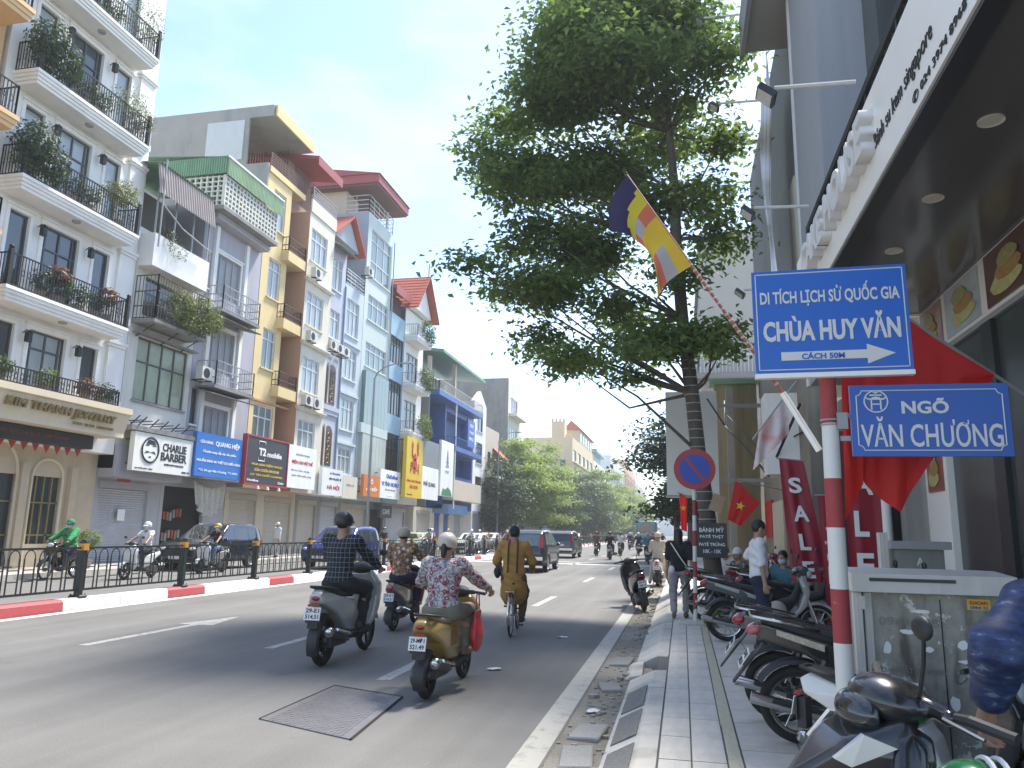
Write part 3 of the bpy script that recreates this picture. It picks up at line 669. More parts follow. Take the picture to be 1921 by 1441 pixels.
# ---- B: white building with wrought-iron balconies, jewellery shop
B = Bld('white_balcony_building', 'white six storey building with black iron balconies above a jewellery shop', 21.5)
tops = [7.93, 11.6, 15.27, 19.05, 22.85]; sl = [5.80, 8.78, 12.43, 16.1, 19.85]
hol = []
for i in range(5):
    hol += [(20.45, 22.0, sl[i], tops[i]), (19.05, 19.85, sl[i]+.35, tops[i]), (22.75, 23.5, sl[i]+.35, tops[i])]
B.body(M_WHITE, 18.15, 24.95, 4.2, 27, hol, deep=12)
for i in range(5):
    w = B.window(20.45, 22.0, sl[i], tops[i], cols=[0, .12, .5, .88, 1], zs=[0, .12, .72, 1], fm=M_DGREY, gm=M_GLASSL if i % 2 == 0 else M_GLASS, sill=False, casing=.16, cm=M_WHITE, name='balcony_door')
    for (a, c) in ((19.05, 19.85), (22.75, 23.5)): B.window(a, c, sl[i]+.35, tops[i], cols=1, fm=M_DGREY, gm=M_GLASS if i < 2 else M_GLASSL, casing=.13, cm=M_WHITE, sill=False)
    for yy in (20.2, 22.35):      # lanterns between the openings
        b = MB(); zt = tops[i]-.2; b.tube([(FX, yy, zt), (FX+.16, yy, zt+.1), (FX+.26, yy, zt+.02)], .018, 5); b.box(FX+.18, FX+.34, yy-.08, yy+.08, zt-.32, zt-.02); b.lathe([(0, zt+.1), (.13, zt-.01), (.13, zt-.03), (0, zt-.03)], 'z', 6, (FX+.26, yy, 0)); B.add(b, 'wall_lantern', M_BLACKI)
    if i:
        z = sl[i]; B.slab(M_WHITE, FX-.02, -20.0, 18.42, 23.78, z-.44, z, steps=4)
        b = MB(); b.lathe([(0, z-.50), (.13, z-.50), (.15, z-.44)], 'z', 12, (-20.45, 21.2, 0)); B.add(b, 'ceiling_lamp', M_FGREY)
    z = sl[i]+.002; B.rail(FX, -20.08 if i else -20.02, 18.5, 23.7, z, z+(1.06 if i else .55), scroll=True, step=.115)
    if i:
        for yy in (18.5, 23.7):
            b = MB(); b.box(-20.14, -20.02, yy-.06, yy+.06, z, z+1.16); b.sphere((-20.08, yy, z+1.23), .08, 8, 6); B.add(b, 'corner_post', M_BLACKI)
    if i < 4:
        for (a, c) in ((23.95, 24.75),):  # pilaster with capital
            B.slab(M_WHITE, FX-.02, FX+.10, a, c, sl[i]+.7 if i else 6.2, tops[i]+.28, name='pilaster'); B.slab(M_WHITE, FX-.02, FX+.19, a-.1, c+.1, tops[i]+.29, tops[i]+.52, name='capital', steps=2); B.slab(M_WHITE, FX-.02, FX+.16, a-.08, c+.08, (sl[i]+.42 if i else 5.95), (sl[i]+.69 if i else 6.19), name='plinth')
# canopy with raised lettering
b = MB(); b.prism([(-21.0, 18.0, 4.7), (-19.9, 18.0, 4.7), (-19.9, 18.0, 4.86), (-19.72, 18.0, 5.5), (-19.62, 18.0, 5.55), (-19.62, 18.0, 5.76), (-21.0, 18.0, 5.78)], (0, 6.05, 0)); cano = B.add(b, 'shop_canopy', M_CREAM)
ux = Vector((0, 1, 0)); uz = Vector((.18, 0, .64)).normalized()
text('KIM THANH JEWELRY', M_GOLD, cano, (-19.74, 21.05, 5.2), ux, uz, 4.6, .36, bold=.02, off=B.off, thick=.08)
text('GOLD  SILVER  GEMSTONE', M_GOLD, cano, (-19.82, 22.45, 4.93), ux, uz, 1.9, .09, bold=.015, off=B.off, thick=.03)
led = B.box('led_ticker', M_BLACK, -21.0, -20.5, 18.2, 23.3, 4.22, 4.68)
I_LED = mat('ink ticker red', (.28, .03, .02), .6, var=0)
text('VÀNG BẠC ĐÁ QUÝ  KIM THANH', I_LED, led, (0, 0, 0), (0, 1, 0), (0, 0, 1), .6, .36, off=Vector((-.51, .02, 0)), thick=.004, bold=.01)
GX = -21.9
hs = [(18.6, 21.2, .3, 3.9), (21.6, 22.75, .3, 3.75)]
b = MB(); holes_wall(b, GX+.25, 17.95, 24.95, .14, 4.25, [(18.5, 21.45, .2, 3.2), (22.0, 23.35, .9, 3.2)], .3); b.box(GX-.6, GX-.4, 17.95, 24.95, .14, 4.3); B.add(b, 'shopfront_wall', M_STONE)
def arch_fill(yc, w, zsp, name, gm):
    n = 12; pts = [(GX+.1, yc-w/2, .2)]+[(GX+.1, yc-w/2*math.cos(math.pi*i/n), zsp+w/2*math.sin(math.pi*i/n)*.9) for i in range(n+1)]+[(GX+.1, yc+w/2, .2)]
    b = MB(); b.prism(pts, (-.03, 0, 0)); o = B.add(b, name, gm)
    t = MB(); t.tube([(GX+.27, y, z) for _, y, z in pts], .055, 6); B.add(t, 'arch_moulding', M_CREAM, o); q = MB()
    for u in (.25, .5, .75): q.box(GX+.1, GX+.16, yc-w/2+w*u-.03, yc-w/2+w*u+.03, .2, zsp+.1)
    for zz in (1.2, 2.3): q.box(GX+.1, GX+.158, yc-w/2, yc+w/2, zz-.025, zz+.025)
    for i in range(1, 6): th = math.pi*i/6; q.tube([(GX+.14, yc, zsp+.1), (GX+.14, yc-w*.48*math.cos(th), zsp+w*.43*math.sin(th))], .02, 4)
    B.add(q, 'glazing_bars', M_GOLD, o)['kind'] = 'stuff'; return o
for (yc, w, zsp) in ((19.95, 2.9, 3.2), (22.67, 1.35, 3.2)):
    k = MB(); n = 14; w2 = w/2+.02      # spandrel over the arch keeps the wall's plane
    for sgn in (-1, 1):
        pts = [(GX+.249, yc+sgn*w2*math.cos(math.pi/2*i/n), zsp-.02+w2*.9*math.sin(math.pi/2*i/n)) for i in range(n+1)]; pts.append((GX+.249, yc, 4.2)); pts.append((GX+.249, yc+sgn*(w2+.01), 4.2))
    arch_fill(yc, w, zsp, 'arched_shop_window', M_GLASS)
for yy in (21.6, 23.75): B.slab(M_STONE, GX+.25, GX+.42, yy-.16, yy+.16, .2, 3.6, name='pilaster')
for k_ in range(11):    # small red paper bunting under the ticker
    pts = [(-20.9, 18.3+k_*.46, 4.2), (-20.9, 18.62+k_*.46, 4.2), (-20.9, 18.46+k_*.46, 3.92)]; b = MB(); b.prism(pts, (.008, 0, 0)); B.add(b, 'bunting_flag', I_R)
# ---- C: narrow house with barber sign
Cb = Bld('barber_house', 'narrow white house with a caged plant balcony and rusty top awning', 27.0)
Cb.body(plaster('weathered white plaster', (.66, .64, .58), .5), 24.98, 29.05, 3.7, 13.4, [(25.57, 28.75, 6.45, 9.0), (25.6, 28.6, 9.9, 11.5)], deep=12)
Cb.window(25.57, 28.75, 6.45, 9.0, cols=4, zs=[0, .62, 1], fm=M_DGREY, gm=mat('frosted yellow green glass', (.30, .34, .24), .2, var=.3, scale=2), sill=True, cm=M_CEM)
Cb.window(25.6, 28.6, 9.9, 11.5, cols=3, fm=M_DGREY, gm=M_GLASS, sill=False)
Cb.box('eave_strip', M_STAINED, FX, FX+.35, 25.2, 29.0, 9.05, 9.12)
Cb.slab(M_STAINED, FX, -19.95, 25.05, 28.45, 9.42, 9.55)
Cb.rail(FX, -20.0, 25.1, 28.4, 9.55, 11.35, m=mat('rusty iron', (.10, .07, .055), .8, var=.3), step=.16, mid=(10.1, 10.7))
for yy in (25.4, 26.9, 28.2): b = MB(); b.tube([(FX, yy, 8.95), (-20.2, yy, 9.42)], .025, 5); Cb.add(b, 'brace', M_BLACKI)
Cb.slab(M_WHITE, FX, -20.3, 25.0, 28.6, 11.75, 13.1, name='parapet')
Cb.box('loggia_back', M_STAINED, -23, -22.8, 25, 28.9, 13.1, 16); Cb.box('loggia_side', M_LAVD, -23, -20.8, 28.75, 28.95, 13.1, 16.1)
for yy in (25.05, 26.2, 27.4, 28.5): Cb.box('post', M_FGREY, -20.42, -20.36, yy-.03, yy+.03, 13.1, 15.0)
Cb.corrug('awning', M_GREYC, (-19.95, 24.6, 14.6), (0, 1, 0), (-.18, 0, 1), 3.75, 1.35); Cb.corrug('awning_roof', M_GREENM, (-20.1, 24.6, 15.95), (0, 1, 0), (-1, 0, .12), 3.75, 3)
b = MB(); b.tube([(-19.95, 24.8, 12.4), (-19.97, 24.8, 16.1)], .035, 6); b.tube([(-19.95, 24.8, 14.2), (-20, 26.2, 13.7), (-20.05, 28.3, 13.45)], .03, 6); Cb.add(b, 'conduit', M_FGREY)['kind'] = 'stuff'
Cb.box('lintel', M_LAV, GX-.3, -20.9, 24.98, 29.05, 3.4, 4.6)
Cb.body(plaster('grey ground floor plaster', (.42, .42, .43), .3), 24.98, 29.05, .14, 3.5, [(25.45, 28.3, .15, 3.1)], x=GX, deep=8, name='ground_floor_wall')
Cb.shutter(M_SHUT, GX-.1, 25.45, 28.3, .15, 3.0)
for (a, c, e, f, m_) in ((26.4, 27.1, 3.15, 3.65, I_R), (26.6, 27.0, 1.75, 2.2, I_W), (25.05, 25.2, 1.2, 3.2, I_W)): Cb.box('notice', m_, GX+.002, GX+.03, a, c, e, f)
b = MB()
for yy in (25.2, 25.6, 26.3, 26.9, 27.6, 28.3): b.tube([(-20.7, yy, 5.3), (-20.3, yy+.1, 5.75)], .025, 5); b.tube([(-20.8, yy-.2, 5.5), (-20.2, yy+.3, 5.6)], .02, 4)
Cb.add(b, 'aerial_bracket', M_BLACKI)['kind'] = 'stuff'; Cb.slab(M_STAINED, FX, -20.35, 24.98, 29.0, 5.18, 5.36, name='ledge')
s1 = signboard('barber_sign', 'white CHARLIE BARBER sign with a round moustache face logo', -20.4, 25.28, 28.88, 3.66, 5.15, pnl('white', (.82, .80, .74)), [('CHARLIE', I_K, .67, .70, .42, .22, .03), ('BARBER', I_K, .67, .45, .46, .22, .03), ('BARBER SHOP HAIR SALON', I_K, .68, .24, .34, .05, .01), ('26 PHỐ HUY VĂN', I_K, .18, .08, .28, .05, .01), ('0988 123', I_K, .9, .08, .14, .05, .01)])
b = MB(); b.lathe([(.50, .0), (.52, .03), (.46, .04), (.44, .02)], 'x', 24, (-20.4, 26.2, 4.5)); s1.add(b, 'logo_ring', I_K, smooth=40)
b = MB(); b.lathe([(.0, .012), (.43, .012)], 'x', 24, (-20.4, 26.2, 4.5)); s1.add(b, 'logo_face', I_W)
b = MB()
for sg in (-1, 1): b.prism([(-20.386, 26.2, 4.42), (-20.386, 26.2+sg*.22, 4.46), (-20.386, 26.2+sg*.34, 4.36), (-20.386, 26.2+sg*.2, 4.38)], (.008, 0, 0)); b.box(-20.386, -20.378, 26.2+sg*.2-.1, 26.2+sg*.2+.1, 4.66, 4.70)
b.prism([(-20.386, 25.92, 4.72), (-20.386, 26.48, 4.72), (-20.386, 26.4, 4.86), (-20.386, 26.05, 4.9)], (.008, 0, 0)); b.box(-20.386, -20.378, 26.14, 26.26, 4.2, 4.26); s1.add(b, 'logo_moustache', I_K)['kind'] = 'stuff'
# ---- D: lavender house with vent-brick parapet
D = Bld('lavender_house', 'lavender grey house with thin iron balconies and a pierced brick parapet under green roofing', 31.3)
dz = [(5.25, 6.95), (8.6, 10.65), (12.2, 14.2)]
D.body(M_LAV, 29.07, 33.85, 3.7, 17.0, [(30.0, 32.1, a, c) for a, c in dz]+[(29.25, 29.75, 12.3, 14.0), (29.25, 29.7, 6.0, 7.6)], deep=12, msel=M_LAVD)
for a, c in dz: D.window(30.0, 32.1, a, c, cols=4, fm=M_FGREY, gm=mat('grey shutter leaf', (.30, .30, .31), .6, var=.2, scale=3), casing=.12, cm=M_WHITE, sill=False)
D.window(29.25, 29.75, 12.3, 14.0, cols=1, trans=.3, fm=M_FWHITE, gm=M_GLASSL); D.window(29.25, 29.7, 6.0, 7.6, cols=1, fm=M_DGREY, gm=M_GLASS)
for z0 in (7.75, 11.25):
    D.slab(M_STAINED, FX, -20.0, 29.4, 32.6, z0-.12, z0); D.rail(FX, -20.02, 29.45, 32.5, z0, z0+1.1, m=M_FGREY, step=.2, mid=(z0+.35, z0+.7)); D.corrug('tin_eave', M_STAINED, (-19.9, 29.3, z0-.42), (0, 1, 0), (-1, 0, .25), 3.4, 1.1)
for yy in (29.9, 32.45): D.slab(M_WHITE, FX-.01, FX+.14, yy-.12, yy+.12, 4.9, 15.4, name='pilaster')
D.slab(M_LAV, FX, -20.4, 29.1, 33.7, 15.5, 15.75, name='cornice', steps=2)
# pierced blocks
b = MB(); nb, nz = 16, 6
for i in range(nb+1): yy = 28.85+i*.285; b.box(-20.16, -20.0, yy-.045, yy+.045, 15.95, 17.42)
for j in range(nz+1):
    zz = 15.95+j*.235; b.box(-20.155, -20.005, 28.85, 33.4, zz-.04, zz+.04)
o = D.add(b, 'vent_block_parapet', plaster('pale vent block', (.60, .60, .54), .5)); o['kind'] = 'stuff'
b = MB(); nbx = 8
for i in range(9): xx = -20.1-i*.3; b.box(xx-.04, xx+.04, 28.82, 28.96, 15.95, 17.42)
for j in range(7): zz = 15.95+j*.235; b.box(-22.5, -20.1, 28.83, 28.95, zz-.03, zz+.03)
D.add(b, 'vent_block_side', MATS['pale vent block'])['kind'] = 'stuff'
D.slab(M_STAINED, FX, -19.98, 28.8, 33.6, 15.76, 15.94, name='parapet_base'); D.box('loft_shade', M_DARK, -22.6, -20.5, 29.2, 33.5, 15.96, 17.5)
D.corrug('roof_skirt', M_GREENL, (-19.9, 28.75, 17.38), (0, 1, 0), (0, 0, 1), 4.9, .85, .12); D.corrug('roof_skirt', M_GREENM, (-25, 28.72, 17.45), (1, 0, 0), (0, 0, 1), 5.1, .85, .12)
D.corrug('roof', M_GREENM, (-19.85, 28.7, 18.26), (0, 1, 0), (-1, 0, .09), 5.0, 6); D.box('roof_edge', M_FWHITE, -19.92, -19.84, 28.7, 33.7, 18.2, 18.3)
signboard('lighting_shop_sign', 'blue QUANG HIỆP lighting shop sign with white lettering', -20.3, 28.95, 32.5, 3.72, 5.62, pnl('cobalt', (.03, .17, .52)), [('CỬA HÀNG', I_W, .2, .80, .26, .09, .02), ('QUANG HIỆP', I_W, .66, .80, .54, .17, .025), ('Chuyên cung cấp các sản phẩm', I_W, .5, .58, .72, .09, .015), ('NGUỒN SÁNG VÀ THIẾT BỊ CHIẾU SÁNG', I_W, .5, .37, .94, .10, .02), ('ĐC: 34 ngõ Văn Chương  ĐT: 0912', I_W, .5, .14, .84, .07, .015)])
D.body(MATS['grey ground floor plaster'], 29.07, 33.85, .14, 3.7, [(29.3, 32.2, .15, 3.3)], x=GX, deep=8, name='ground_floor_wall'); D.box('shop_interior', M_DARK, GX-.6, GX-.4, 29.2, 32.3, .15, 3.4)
for k_ in range(14):   # goods hanging in the dark shop
    yy = 29.45+(k_ % 7)*.22; zz = 1.0+.9*(k_//7)+rnd.uniform(-.1, .1); D.box('hanging_goods', [I_R, M_GOLD, I_G, M_POT][k_ % 4], GX-.36, GX-.2, yy, yy+.13, zz, zz+.35)
# floral curtain strung under the sign
b = MB(); n = 24; vs = []
for i in range(n+1):
    u = i/n; y_ = 30.2+2.5*u; drop = 1.55*(1-.35*abs(2*u-1)**2); 
    for j in range(9): v = j/8; vs.append((-21.15+.09*math.sin(u*34)*(.4+v)+.02, y_+(.5-u)*.55*v, 3.55-.25*math.sin(math.pi*u)*(1-v)-drop*v))
b._add(vs, [(i*9+j, (i+1)*9+j, (i+1)*9+j+1, i*9+j+1) for i in range(n) for j in range(8)])
mc = mat('floral curtain', (.5, .47, .40), .9, var=.5, scale=16); o = b.build('curtain', mc, None, True); tag(o, 'cream patterned curtain strung as a sunshade under the blue sign', 'curtain')
# ---- E: yellow house
E_ = Bld('yellow_house', 'tall yellow house with recessed orange balconies and a roofed top terrace', 37.4)
wl_ = [(9.7, 11.8), (13.5, 15.65), (17.3, 19.5)]
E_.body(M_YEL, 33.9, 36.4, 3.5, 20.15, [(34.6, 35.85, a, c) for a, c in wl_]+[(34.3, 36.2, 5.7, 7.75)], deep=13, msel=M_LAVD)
for a, c in wl_: E_.window(34.6, 35.85, a, c, cols=2, trans=.26, fm=M_FWHITE, gm=M_GLASSL if a > 10 else M_GLASSG, sill=True, cm=M_YEL)
E_.window(34.3, 36.2, 5.7, 7.75, cols=3, trans=.3, fm=M_FWHITE, gm=M_GLASSG)
E_.box('string_course', M_ORA, FX, FX+.09, 33.9, 37.7, 7.9, 8.0)
E_.body(M_ORA, 36.4, 37.75, 3.5, 20.15, [(36.6, 37.4, a-.5, c) for a, c in wl_], x=-22.3, deep=11, name='recess_wall')
for a, c in wl_: E_.window(36.6, 37.4, a-.5, c, x=-22.3, cols=2, fm=M_FGREY, gm=M_GLASS, sill=False, name='balcony_door')
rx = -20.5; rw = [(5.6, 7.5), (9.1, 11.05), (12.9, 14.85), (16.7, 18.65)]
E_.body(M_IVORY, 37.72, 40.95, 3.5, 19.5, [(38.05, 40.05, a, c) for a, c in rw], x=rx, deep=12, name='bay_wall', msel=M_ORA)
for a, c in rw: E_.window(38.05, 40.05, a, c, x=rx, cols=3, trans=.3, fm=M_FWHITE, gm=M_GLASSL, cm=M_IVORY)
for z in (8.0, 11.7, 15.4): E_.slab(M_IVORY, rx-.02, rx+.22, 37.6, 41.0, z, z+.16, name='cornice', steps=2)
for z in (8.35, 12.05, 15.85):
    E_.slab(M_YEL, -22.3, -20.55, 35.75, 37.68, z, z+.55); E_.rail(FX, -20.6, 35.8, 37.64, z+.56, z+1.35, m=M_WOODB, scroll=True, step=.15, mid=(z+.9,))
E_.slab(M_YEL, -33.9, -20.9, 33.88, 37.75, 20.17, 20.5, name='terrace_floor'); E_.rail(FX-.2, FX+.02, 34.0, 37.7, 20.5, 21.3, m=M_WOODB, step=.14, mid=(20.7, 20.85, 21.0, 21.15), sides=False)
E_.slab(M_CEM, -32, -20.9, 33.9, 38.2, 23.4, 24.0, name='terrace_roof'); E_.box('terrace_roof_fascia', M_YEL, -20.9, -20.8, 33.9, 38.2, 23.38, 24.02)
# concrete side wall facing the street's near end, with an opening and a sheeted panel
b = MB(); sx = 33.86
for (x0, x1, z0, z1) in ((-34, -22.35, 16.5, 23.95), (-22.35, -20.98, 16.5, 20.6), (-22.35, -20.95, 23.3, 23.95)): b.box(x0, x1, sx-.12, sx, z0, z1)
E_.add(b, 'side_wall', M_CEM)
E_.box('sheet_panel', mat('pale sheet metal', (.50, .53, .54), .5, .2, var=.08), -24.85, -22.6, sx-.16, sx-.123, 20.9, 23.2); E_.box('terrace_back', M_WOODB, -26.2, -26, 34, 37.7, 20.5, 23.4)
for i in range(18): xx = -22.2-.17*i; E_.box('louvre', M_WOODB, xx, xx+.05, 37.60, 37.68, 20.5, 23.4)
E_.box('chimney_block', M_STAINED, -32, -31, sx-.1, 35, 24.0, 24.9); b = MB(); b.tube([(-31.6, 34.2, 24.9), (-31.55, 34.2, 28.4)], .035, 5); b.tube([(-31.9, 34.2, 25.9), (-31.0, 34.2, 25.7)], .02, 4); b.tube([(-31.9, 34.2, 25.6), (-31.2, 34.2, 26.0)], .02, 4); E_.add(b, 'aerial_mast', M_BLACKI)
E_.slab(M_IVORY, rx-.02, rx+.06, 37.75, 40.98, 19.52, 20.3, name='terrace_parapet'); E_.rail(FX, rx+.02, 37.9, 40.9, 20.3, 21.1, m=M_FGREY, step=.6, mid=(20.45, 20.6, 20.75, 20.9), sides=False)
b = MB(); b.prism([(-26, 37.9, 23.95), (-20.35, 37.9, 23.05), (-20.35, 37.9, 22.85), (-26, 37.9, 23.6)], (0, 3.25, 0)); E_.add(b, 'lean_to_roof', M_REDM)
E_.box('roof_fascia', M_REDM, -20.36, -20.3, 37.9, 41.15, 22.5, 23.05)
b = MB()
for i in range(22):
    y_ = 38.0+i*.15
    for (a0, a1) in (((y_, 20.5), (y_+1.1, 22.6)), ((y_+1.1, 20.5), (y_, 22.6))):
        if max(a0[0], a1[0]) < 41.0: b.tube([(-21.9, a0[0], a0[1]), (-21.9, a1[0], a1[1])], .022, 4)
E_.add(b, 'lattice_screen', M_WOODB)['kind'] = 'stuff'
E_.box('lattice_backing', plaster('dusty pink plaster', (.42, .30, .26), .2), -22.6, -22.4, 38, 41, 19.6, 23.2)
E_.body(M_BEIGE, 33.9, 40.95, .14, 3.5, [(34.3, 36.8, .15, 3.0), (37.6, 40.5, .15, 3.0)], x=GX, deep=8, name='ground_floor_wall')
M_SHUTB = mat('beige shutter', (.44, .40, .33), .5, .2, var=.12, dirt=.3); E_.shutter(M_SHUTB, GX-.1, 34.3, 36.8, .15, 2.95); E_.shutter(M_SHUTB, GX-.1, 37.6, 40.5, .15, 2.95)
t2 = signboard('phone_shop_sign', 'black T2 mobile sign with red rim and yellow lettering', -20.2, 32.72, 36.62, 3.66, 5.92, pnl('charcoal', (.045, .045, .05)), [('T2', I_W, .36, .70, .17, .17, .04), ('mobile', I_W, .66, .67, .36, .12, .03), ('MUA BÁN ĐIỆN THOẠI', I_Y, .5, .42, .74, .075, .03), ('SỬA CHỮA IPHONE', I_Y, .5, .31, .6, .075, .03), ('UY TÍN CHẤT LƯỢNG', I_Y, .5, .20, .78, .075, .03), ('Hotline', I_W, .18, .07, .26, .05, .02), ('Zalo', I_W, .86, .07, .16, .05, .02)], rim=mat('red sign rim', (.45, .05, .06), .4))
b = MB(); b.tube([(-20.19, 33.75, 5.6), (-20.19, 33.75, 5.75), (-20.19, 34.35, 5.75), (-20.19, 34.35, 5.62)], .02, 4); b.tube([(-20.19, 33.75, 4.95), (-20.19, 33.75, 4.8), (-20.19, 34.35, 4.8), (-20.19, 34.35, 4.95)], .02, 4); t2.add(b, 'phone_outline', I_W)['kind'] = 'stuff'
for yy in (33.6, 34.5, 35.6): b = MB(); b.lathe([(0, .16), (.05, .14), (.09, 0), (0, 0)], 'z', 8, (-20.0, yy, 3.4)); t2.add(b, 'spot_lamp', I_W)
signboard('electrics_sign', 'white sign with a red headline beside the black phone shop sign', -20.2, 36.72, 39.85, 3.68, 5.95, pnl('bright white', (.84, .84, .81)), [('CHUYÊN TRANG', I_G, .5, .80, .5, .05, .01), ('ĐIỆN CHO ĐỘ THẾ', I_R, .5, .62, .76, .13, .03), ('Đèn led  ổ cắm  dây điện', I_G, .45, .42, .66, .05, .01), ('quạt  bình nước nóng', I_G, .5, .30, .7, .05, .01)])
# ---- F: lilac house with arched doors
F_ = Bld('lilac_house', 'narrow lilac blue house with arched ornate grille doors and a row of condensers', 42.2)
fw_ = [(13.2, 15.0), (16.3, 18.4)]
F_.body(M_LVB, 41.0, 43.85, 3.5, 19.2, [(41.05, 43.3, a, c) for a, c in fw_]+[(41.15, 43.3, 9.05, 11.1), (41.15, 43.3, 5.3, 7.3)], deep=10)
for a, c in fw_: F_.window(41.05, 43.3, a, c, cols=4, trans=.28, fm=M_FWHITE, gm=M_GLASSL)
for zb, zt in ((9.05, 11.1), (5.3, 7.3)):
    for j in range(2):
        y0 = 41.15+1.09*j; n = 10; pts = [(FX-.1, y0, zb), (FX-.1, y0+1.05, zb)]+[(FX-.1, y0+.525+.525*math.cos(math.pi*i/n), zt+.45*math.sin(math.pi*i/n)) for i in range(n+1)]
        b = MB(); b.prism(pts, (.12, 0, 0)); d = F_.add(b, 'arched_door', mat('dark brown lacquer', (.10, .055, .04), .4, var=.25))
        g_ = MB()
        for q in range(4): g_.tube([(FX+.04, y0+.15+.25*q, zb+.1), (FX+.04, y0+.15+.25*q, zt+.1)], .014, 4)
        for q in range(4):
            zz = zb+.35+q*.5; g_.torus(.17, .02, (FX+.04, y0+.52, zz), 'x', 12, 4)
        F_.add(g_, 'grille', M_GOLD, d)['kind'] = 'stuff'
    F_.box('door_pilaster', M_FWHITE, FX, FX+.08, 42.18, 42.26, zb, zt+.5); F_.slab(M_LVB, FX, FX+.14, 41.0, 43.8, zb-.65, zb-.12, name='apron', steps=2)
F_.corrug('tin_roof', M_STAINED, (-20.2, 41.1, 18.8), (0, 1, 0), (-1, 0, .5), 2.8, 3)
b = MB(); pts = [(-21.3, 42.3, 20.1), (-21.3, 46.3, 20.1), (-21.3, 44.6, 21.9)]; b.prism(pts, (-6, 0, 0)); F_.add(b, 'gable', plaster('grey gable plaster', (.42, .46, .47), .3))
for (ya, za, yb, zb) in ((42.0, 19.9, 44.6, 22.05), (44.6, 22.05, 46.6, 19.9)):
    b = MB(); b.prism([(-20.9, ya, za), (-20.9, yb, zb), (-20.9, yb, zb+.14), (-20.9, ya, za+.14)], (-6.5, 0, 0)); F_.add(b, 'tiled_slope', M_REDT)
F_.body(M_CEM, 41.0, 43.85, .14, 3.5, [(41.3, 43.5, .15, 3.0)], x=GX, deep=8, name='ground_floor_wall'); F_.shutter(M_SHUTB, GX-.1, 41.3, 43.5, .15, 2.95)
signboard('travel_shop_sign', 'white sign with red HÀ NỘI lettering and a red ribbon emblem', -20.2, 40.75, 43.5, 3.5, 5.05, pnl('bright white', (.84, .84, .81)), [('VẬN TẢI QUỐC TẾ', I_K, .62, .63, .6, .13, .02), ('HÀ NỘI', I_R, .55, .30, .6, .22, .03), ('xe limousine', I_B, .6, .84, .5, .08, .01)])
signboard('cream_sign', 'plain cream sign board with faint print beside the HÀ NỘI sign', -20.2, 43.55, 45.7, 3.42, 4.8, pnl('cream', (.66, .62, .50)), [('Dịch vụ', I_G, .5, .6, .5, .12, .01)])
# ---- G: pale blue house
G_ = Bld('pale_blue_house', 'narrow pale blue house with tall white casement windows and a small roof terrace', 45.2)
gz = [(5.0, 6.6), (7.8, 9.8), (11.1, 13.1), (14.0, 16.4)]
G_.body(M_PBL, 43.9, 46.9, 3.5, 17.3, [(44.3, 46.2, a, c) for a, c in gz], deep=10)
for a, c in gz: G_.window(44.3, 46.2, a, c, cols=3, trans=.3, fm=M_FWHITE, gm=M_GLASSL)
for a, c in gz[:3]: G_.slab(M_PBL, FX-.01, FX+.1, 43.95, 46.7, c+.25, c+.4, name='string_course')
G_.rail(FX-1, FX, 43.95, 46.8, 17.3, 18.3, m=M_FWHITE, step=.7, mid=(17.6, 17.85, 18.1)); b = MB(); b.tube([(FX+.06, 43.87, 3.5), (FX+.06, 43.87, 17)], .05, 6); G_.add(b, 'downpipe', mat('blue grey pipe', (.25, .32, .42), .5))
G_.body(M_CEM, 43.9, 46.9, .14, 3.5, [(44.2, 46.5, .15, 3.0)], x=GX, deep=8, name='ground_floor_wall'); G_.shutter(M_SHUT, GX-.1, 44.2, 46.5, .15, 2.95)
# ---- H: tall glazed house with red canopy roof
H_ = Bld('glazed_tower_house', 'tall thin pale house with glazed bays and an overhanging red canopy roof', 49.2)
hz = [(12.6, 14.3), (15.9, 17.7), (19.0, 22.5)]
H_.body(plaster('pale mint render', (.52, .60, .58), .25), 46.95, 51.6, 3.5, 23.5, [(47.6, 51.3, a, c) for a, c in hz], deep=10, msel=plaster('blue grey side', (.38, .44, .48), .4))
for a, c in hz[:2]: H_.window(47.6, 51.3, a, c, cols=4, trans=.3, fm=M_FWHITE, gm=M_GLASSG)
H_.window(47.6, 51.3, 19.0, 22.5, cols=3, zs=[0, .35, .78, 1], fm=M_FWHITE, gm=M_GLASSG)
for i in range(7): H_.box('glass_bay', M_GLASSG, FX+.0, FX+.28, 47.3+.6*i, 47.88+.6*i, 8.6, 12.2); H_.box('glass_bay', mat('pale slatted glass', (.42, .46, .42), .3, var=.3, scale=6), FX+.0, FX+.28, 47.3+.6*i, 47.88+.6*i, 4.4, 7.9)
H_.slab(MATS['pale mint render'], FX, FX+.3, 46.95, 51.6, 7.92, 8.58, name='bay_band')
H_.rail(FX-4, FX-.05, 47.0, 51.5, 23.5, 24.8, m=M_FWHITE, step=.9, mid=(23.8, 24.1, 24.45))
H_.box('roof_post', M_FWHITE, FX-.4, FX-.25, 50.9, 51.1, 23.5, 25.4); H_.box('stair_head', M_BEIGE, -26, -22.8, 46.96, 49.0, 23.5, 25.3)
b = MB(); b.box(-27, -20.1, 46.2, 52.2, 25.35, 25.95); H_.add(b, 'canopy_roof', M_REDM); b = MB(); b.box(-26.9, -20.2, 46.3, 52.1, 25.2, 25.34); H_.add(b, 'canopy_soffit', M_WOODB); b = MB(); b.prism([(-27, 46.1, 25.96), (-20, 46.1, 25.96), (-23.5, 46.1, 26.5)], (0, 6.2, 0)); H_.add(b, 'canopy_ridge', M_REDM); b = MB(); b.tube([(-21.5, 49, 26), (-21.5, 49, 27.4)], .05, 5); H_.add(b, 'finial', M_BLACKI)
b = MB(); b.tube([(FX+.12, 51.66, 3.5), (FX+.12, 51.66, 23)], .05, 6); H_.add(b, 'downpipe', M_FGREY)
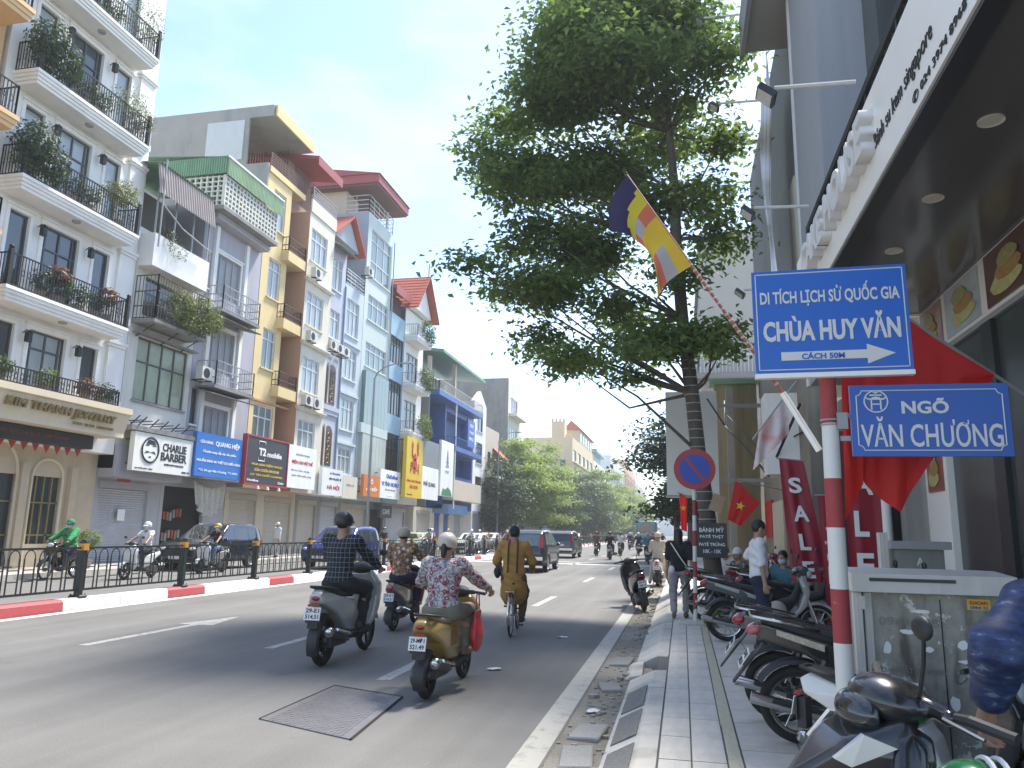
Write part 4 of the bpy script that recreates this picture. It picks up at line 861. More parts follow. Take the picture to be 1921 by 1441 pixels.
H_.body(M_CEM, 46.95, 51.6, .14, 3.5, [(47.2, 51.2, .15, 3.0)], x=GX, deep=8, name='ground_floor_wall'); H_.shutter(M_SHUTB, GX-.1, 47.2, 51.2, .15, 2.95)
signboard('food_sign', 'orange sign with a white flame emblem and lettering', -20.2, 46.7, 49.4, 3.7, 5.1, pnl('orange', (.62, .19, .04)), [('mỳ BẾP', I_W, .5, .35, .7, .24, .03), ('Ô', I_W, .5, .72, .14, .26, .02)])
signboard('gadget_shop_sign', 'white and blue shop sign with blue headline lettering', -20.2, 49.5, 53.3, 3.72, 5.7, pnl('bright white', (.84, .84, .81)), [('GiaReBest', I_B, .58, .78, .6, .15, .03), ('VI TÍNH MOBILE', I_B, .5, .52, .86, .18, .03), ('Sửa chữa  Phụ kiện', I_G, .5, .30, .5, .08, .01), ('www', I_W, .5, .1, .3, .05, .01)])
# ---- I: sky blue house
I_ = Bld('sky_blue_house', 'bright sky blue house with banded parapets and dark glazing', 53.2)
iz = [(5.0, 8.6), (10.0, 12.6), (13.9, 16.0)]
I_.body(M_SKYB, 51.72, 54.9, 3.5, 17.7, [(51.85, 54.8, a, c) for a, c in iz], deep=10)
for a, c in iz: I_.window(51.85, 54.8, a, c, cols=5, zs=[0, .7, 1], fm=M_DGREY, gm=M_GLASS, sill=False)
b = MB(); b.prism([(-20.6, 51.72, 19.4), (-25, 51.72, 20.9), (-25, 51.72, 21.1), (-20.6, 51.72, 19.7)], (0, 3.2, 0)); I_.add(b, 'lean_to_roof', M_REDM); I_.box('roof_fascia', M_REDM, -20.62, -20.55, 51.7, 54.95, 19.1, 19.72); I_.box('loft_shade', M_WOODB, -23, -21.3, 51.8, 54.8, 17.7, 19.3); I_.rail(FX-1, FX-.05, 51.8, 54.8, 17.7, 18.6, step=.2, sides=False)
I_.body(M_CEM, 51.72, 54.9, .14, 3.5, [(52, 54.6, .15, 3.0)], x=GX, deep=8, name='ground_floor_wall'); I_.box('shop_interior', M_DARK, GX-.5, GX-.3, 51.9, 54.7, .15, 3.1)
signboard('cafe_sign', 'dark café sign with thin white script over the shop door', -21.2, 52.2, 54.5, 2.4, 3.3, pnl('charcoal', (.045, .045, .05)), [('CAFE', I_W, .5, .5, .6, .4, .0)], legs=False)
# ---- J: white house with plant balconies and red tiled gable
J_ = Bld('gabled_plant_house', 'white house with plant filled balconies and a steep red tiled gable', 57.0)
jz = [(5.4, 7.6), (9.4, 11.6), (13.2, 15.4)]
J_.body(M_WHITE, 54.95, 59.4, 3.5, 18.9, [(55.5, 58.2, a, c) for a, c in jz], deep=9, msel=M_CEM)
for a, c in jz: J_.window(55.5, 58.2, a, c, cols=3, trans=.3, fm=M_FGREY, gm=M_GLASS, sill=False, name='balcony_door')
for z in (8.5, 12.3, 16.2): J_.slab(M_WHITE, FX, -19.9, 54.9, 58.6, z, z+.42, steps=3); J_.rail(FX, -19.95, 54.95, 58.5, z+.42, z+1.3, m=M_FGREY, step=.16)
b = MB(); b.prism([(-20.4, 55.0, 19.0), (-20.4, 59.4, 19.0), (-20.4, 57.2, 21.8)], (-5, 0, 0)); J_.add(b, 'gable', M_WHITE)
for (ya, za, yb, zb) in ((54.5, 18.7, 57.2, 22.0), (57.2, 22.0, 59.9, 18.7)):
    for i in range(10):
        u0, u1 = i/10, (i+1)/10; b = MB(); dz_ = .05; b.prism([(-19.8, ya+(yb-ya)*u0, za+(zb-za)*u0+.12), (-19.8, ya+(yb-ya)*u1, za+(zb-za)*u1+.12-(dz_ if za < zb else -dz_)), (-19.8, ya+(yb-ya)*u1, za+(zb-za)*u1), (-19.8, ya+(yb-ya)*u0, za+(zb-za)*u0)], (-6, 0, 0)); J_.add(b, 'tile_course', M_REDT)
b = MB(); b.tube([(-20, 57.2, 22), (-20, 57.2, 23.2)], .05, 5); J_.add(b, 'finial', M_REDM)
J_.body(M_CEM, 54.95, 59.4, .14, 3.5, [(55.2, 59, .15, 3.0)], x=GX, deep=8, name='ground_floor_wall'); J_.shutter(M_SHUT, GX-.1, 55.2, 59, .15, 2.95)
ys_ = signboard('lobster_sign', 'tall yellow restaurant sign with a red lobster', -19.8, 53.35, 56.95, 3.95, 8.45, pnl('yellow', (.72, .50, .02)), [('SAI SON', I_R, .5, .18, .5, .06, .03), ('BÁNH CANH TÔM HÙM', I_R, .5, .28, .84, .05, .02), ('0866 000', I_K, .26, .05, .3, .02, .01)], thick=.3)
b = MB(); X_ = -19.79; cy, cz = 55.15, 6.5
def blob2(cy, cz, ry, rz, n=12): b.prism([(X_, cy+ry*math.cos(2*math.pi*i/n), cz+rz*math.sin(2*math.pi*i/n)) for i in range(n)], (.012, 0, 0))
blob2(cy, cz, .5, .42); blob2(cy, cz+.5, .28, .3); blob2(cy, cz-.5, .3, .25)
for sg in (-1, 1):
    b.tube([(X_, cy+sg*.3, cz+.4), (X_, cy+sg*.65, cz+.7), (X_, cy+sg*.6, cz+1.1)], .06, 5); b.prism([(X_, cy+sg*.6, cz+1.0), (X_, cy+sg*.85, cz+1.3), (X_, cy+sg*.62, cz+1.75), (X_, cy+sg*.56, cz+1.4), (X_, cy+sg*.38, cz+1.6), (X_, cy+sg*.42, cz+1.2)], (.012, 0, 0))
    for k_ in range(3): b.tube([(X_, cy+sg*.4, cz-.1-.15*k_), (X_, cy+sg*.8, cz+.1-.25*k_), (X_, cy+sg*.9, cz-.25-.25*k_)], .03, 4)
ys_.add(b, 'lobster_emblem', I_R)['kind'] = 'stuff'
signboard('noodle_sign', 'white sign with black PHỞ QUANG lettering beside the yellow lobster sign', -19.8, 57.0, 61.1, 3.98, 6.55, pnl('bright white', (.84, .84, .81)), [('PHỞ QUANG', I_K, .45, .48, .72, .2, .02)])
signboard('grey_sign_back', 'blank grey back panel above the black lettered white sign', -19.9, 57.1, 61.3, 6.62, 8.7, pnl('slate grey', (.20, .215, .22)))
bn = signboard('mountain_sign', 'tall white banner sign with a dark tree emblem and green hills', -19.8, 61.7, 65.3, 4.45, 9.15, pnl('bright white', (.84, .84, .81)), [('1987', I_G, .5, .44, .34, .06, .01)])
b = MB(); b.prism([(-19.79, 62.0, 4.5), (-19.79, 65.1, 4.5), (-19.79, 64.6, 5.0), (-19.79, 63.8, 5.25), (-19.79, 63.0, 5.0), (-19.79, 62.4, 5.1)], (.01, 0, 0)); bn.add(b, 'hills_emblem', I_GR)
b = MB()
for k_ in range(4): b.prism([(-19.788, 63.0+.1*k_, 6.95+.35*k_), (-19.788, 64.0-.1*k_, 6.95+.35*k_), (-19.788, 63.5, 7.5+.35*k_)], (.01, 0, 0))
bn.add(b, 'tree_emblem', I_G)['kind'] = 'stuff'
# ---- K: blue veranda building with grey flank
K_ = Bld('blue_veranda_building', 'grey flanked building with royal blue open verandas and a top loggia', 69.5)
K_.body(M_CEM, 61.2, 66.0, 3.5, 16.2, [(62.0, 65.5, 13.6, 15.8)], x=-23.0, deep=9, name='wall')
K_.box('flank_wall', M_CEM, -29, -20.9, 61.2, 61.4, 3.5, 13.6); K_.box('loggia_post', M_BEIGE, -21.2, -20.9, 61.2, 61.6, 13.6, 16.4); K_.box('loggia_post', M_BEIGE, -20.4, -20.1, 66.0, 66.4, 13.6, 16.8)
K_.box('loggia_floor', M_ROYAL, -24, -20, 61.2, 75.9, 13.0, 13.45); K_.rail(-21, -20.05, 61.3, 75.8, 13.45, 14.4, m=M_IVORY, step=.22); K_.box('loggia_back', M_STAINED, -24.2, -24, 61.4, 75.9, 13.45, 16.6)
b = MB(); b.prism([(-25, 61.0, 17.6), (-19.7, 61.0, 16.9), (-19.7, 61.0, 16.65), (-25, 61.0, 17.3)], (0, 14.5, 0)); K_.add(b, 'roof', M_GREENM)
K_.body(M_ROYAL, 66.2, 76.0, 3.5, 13.0, [(66.6, 75.6, 9.4, 12.4), (66.6, 75.6, 6.6, 8.6)], x=-21.0, deep=8, depth=1.4, name='veranda_wall')
K_.window(66.6, 70.6, 9.4, 12.4, x=-22.3, cols=4, zs=[0, .5, 1], fm=M_FWHITE, gm=M_GLASSG, sill=False); K_.box('veranda_panel', M_ROYAL, -22.4, -22.3, 70.7, 75.6, 9.3, 12.5); K_.box('veranda_panel', M_ROYAL, -22.4, -22.3, 66.6, 75.6, 6.5, 8.7)
K_.slab(M_ROYAL, -21, -20, 66.2, 75.9, 8.75, 9.1); K_.rail(-21, -20.05, 66.3, 75.8, 9.1, 10.0, m=M_ROYAL, step=.25); K_.slab(M_FWHITE, -21, -20.1, 66.2, 75.9, 9.11, 9.2, name='veranda_floor')
b = MB(); b.box(-20.15, -20.05, 66.6, 66.75, 3.5, 13); K_.add(b, 'pole', M_FWHITE); K_.slab(M_BEIGE, -21, -20, 66.2, 75.9, 4.3, 6.1, name='lower_balcony')
signboard('small_blue_sign', 'small royal blue sign with white lines hanging on the veranda', -20.02, 70.5, 73.0, 9.6, 12.2, pnl('royal', (.03, .11, .40)), [('CHO', I_W, .5, .8, .5, .12, .02), ('THUÊ', I_W, .5, .55, .6, .12, .02), ('0912', I_W, .5, .3, .6, .12, .02)], legs=False)
K_.body(M_IVORY, 61.2, 76.0, .14, 3.5, [(62, 65.5, .15, 3), (66.8, 68.4, .15, 3), (69.6, 71.2, .15, 3), (73, 75.4, .15, 3)], x=GX, deep=8, name='ground_floor_wall')
for (a, c, m_) in ((62, 65.5, M_SHUTB), (66.8, 68.4, M_ROYAL), (69.6, 71.2, M_ROYAL), (73, 75.4, M_SHUT)): K_.shutter(m_, GX-.1, a, c, .15, 2.95)
K_.box('shop_band', mat('faded blue band', (.16, .30, .52), .6, var=.2), GX, -20.4, 66.2, 72.5, 3.1, 3.9)
# ---- L, M, N
L2 = Bld('white_narrow_house', 'slim white house with dark windows next to the blue verandas', 78.5)
L2.body(M_WHITE, 76.1, 81.2, .14, 15.0, [(77.2, 79.8, a, a+2.2) for a in (5, 8.6, 12)], deep=8)
for a in (5, 8.6, 12): L2.window(77.2, 79.8, a, a+2.2, cols=2, trans=.3, fm=M_DGREY, gm=M_GLASS)
b = MB(); b.prism([(FX, 76.1, 15), (FX, 81.2, 15), (FX, 78.6, 16.4)], (-.4, 0, 0)); L2.add(b, 'gable_parapet', M_WHITE); L2.shutter(M_SHUT, FX+.02, 76.6, 80.6, .15, 3.3)
M2 = Bld('beige_old_house', 'old beige house with brick strip and tiled lean-to beside the grey tower wall', 84)
M2.body(M_BEIGE, 81.3, 87.5, .14, 13.0, [(82.2, 83.6, a, a+1.9) for a in (5, 8.4)], deep=8)
for a in (5, 8.4): M2.window(82.2, 83.6, a, a+1.9, cols=2, fm=M_WOODB, gm=M_GLASS)
M2.slab(M_IVORY, FX, -20, 81.4, 87.4, 7.4, 7.7); b = MB(); b.prism([(-19.7, 84.5, 9.6), (-19.7, 88, 9.6), (-21.2, 88, 11), (-21.2, 84.5, 11)], (0, 0, .15)); M2.add(b, 'lean_to', M_REDT); M2.shutter(mat('teal shutter', (.06, .20, .24), .5, var=.2), FX+.02, 82, 87, .15, 3.3)
N2 = Bld('grey_flank_tower', 'tall building showing a blank stained grey flank wall', 97)
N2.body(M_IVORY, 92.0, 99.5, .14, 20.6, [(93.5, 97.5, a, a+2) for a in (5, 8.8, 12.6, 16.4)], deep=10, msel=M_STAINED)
for a in (5, 8.8, 12.6, 16.4): N2.window(93.5, 97.5, a, a+2, cols=3, fm=M_FWHITE, gm=M_GLASS); N2.slab(M_IVORY, FX, -20, 92.5, 99, a-.6, a-.2)
# ================================================================== FAR END OF THE STREET
def far_block(name, label, y0, y1, h, m, x=-21., deep=10, floors=None, wm=None, cols=4, side=None, band=None):
    t = Bld(name, label, (y0+y1)/2, x=x); n = floors or max(1, int((h-4.2)/3.6)); W = y1-y0; hol = []; cw = W/cols
    for i in range(n):
        for k in range(cols): hol.append((y0+cw*(k+.2), y0+cw*(k+.8), 5+3.6*i, 7.1+3.6*i))
    t.body(m, y0, y1, .14, h, hol, deep=deep, depth=.3, msel=side or m)
    for (a, c, e, f) in hol: t.box('window', wm or M_GLASS, x-.28, x-.2, a, c, e, f)
    for i in range(n): t.slab(m, x, x+.5, y0+.3, y1-.3, 4.4+3.6*i, 4.6+3.6*i, name='ledge')
    b_ = t.box('shop_band', band or M_PWHT2, x, x+.7, y0+.4, y1-.4, 3.2, 4.2); t.shutter(M_SHUT, x+.02, y0+.6, y1-.6, .15, 3.0, .2); return t
M_PWHT2 = mat('shop band pale', (.55, .55, .55), .5, var=.1)
far_block('dark_glass_block', 'dark glass fronted block with red bunting behind the street trees', 99.6, 112, 13, mat('dark cladding', (.06, .07, .09), .4, var=.2), cols=3, band=I_R)
far_block('low_yellow_block', 'low yellow painted block behind the bright street trees', 112.3, 146, 8.5, M_YEL, cols=6, floors=1, band=M_CREAM)
far_block('pale_back_block', 'pale mid rise block standing behind the low yellow block', 112.5, 147, 15.5, plaster('pale back render', (.58, .56, .52), .25), x=-25.5, cols=6)
ct = far_block('turreted_building', 'cream building with a battlemented turret and a red tiled top room', 150, 186, 20.2, plaster('cream render', (.62, .50, .32), .2), cols=5)
M_CR = MATS['cream render']
ct.box('turret', M_CR, -25.2, -22.6, 150, 153, 20.2, 23.4)
for i in range(4): ct.box('merlon', M_CR, -25.2+.75*i, -24.8+.75*i, 149.9, 150.3, 23.4, 24.0)
for i in range(6): ct.box('merlon', M_CR, -22.4+.25*i*.9, -22.25+.25*i*.9, 149.9, 150.3, 20.2, 20.8)
ct.box('top_room', M_CR, -24, -21.2, 162, 186, 20.2, 23.2); b = MB(); b.prism([(-20.6, 161, 23.2), (-24.5, 161, 23.2), (-22.8, 161, 25.2)], (0, 26, 0)); ct.add(b, 'tiled_roof', M_REDT)
for i in range(5): ct.box('window', M_GLASS, -21.2, -21.12, 163+4.5*i, 165.6+4.5*i, 20.8, 22.8)
for z in (8, 13.5): ct.box('side_window', M_GLASS, -23.4, -22.4, 149.92, 149.99, z, z+2.2)
pw = far_block('white_terrace_block', 'white apartment block with teal roof terraces beyond the turret', 188, 232, 19, M_WHITE, cols=6)
pw.box('roof_terrace', mat('teal sheet roof', (.18, .38, .42), .5, var=.1), -26, -20.5, 190, 215, 21.5, 22.2); pw.box('penthouse', M_PBL, -27, -22, 192, 214, 19, 21.5)
far_block('pale_far_block', 'pale grey tower block in the far distance', 234, 290, 25, plaster('far grey', (.55, .57, .58), .15), cols=7)
far_block('far_orange_block', 'orange and red block near the end of the street', 292, 360, 29, plaster('far orange', (.52, .32, .22), .15), cols=7)
far_block('far_white_block', 'white block closing the end of the street', 362, 460, 26, M_IVORY, cols=8)
far_block('street_end_block', 'pale block standing across the end of the street', 560, 600, 18, plaster('far end pale', (.50, .52, .54), .1), x=6, deep=40, cols=5)
# lamp posts on the far pavement
def lamp_post(y, label, x=-19.2, h=11.0):
    t = Thing('street_lamp', label, 'street lamp', (x, y, .14)); b = MB(); b.tube([(0, 0, 0), (0, 0, 6), (0, 0, h)]+[(1.9*(1-math.cos(a)), .1, h+1.0*math.sin(a)) for a in (.4, .8, 1.2, 1.5)], [.10, .085, .06, .05, .045, .04, .04], 8); t.add(b, 'post', mat('galvanised post', (.30, .31, .31), .45, .5, var=.1), smooth=40)
    b = MB(); b.sphere((2.15, .1, h+.98), (.42, .12, .08), 10, 6); t.add(b, 'lamp_head', M_FGREY, smooth=True); return t
lamp_post(45.2, 'curved arm street lamp in front of the glazed tower house'); lamp_post(80, 'curved arm street lamp in front of the white narrow house')
# condensers and balcony plants on the far facades
for (x, y, z, l) in ((-20.35, 29.15, 7.9, 'beside the barber house window'), (-20.2, 38.4, 15.65, 'under the top bay window of the yellow house'), (-20.2, 38.3, 11.9, 'under the middle bay window of the yellow house'), (-20.2, 38.3, 8.25, 'left of the pair under the lower bay window'), (-20.2, 39.3, 8.25, 'right of the pair under the lower bay window'), (-20.5, 41.5, 12.2, 'first of three on the lilac house'), (-20.5, 42.45, 12.2, 'middle of three on the lilac house'), (-20.5, 43.35, 12.2, 'last of three on the lilac house'), (-20.6, 46.6, 18.6, 'on the terrace of the pale blue house')): ac_unit(x, y, z, 'cream air conditioner condenser '+l)
PG = 'plants on the far balconies'
for (z, yy, l) in ((16.1, 18.9, 'upper'), (12.43, 18.9, 'middle')):
    plant('hanging_bush', 'big drooping dark green bush on the %s white balcony corner' % l, (-20.35, yy, z), [((.1, 0, 1.3), (.65, .7, .75)), ((.3, .5, .8), (.5, .7, .7)), ((.2, -.2, .6), (.4, .5, .6))], M_LEAFD, leaf=.13, dens=520, group=PG)
plant('round_topiary', 'clipped round topiary on the middle white balcony', (-20.3, 22.9, 12.43), [((0, 0, 1.35), (.6, .75, .5))], leaf_mat('topiary leaves', (.10, .12, .025), (.16, .18, .05)), leaf=.09, dens=900, group=PG)
plant('loose_shrub', 'loose pale shrub on the upper white balcony', (-20.3, 22.9, 16.1), [((0, -.1, 1.3), (.6, .9, .6)), ((.1, .5, .9), (.5, .6, .5))], leaf_mat('dusty green leaves', (.10, .13, .06), (.18, .20, .10)), leaf=.10, dens=300, group=PG)
plant('loose_shrub', 'thin leafy shrub on the top white balcony', (-20.3, 22.8, 19.85), [((0, 0, 1.2), (.5, .9, .9)), ((.1, .7, 1.4), (.4, .5, .9))], leaf_mat('dusty green leaves', 0, 0), leaf=.09, dens=200, group=PG)
for (z, n) in ((8.78, 4), (12.43, 3), (16.1, 3), (19.85, 3)):
    for k in range(n): yy = 20.0+k*(.8 if n == 4 else .75); plant('balcony_plant', 'leafy pot plant behind the iron rail of the %s white balcony' % {8.78: 'lowest', 12.43: 'second', 16.1: 'third', 19.85: 'top'}[z], (-20.35, yy, z), [((.05, 0, .62), (.3, .42, .38))], M_LEAFD if (k+int(z)) % 3 else M_LEAFM, leaf=.12, dens=420, group=PG+' %.0f' % z)
for (y, z, l) in ((20.6, 9.0, 'beside the lowest white balcony door'), (22.9, 9.0, 'near the end of the lowest white balcony')): plant('spiky_plant', 'reddish spiky plant '+l, (-20.3, y, 8.78), [((0, 0, .95), (.32, .4, .35))], M_LEAFR, leaf=.22, dens=240, group=PG+' red', up=.9)
plant('caged_shrub', 'large yellow green shrub bursting out of the caged balcony', (-20.2, 27.0, 9.55), [((.2, -.4, .9), (.55, .9, .7)), ((.3, .8, 1.0), (.55, .9, .65)), ((.35, 1.7, .8), (.4, .6, .6)), ((.3, .3, .3), (.5, 1.2, .4))], leaf_mat('caged shrub leaves', (.07, .11, .02), (.16, .19, .05)), leaf=.13, dens=420, group=PG)
plant('parapet_vine', 'thin vine trailing on the white parapet under the rusty awning', (-20.25, 25.6, 13.1), [((0, 0, .2), (.25, .6, .25)), ((.1, .6, -.3), (.12, .8, .5))], M_LEAFM, leaf=.09, dens=160, pot=False, group=PG)
for (y, m_, l) in ((20.6, M_LEAFY, 'yellow green pot plant over the middle of the jewellery canopy'), (18.9, M_LEAFM, 'green pot plant over the near end of the jewellery canopy'), (22.4, M_LEAFR, 'flowering pot plant over the far end of the jewellery canopy'), (23.3, M_LEAFD, 'dark low plant at the far end of the jewellery canopy')): plant('canopy_plant', l, (-20.3, y, 5.8), [((.05, 0, .5), (.28, .5, .35))], m_, leaf=.12, dens=360, group=PG)
for (z, l) in ((8.92, 'lowest'), (12.72, 'middle'), (16.62, 'top')): plant('balcony_shrub', 'green shrub spilling over the %s balcony of the gabled house' % l, (-19.95, 57.0, z), [((.1, 0, .9), (.6, 1.1, .8)), ((.2, .6, .3), (.4, .8, .6))], M_LEAFM if l != 'lowest' else M_LEAFY, leaf=.2, dens=130, group=PG)
plant('divider_topiary', 'small round potted shrub on the far pavement beside the green raincoat rider', (-19.6, 22.6, .14), [((0, 0, .95), (.4, .42, .34))], M_LEAFY, leaf=.07, dens=1500, group=None)
# ================================================================== TREES
def tree(name, label, trunk_pts, trunk_r, pads, leaf, dens, m, seed, group=None, limb_r=.06, gaps=.55, wrap=None):
    """pads: (centre, radii) flattened leaf tiers in street coordinates"""
    rng = np.random.default_rng(seed); base = trunk_pts[0]; t = Thing(name, label, 'tree', base, world=True, group=group); T = [Vector(p) for p in trunk_pts]
    b = MB(); b.tube(trunk_pts, trunk_r, 12); tr = t.add(b, 'trunk', M_BARK, smooth=True)
    lb = MB(); C = []; N = []
    for c, r in pads:
        c = np.array(c, float); r = np.array(r, float)
        # limb from the trunk point a little lower than the pad
        zt = c[2]-abs(c[0]-T[0].x)*.35-.4; k = min(range(len(T)), key=lambda i: abs(T[i].z-zt)); s = np.array(T[k]); mid = (s+c)/2+rng.normal(size=3)*.18+np.array([0, 0, -.1])
        lb.tube([tuple(s), tuple(mid), tuple(c)], [limb_r*1.1, limb_r*.6, limb_r*.2], 5)
        nt = int(3+5*r[0])
        subs = []
        for _ in range(nt):
            a = rng.uniform(0, 2*np.pi); q = c+np.array([np.cos(a)*r[0]*.75, np.sin(a)*r[1]*.75, rng.normal()*.25*r[2]]); lb.tube([tuple(c), tuple((c+q)/2+rng.normal(size=3)*.08), tuple(q)], [limb_r*.3, limb_r*.2, limb_r*.08], 4, cap=False)
        # sprays of leaves: small clumps inside the tier
        ncl = max(6, int(dens*r[0]*r[1])); d = rng.normal(size=(ncl, 3)); d /= np.linalg.norm(d, axis=1)[:, None]; rad = rng.uniform(0.05, 1.0, ncl)**.55
        cc = c+d*r*rad[:, None]*(1+.2*np.sin(3*np.arctan2(d[:, 1], d[:, 0])+rng.uniform(0, 6)))[:, None]
        keep = (np.sin(cc[:, 0]*2.3+seed)*np.sin(cc[:, 1]*2.1)*np.sin(cc[:, 2]*3.1+1.7)) > -gaps; cc = cc[keep]
        per = 17; n = len(cc)*per; e = rng.normal(size=(n, 3))*np.array([1, 1, .38])*leaf*1.9
        C.append(np.repeat(cc, per, 0)+e); N.append(rng.normal(size=(n, 3))*.55+np.array([0, 0, 1.0])+np.repeat(d[keep], per, 0)*.4)
    t.add(lb, 'limbs', M_BARK)['kind'] = 'stuff'
    off = np.array(t.off); obj_of(leaf_mesh('crown', np.concatenate(C)-off, np.concatenate(N), leaf, m, rng, aspect=.55), 'crown', t.root)
    if wrap:
        for i in range(wrap[2]):
            z = wrap[0]+(wrap[1]-wrap[0])*i/wrap[2]; k = max(j for j in range(len(T)) if T[j].z <= z); k2 = min(k+1, len(T)-1); u = 0 if k2 == k else (z-T[k].z)/(T[k2].z-T[k].z); p = T[k].lerp(T[k2], u); r = (trunk_r[k]*(1-u)+trunk_r[k2]*u)+.008
            b = MB(); b.torus(r, .011, (p.x, p.y, p.z), 'z', 14, 4); o = t.add(b, 'light_string', mat('cable grey white', (.42, .42, .40), .6)); o.rotation_euler = (R(random.uniform(-4, 4)), R(random.uniform(-5, 5)), 0); o.rotation_euler = (0, 0, 0)
    return t
# crown tiers of the big street tree: X, height, half width, half depth of the tier (metres)
PADS = [(-1.78, 13.7, 1.43, 0.48), (0.12, 13.45, 1.33, 0.67), (-0.95, 14.82, 1.81, 0.57), (-2.62, 12.77, 1.24, 0.43), (0.83, 12.33, 0.86, 0.67), (-4.04, 12.02, 0.9, 0.36), (-2.44, 11.71, 1.24, 0.48), (-0.48, 11.71, 1.43, 0.67), (1.07, 10.78, 0.57, 0.57), (-4.58, 10.82, 0.59, 0.29), (-3.51, 10.47, 1.09, 0.43), (-1.66, 10.35, 1.14, 0.48), (0.59, 9.72, 0.81, 0.62), (-3.98, 9.85, 0.52, 0.25), (-2.5, 9.48, 0.9, 0.38), (-3.33, 8.71, 0.81, 0.29), (-2.02, 8.23, 1.05, 0.4), (0.83, 8.61, 0.62, 0.52), (-0.59, 9.1, 0.86, 0.48), (-4.22, 7.43, 0.55, 0.21), (-2.85, 7.22, 1.0, 0.34), (-1.31, 6.74, 0.76, 0.29), (-3.21, 6.12, 0.48, 0.23), (-2.32, 5.5, 0.76, 0.29), (-0.36, 5.77, 1.09, 0.27), (0.77, 5.94, 0.57, 0.25), (-1.07, 5.13, 0.44, 0.19), (0.24, 7.12, 0.57, 0.29)]
rt = random.Random(21); pads = []
for (x, z, rx, rz_) in PADS:
    for j in range(3 if rx > .95 else 2):
        Y = 17+rt.uniform(-2.0, 2.0)*(1.0 if j else .3); pads.append(((x+rt.uniform(-.44, .44)*rx*(1 if j else .2), Y, z+rt.uniform(-.3, .5)*rz_), (rx*.97, max(.6, rx*.8), rz_*.75)))
M_LEAFT = leaf_mat('street tree leaves', (.075, .14, .034), (.155, .24, .06), .5)
tree('street_tree', 'tall dark green tiered street tree leaning over the pavement behind the blue signs', [(.68, 17, .10), (.60, 17, 1.0), (.50, 17, 2.3), (.37, 17, 3.4), (.27, 17, 4.7), (.10, 17, 6.4), (.0, 17, 8.3), (.0, 17, 9.5), (-.1, 17, 11), (-.15, 17, 13.5)], [.25, .185, .17, .16, .155, .14, .13, .11, .08, .03], pads, .17, 72, M_LEAFT, 4, limb_r=.042, wrap=(1.2, 6.2, 26))
M_LEAFS = leaf_mat('sunlit street tree leaves', (.13, .20, .035), (.25, .34, .075), .5)
def row_tree(x, y, h, w, label, m, seed, leaf=.34, group=None, dens=9, zb=.28, lean=0.):
    r = random.Random(seed); pads = []
    tiers = 6
    for i in range(tiers):
        u = i/(tiers-1); z = h*(zb+(1-zb)*u); rad = w*(.62+.42*math.sin(math.pi*(.25+.62*(1-u))))*(1-.45*u*u); n = 4 if u < .8 else 2
        for j in range(n):
            a = r.uniform(0, 6.28); q = rad*r.uniform(.3, .72); pads.append(((x+math.cos(a)*q+lean*u, y+math.sin(a)*q, z+r.uniform(-.4, .4)), (rad*.55, rad*.55, h*.055)))
    tree('row_tree', label, [(x, y, .1), (x+.1, y, h*.3), (x+lean*.5, y, h*.65), (x+lean, y, h*.95)], [.2, .16, .1, .03], pads, leaf, dens, m, seed, group, limb_r=.05, gaps=.6)
row_tree(-19.3, 82, 9.2, 3.4, 'bushy street tree by the red bunting in front of the beige old house', M_LEAFD, 41)
row_tree(-18.8, 91, 12.0, 5.4, 'large bright green street tree in front of the grey tower wall', M_LEAFS, 42, dens=11)
row_tree(-18.6, 102, 13.0, 5.2, 'bright green street tree in front of the turreted cream building', M_LEAFS, 43, dens=11)
row_tree(-18.0, 112, 10.0, 4.6, 'spreading green street tree over the parked motorbikes', M_LEAFM, 44, dens=10)
for i in range(9): row_tree(-17.4+.35*i, 138+19*i, 11.5+(i % 3)*1.3, 6.2, 'pale green tree in the distant row along the far pavement', M_LEAFS if i % 3 else M_LEAFM, 50+i, leaf=.5, group='distant trees on the far pavement', dens=7, zb=.2)
row_tree(-.4, 47, 9.2, 2.6, 'dark layered tree beside the white light box on the near pavement', M_LEAFD, 70, dens=12, zb=.34)
for i in range(4): row_tree(1.2-.1*i, 66+22*i, 10.0, 2.8+.1*i, 'dark tree in the distant row along the near pavement', M_LEAFM, 71+i, leaf=.4, group='distant trees on the near pavement', dens=9, zb=.42)
# ================================================================== NEAR SIDE BUILDINGS (facing the road, -X)
M_SOFF = mat('glossy charcoal soffit', (.115, .108, .10), .14, var=.1, spec=.7); M_PWHT = mat('white painted metal', (.88, .85, .79), .35, var=.03, scale=1, dirt=.08)
M_DKGR = mat('dark green grey panel', (.045, .052, .05), .25, var=.1, spec=.6); M_CHAR = mat('charcoal frame', (.025, .027, .03), .35); M_GREYW = plaster('mid grey render', (.26, .27, .28), .3); M_GREYB = plaster('blue grey render', (.33, .35, .38), .25)
S_ = Thing('cake_shop_building', 'shop building with a white lettered fascia over a glossy dark soffit', 'building', (3.3, 6, .14), world=True)
b = MB(); b.box(1.72, 1.86, -8, 11.2, 4.69, 5.56); fas = S_.add(b, 'fascia', M_PWHT)
S_.box('soffit', M_SOFF, 1.86, 3.35, -8, 11.2, 4.72, 4.82); S_.box('fascia_lip', M_CHAR, 1.74, 1.9, -8, 11.2, 4.655, 4.688); S_.box('canopy_end', M_PWHT, 1.72, 3.3, 11.2, 11.26, 4.69, 5.56)
for yy in (3.0, 4.4, 5.83, 7.2, 8.55, 9.9):
    b = MB(); b.lathe([(0, 4.712), (.075, 4.712), (.092, 4.704), (.092, 4.72)], 'z', 20, (2.31, yy, 0)); S_.add(b, 'downlight', mat('lamp diffuser warm', (.70, .64, .52), .5))
M_BAND = mat('cream picture band', (.74, .71, .65), .4, var=.06)
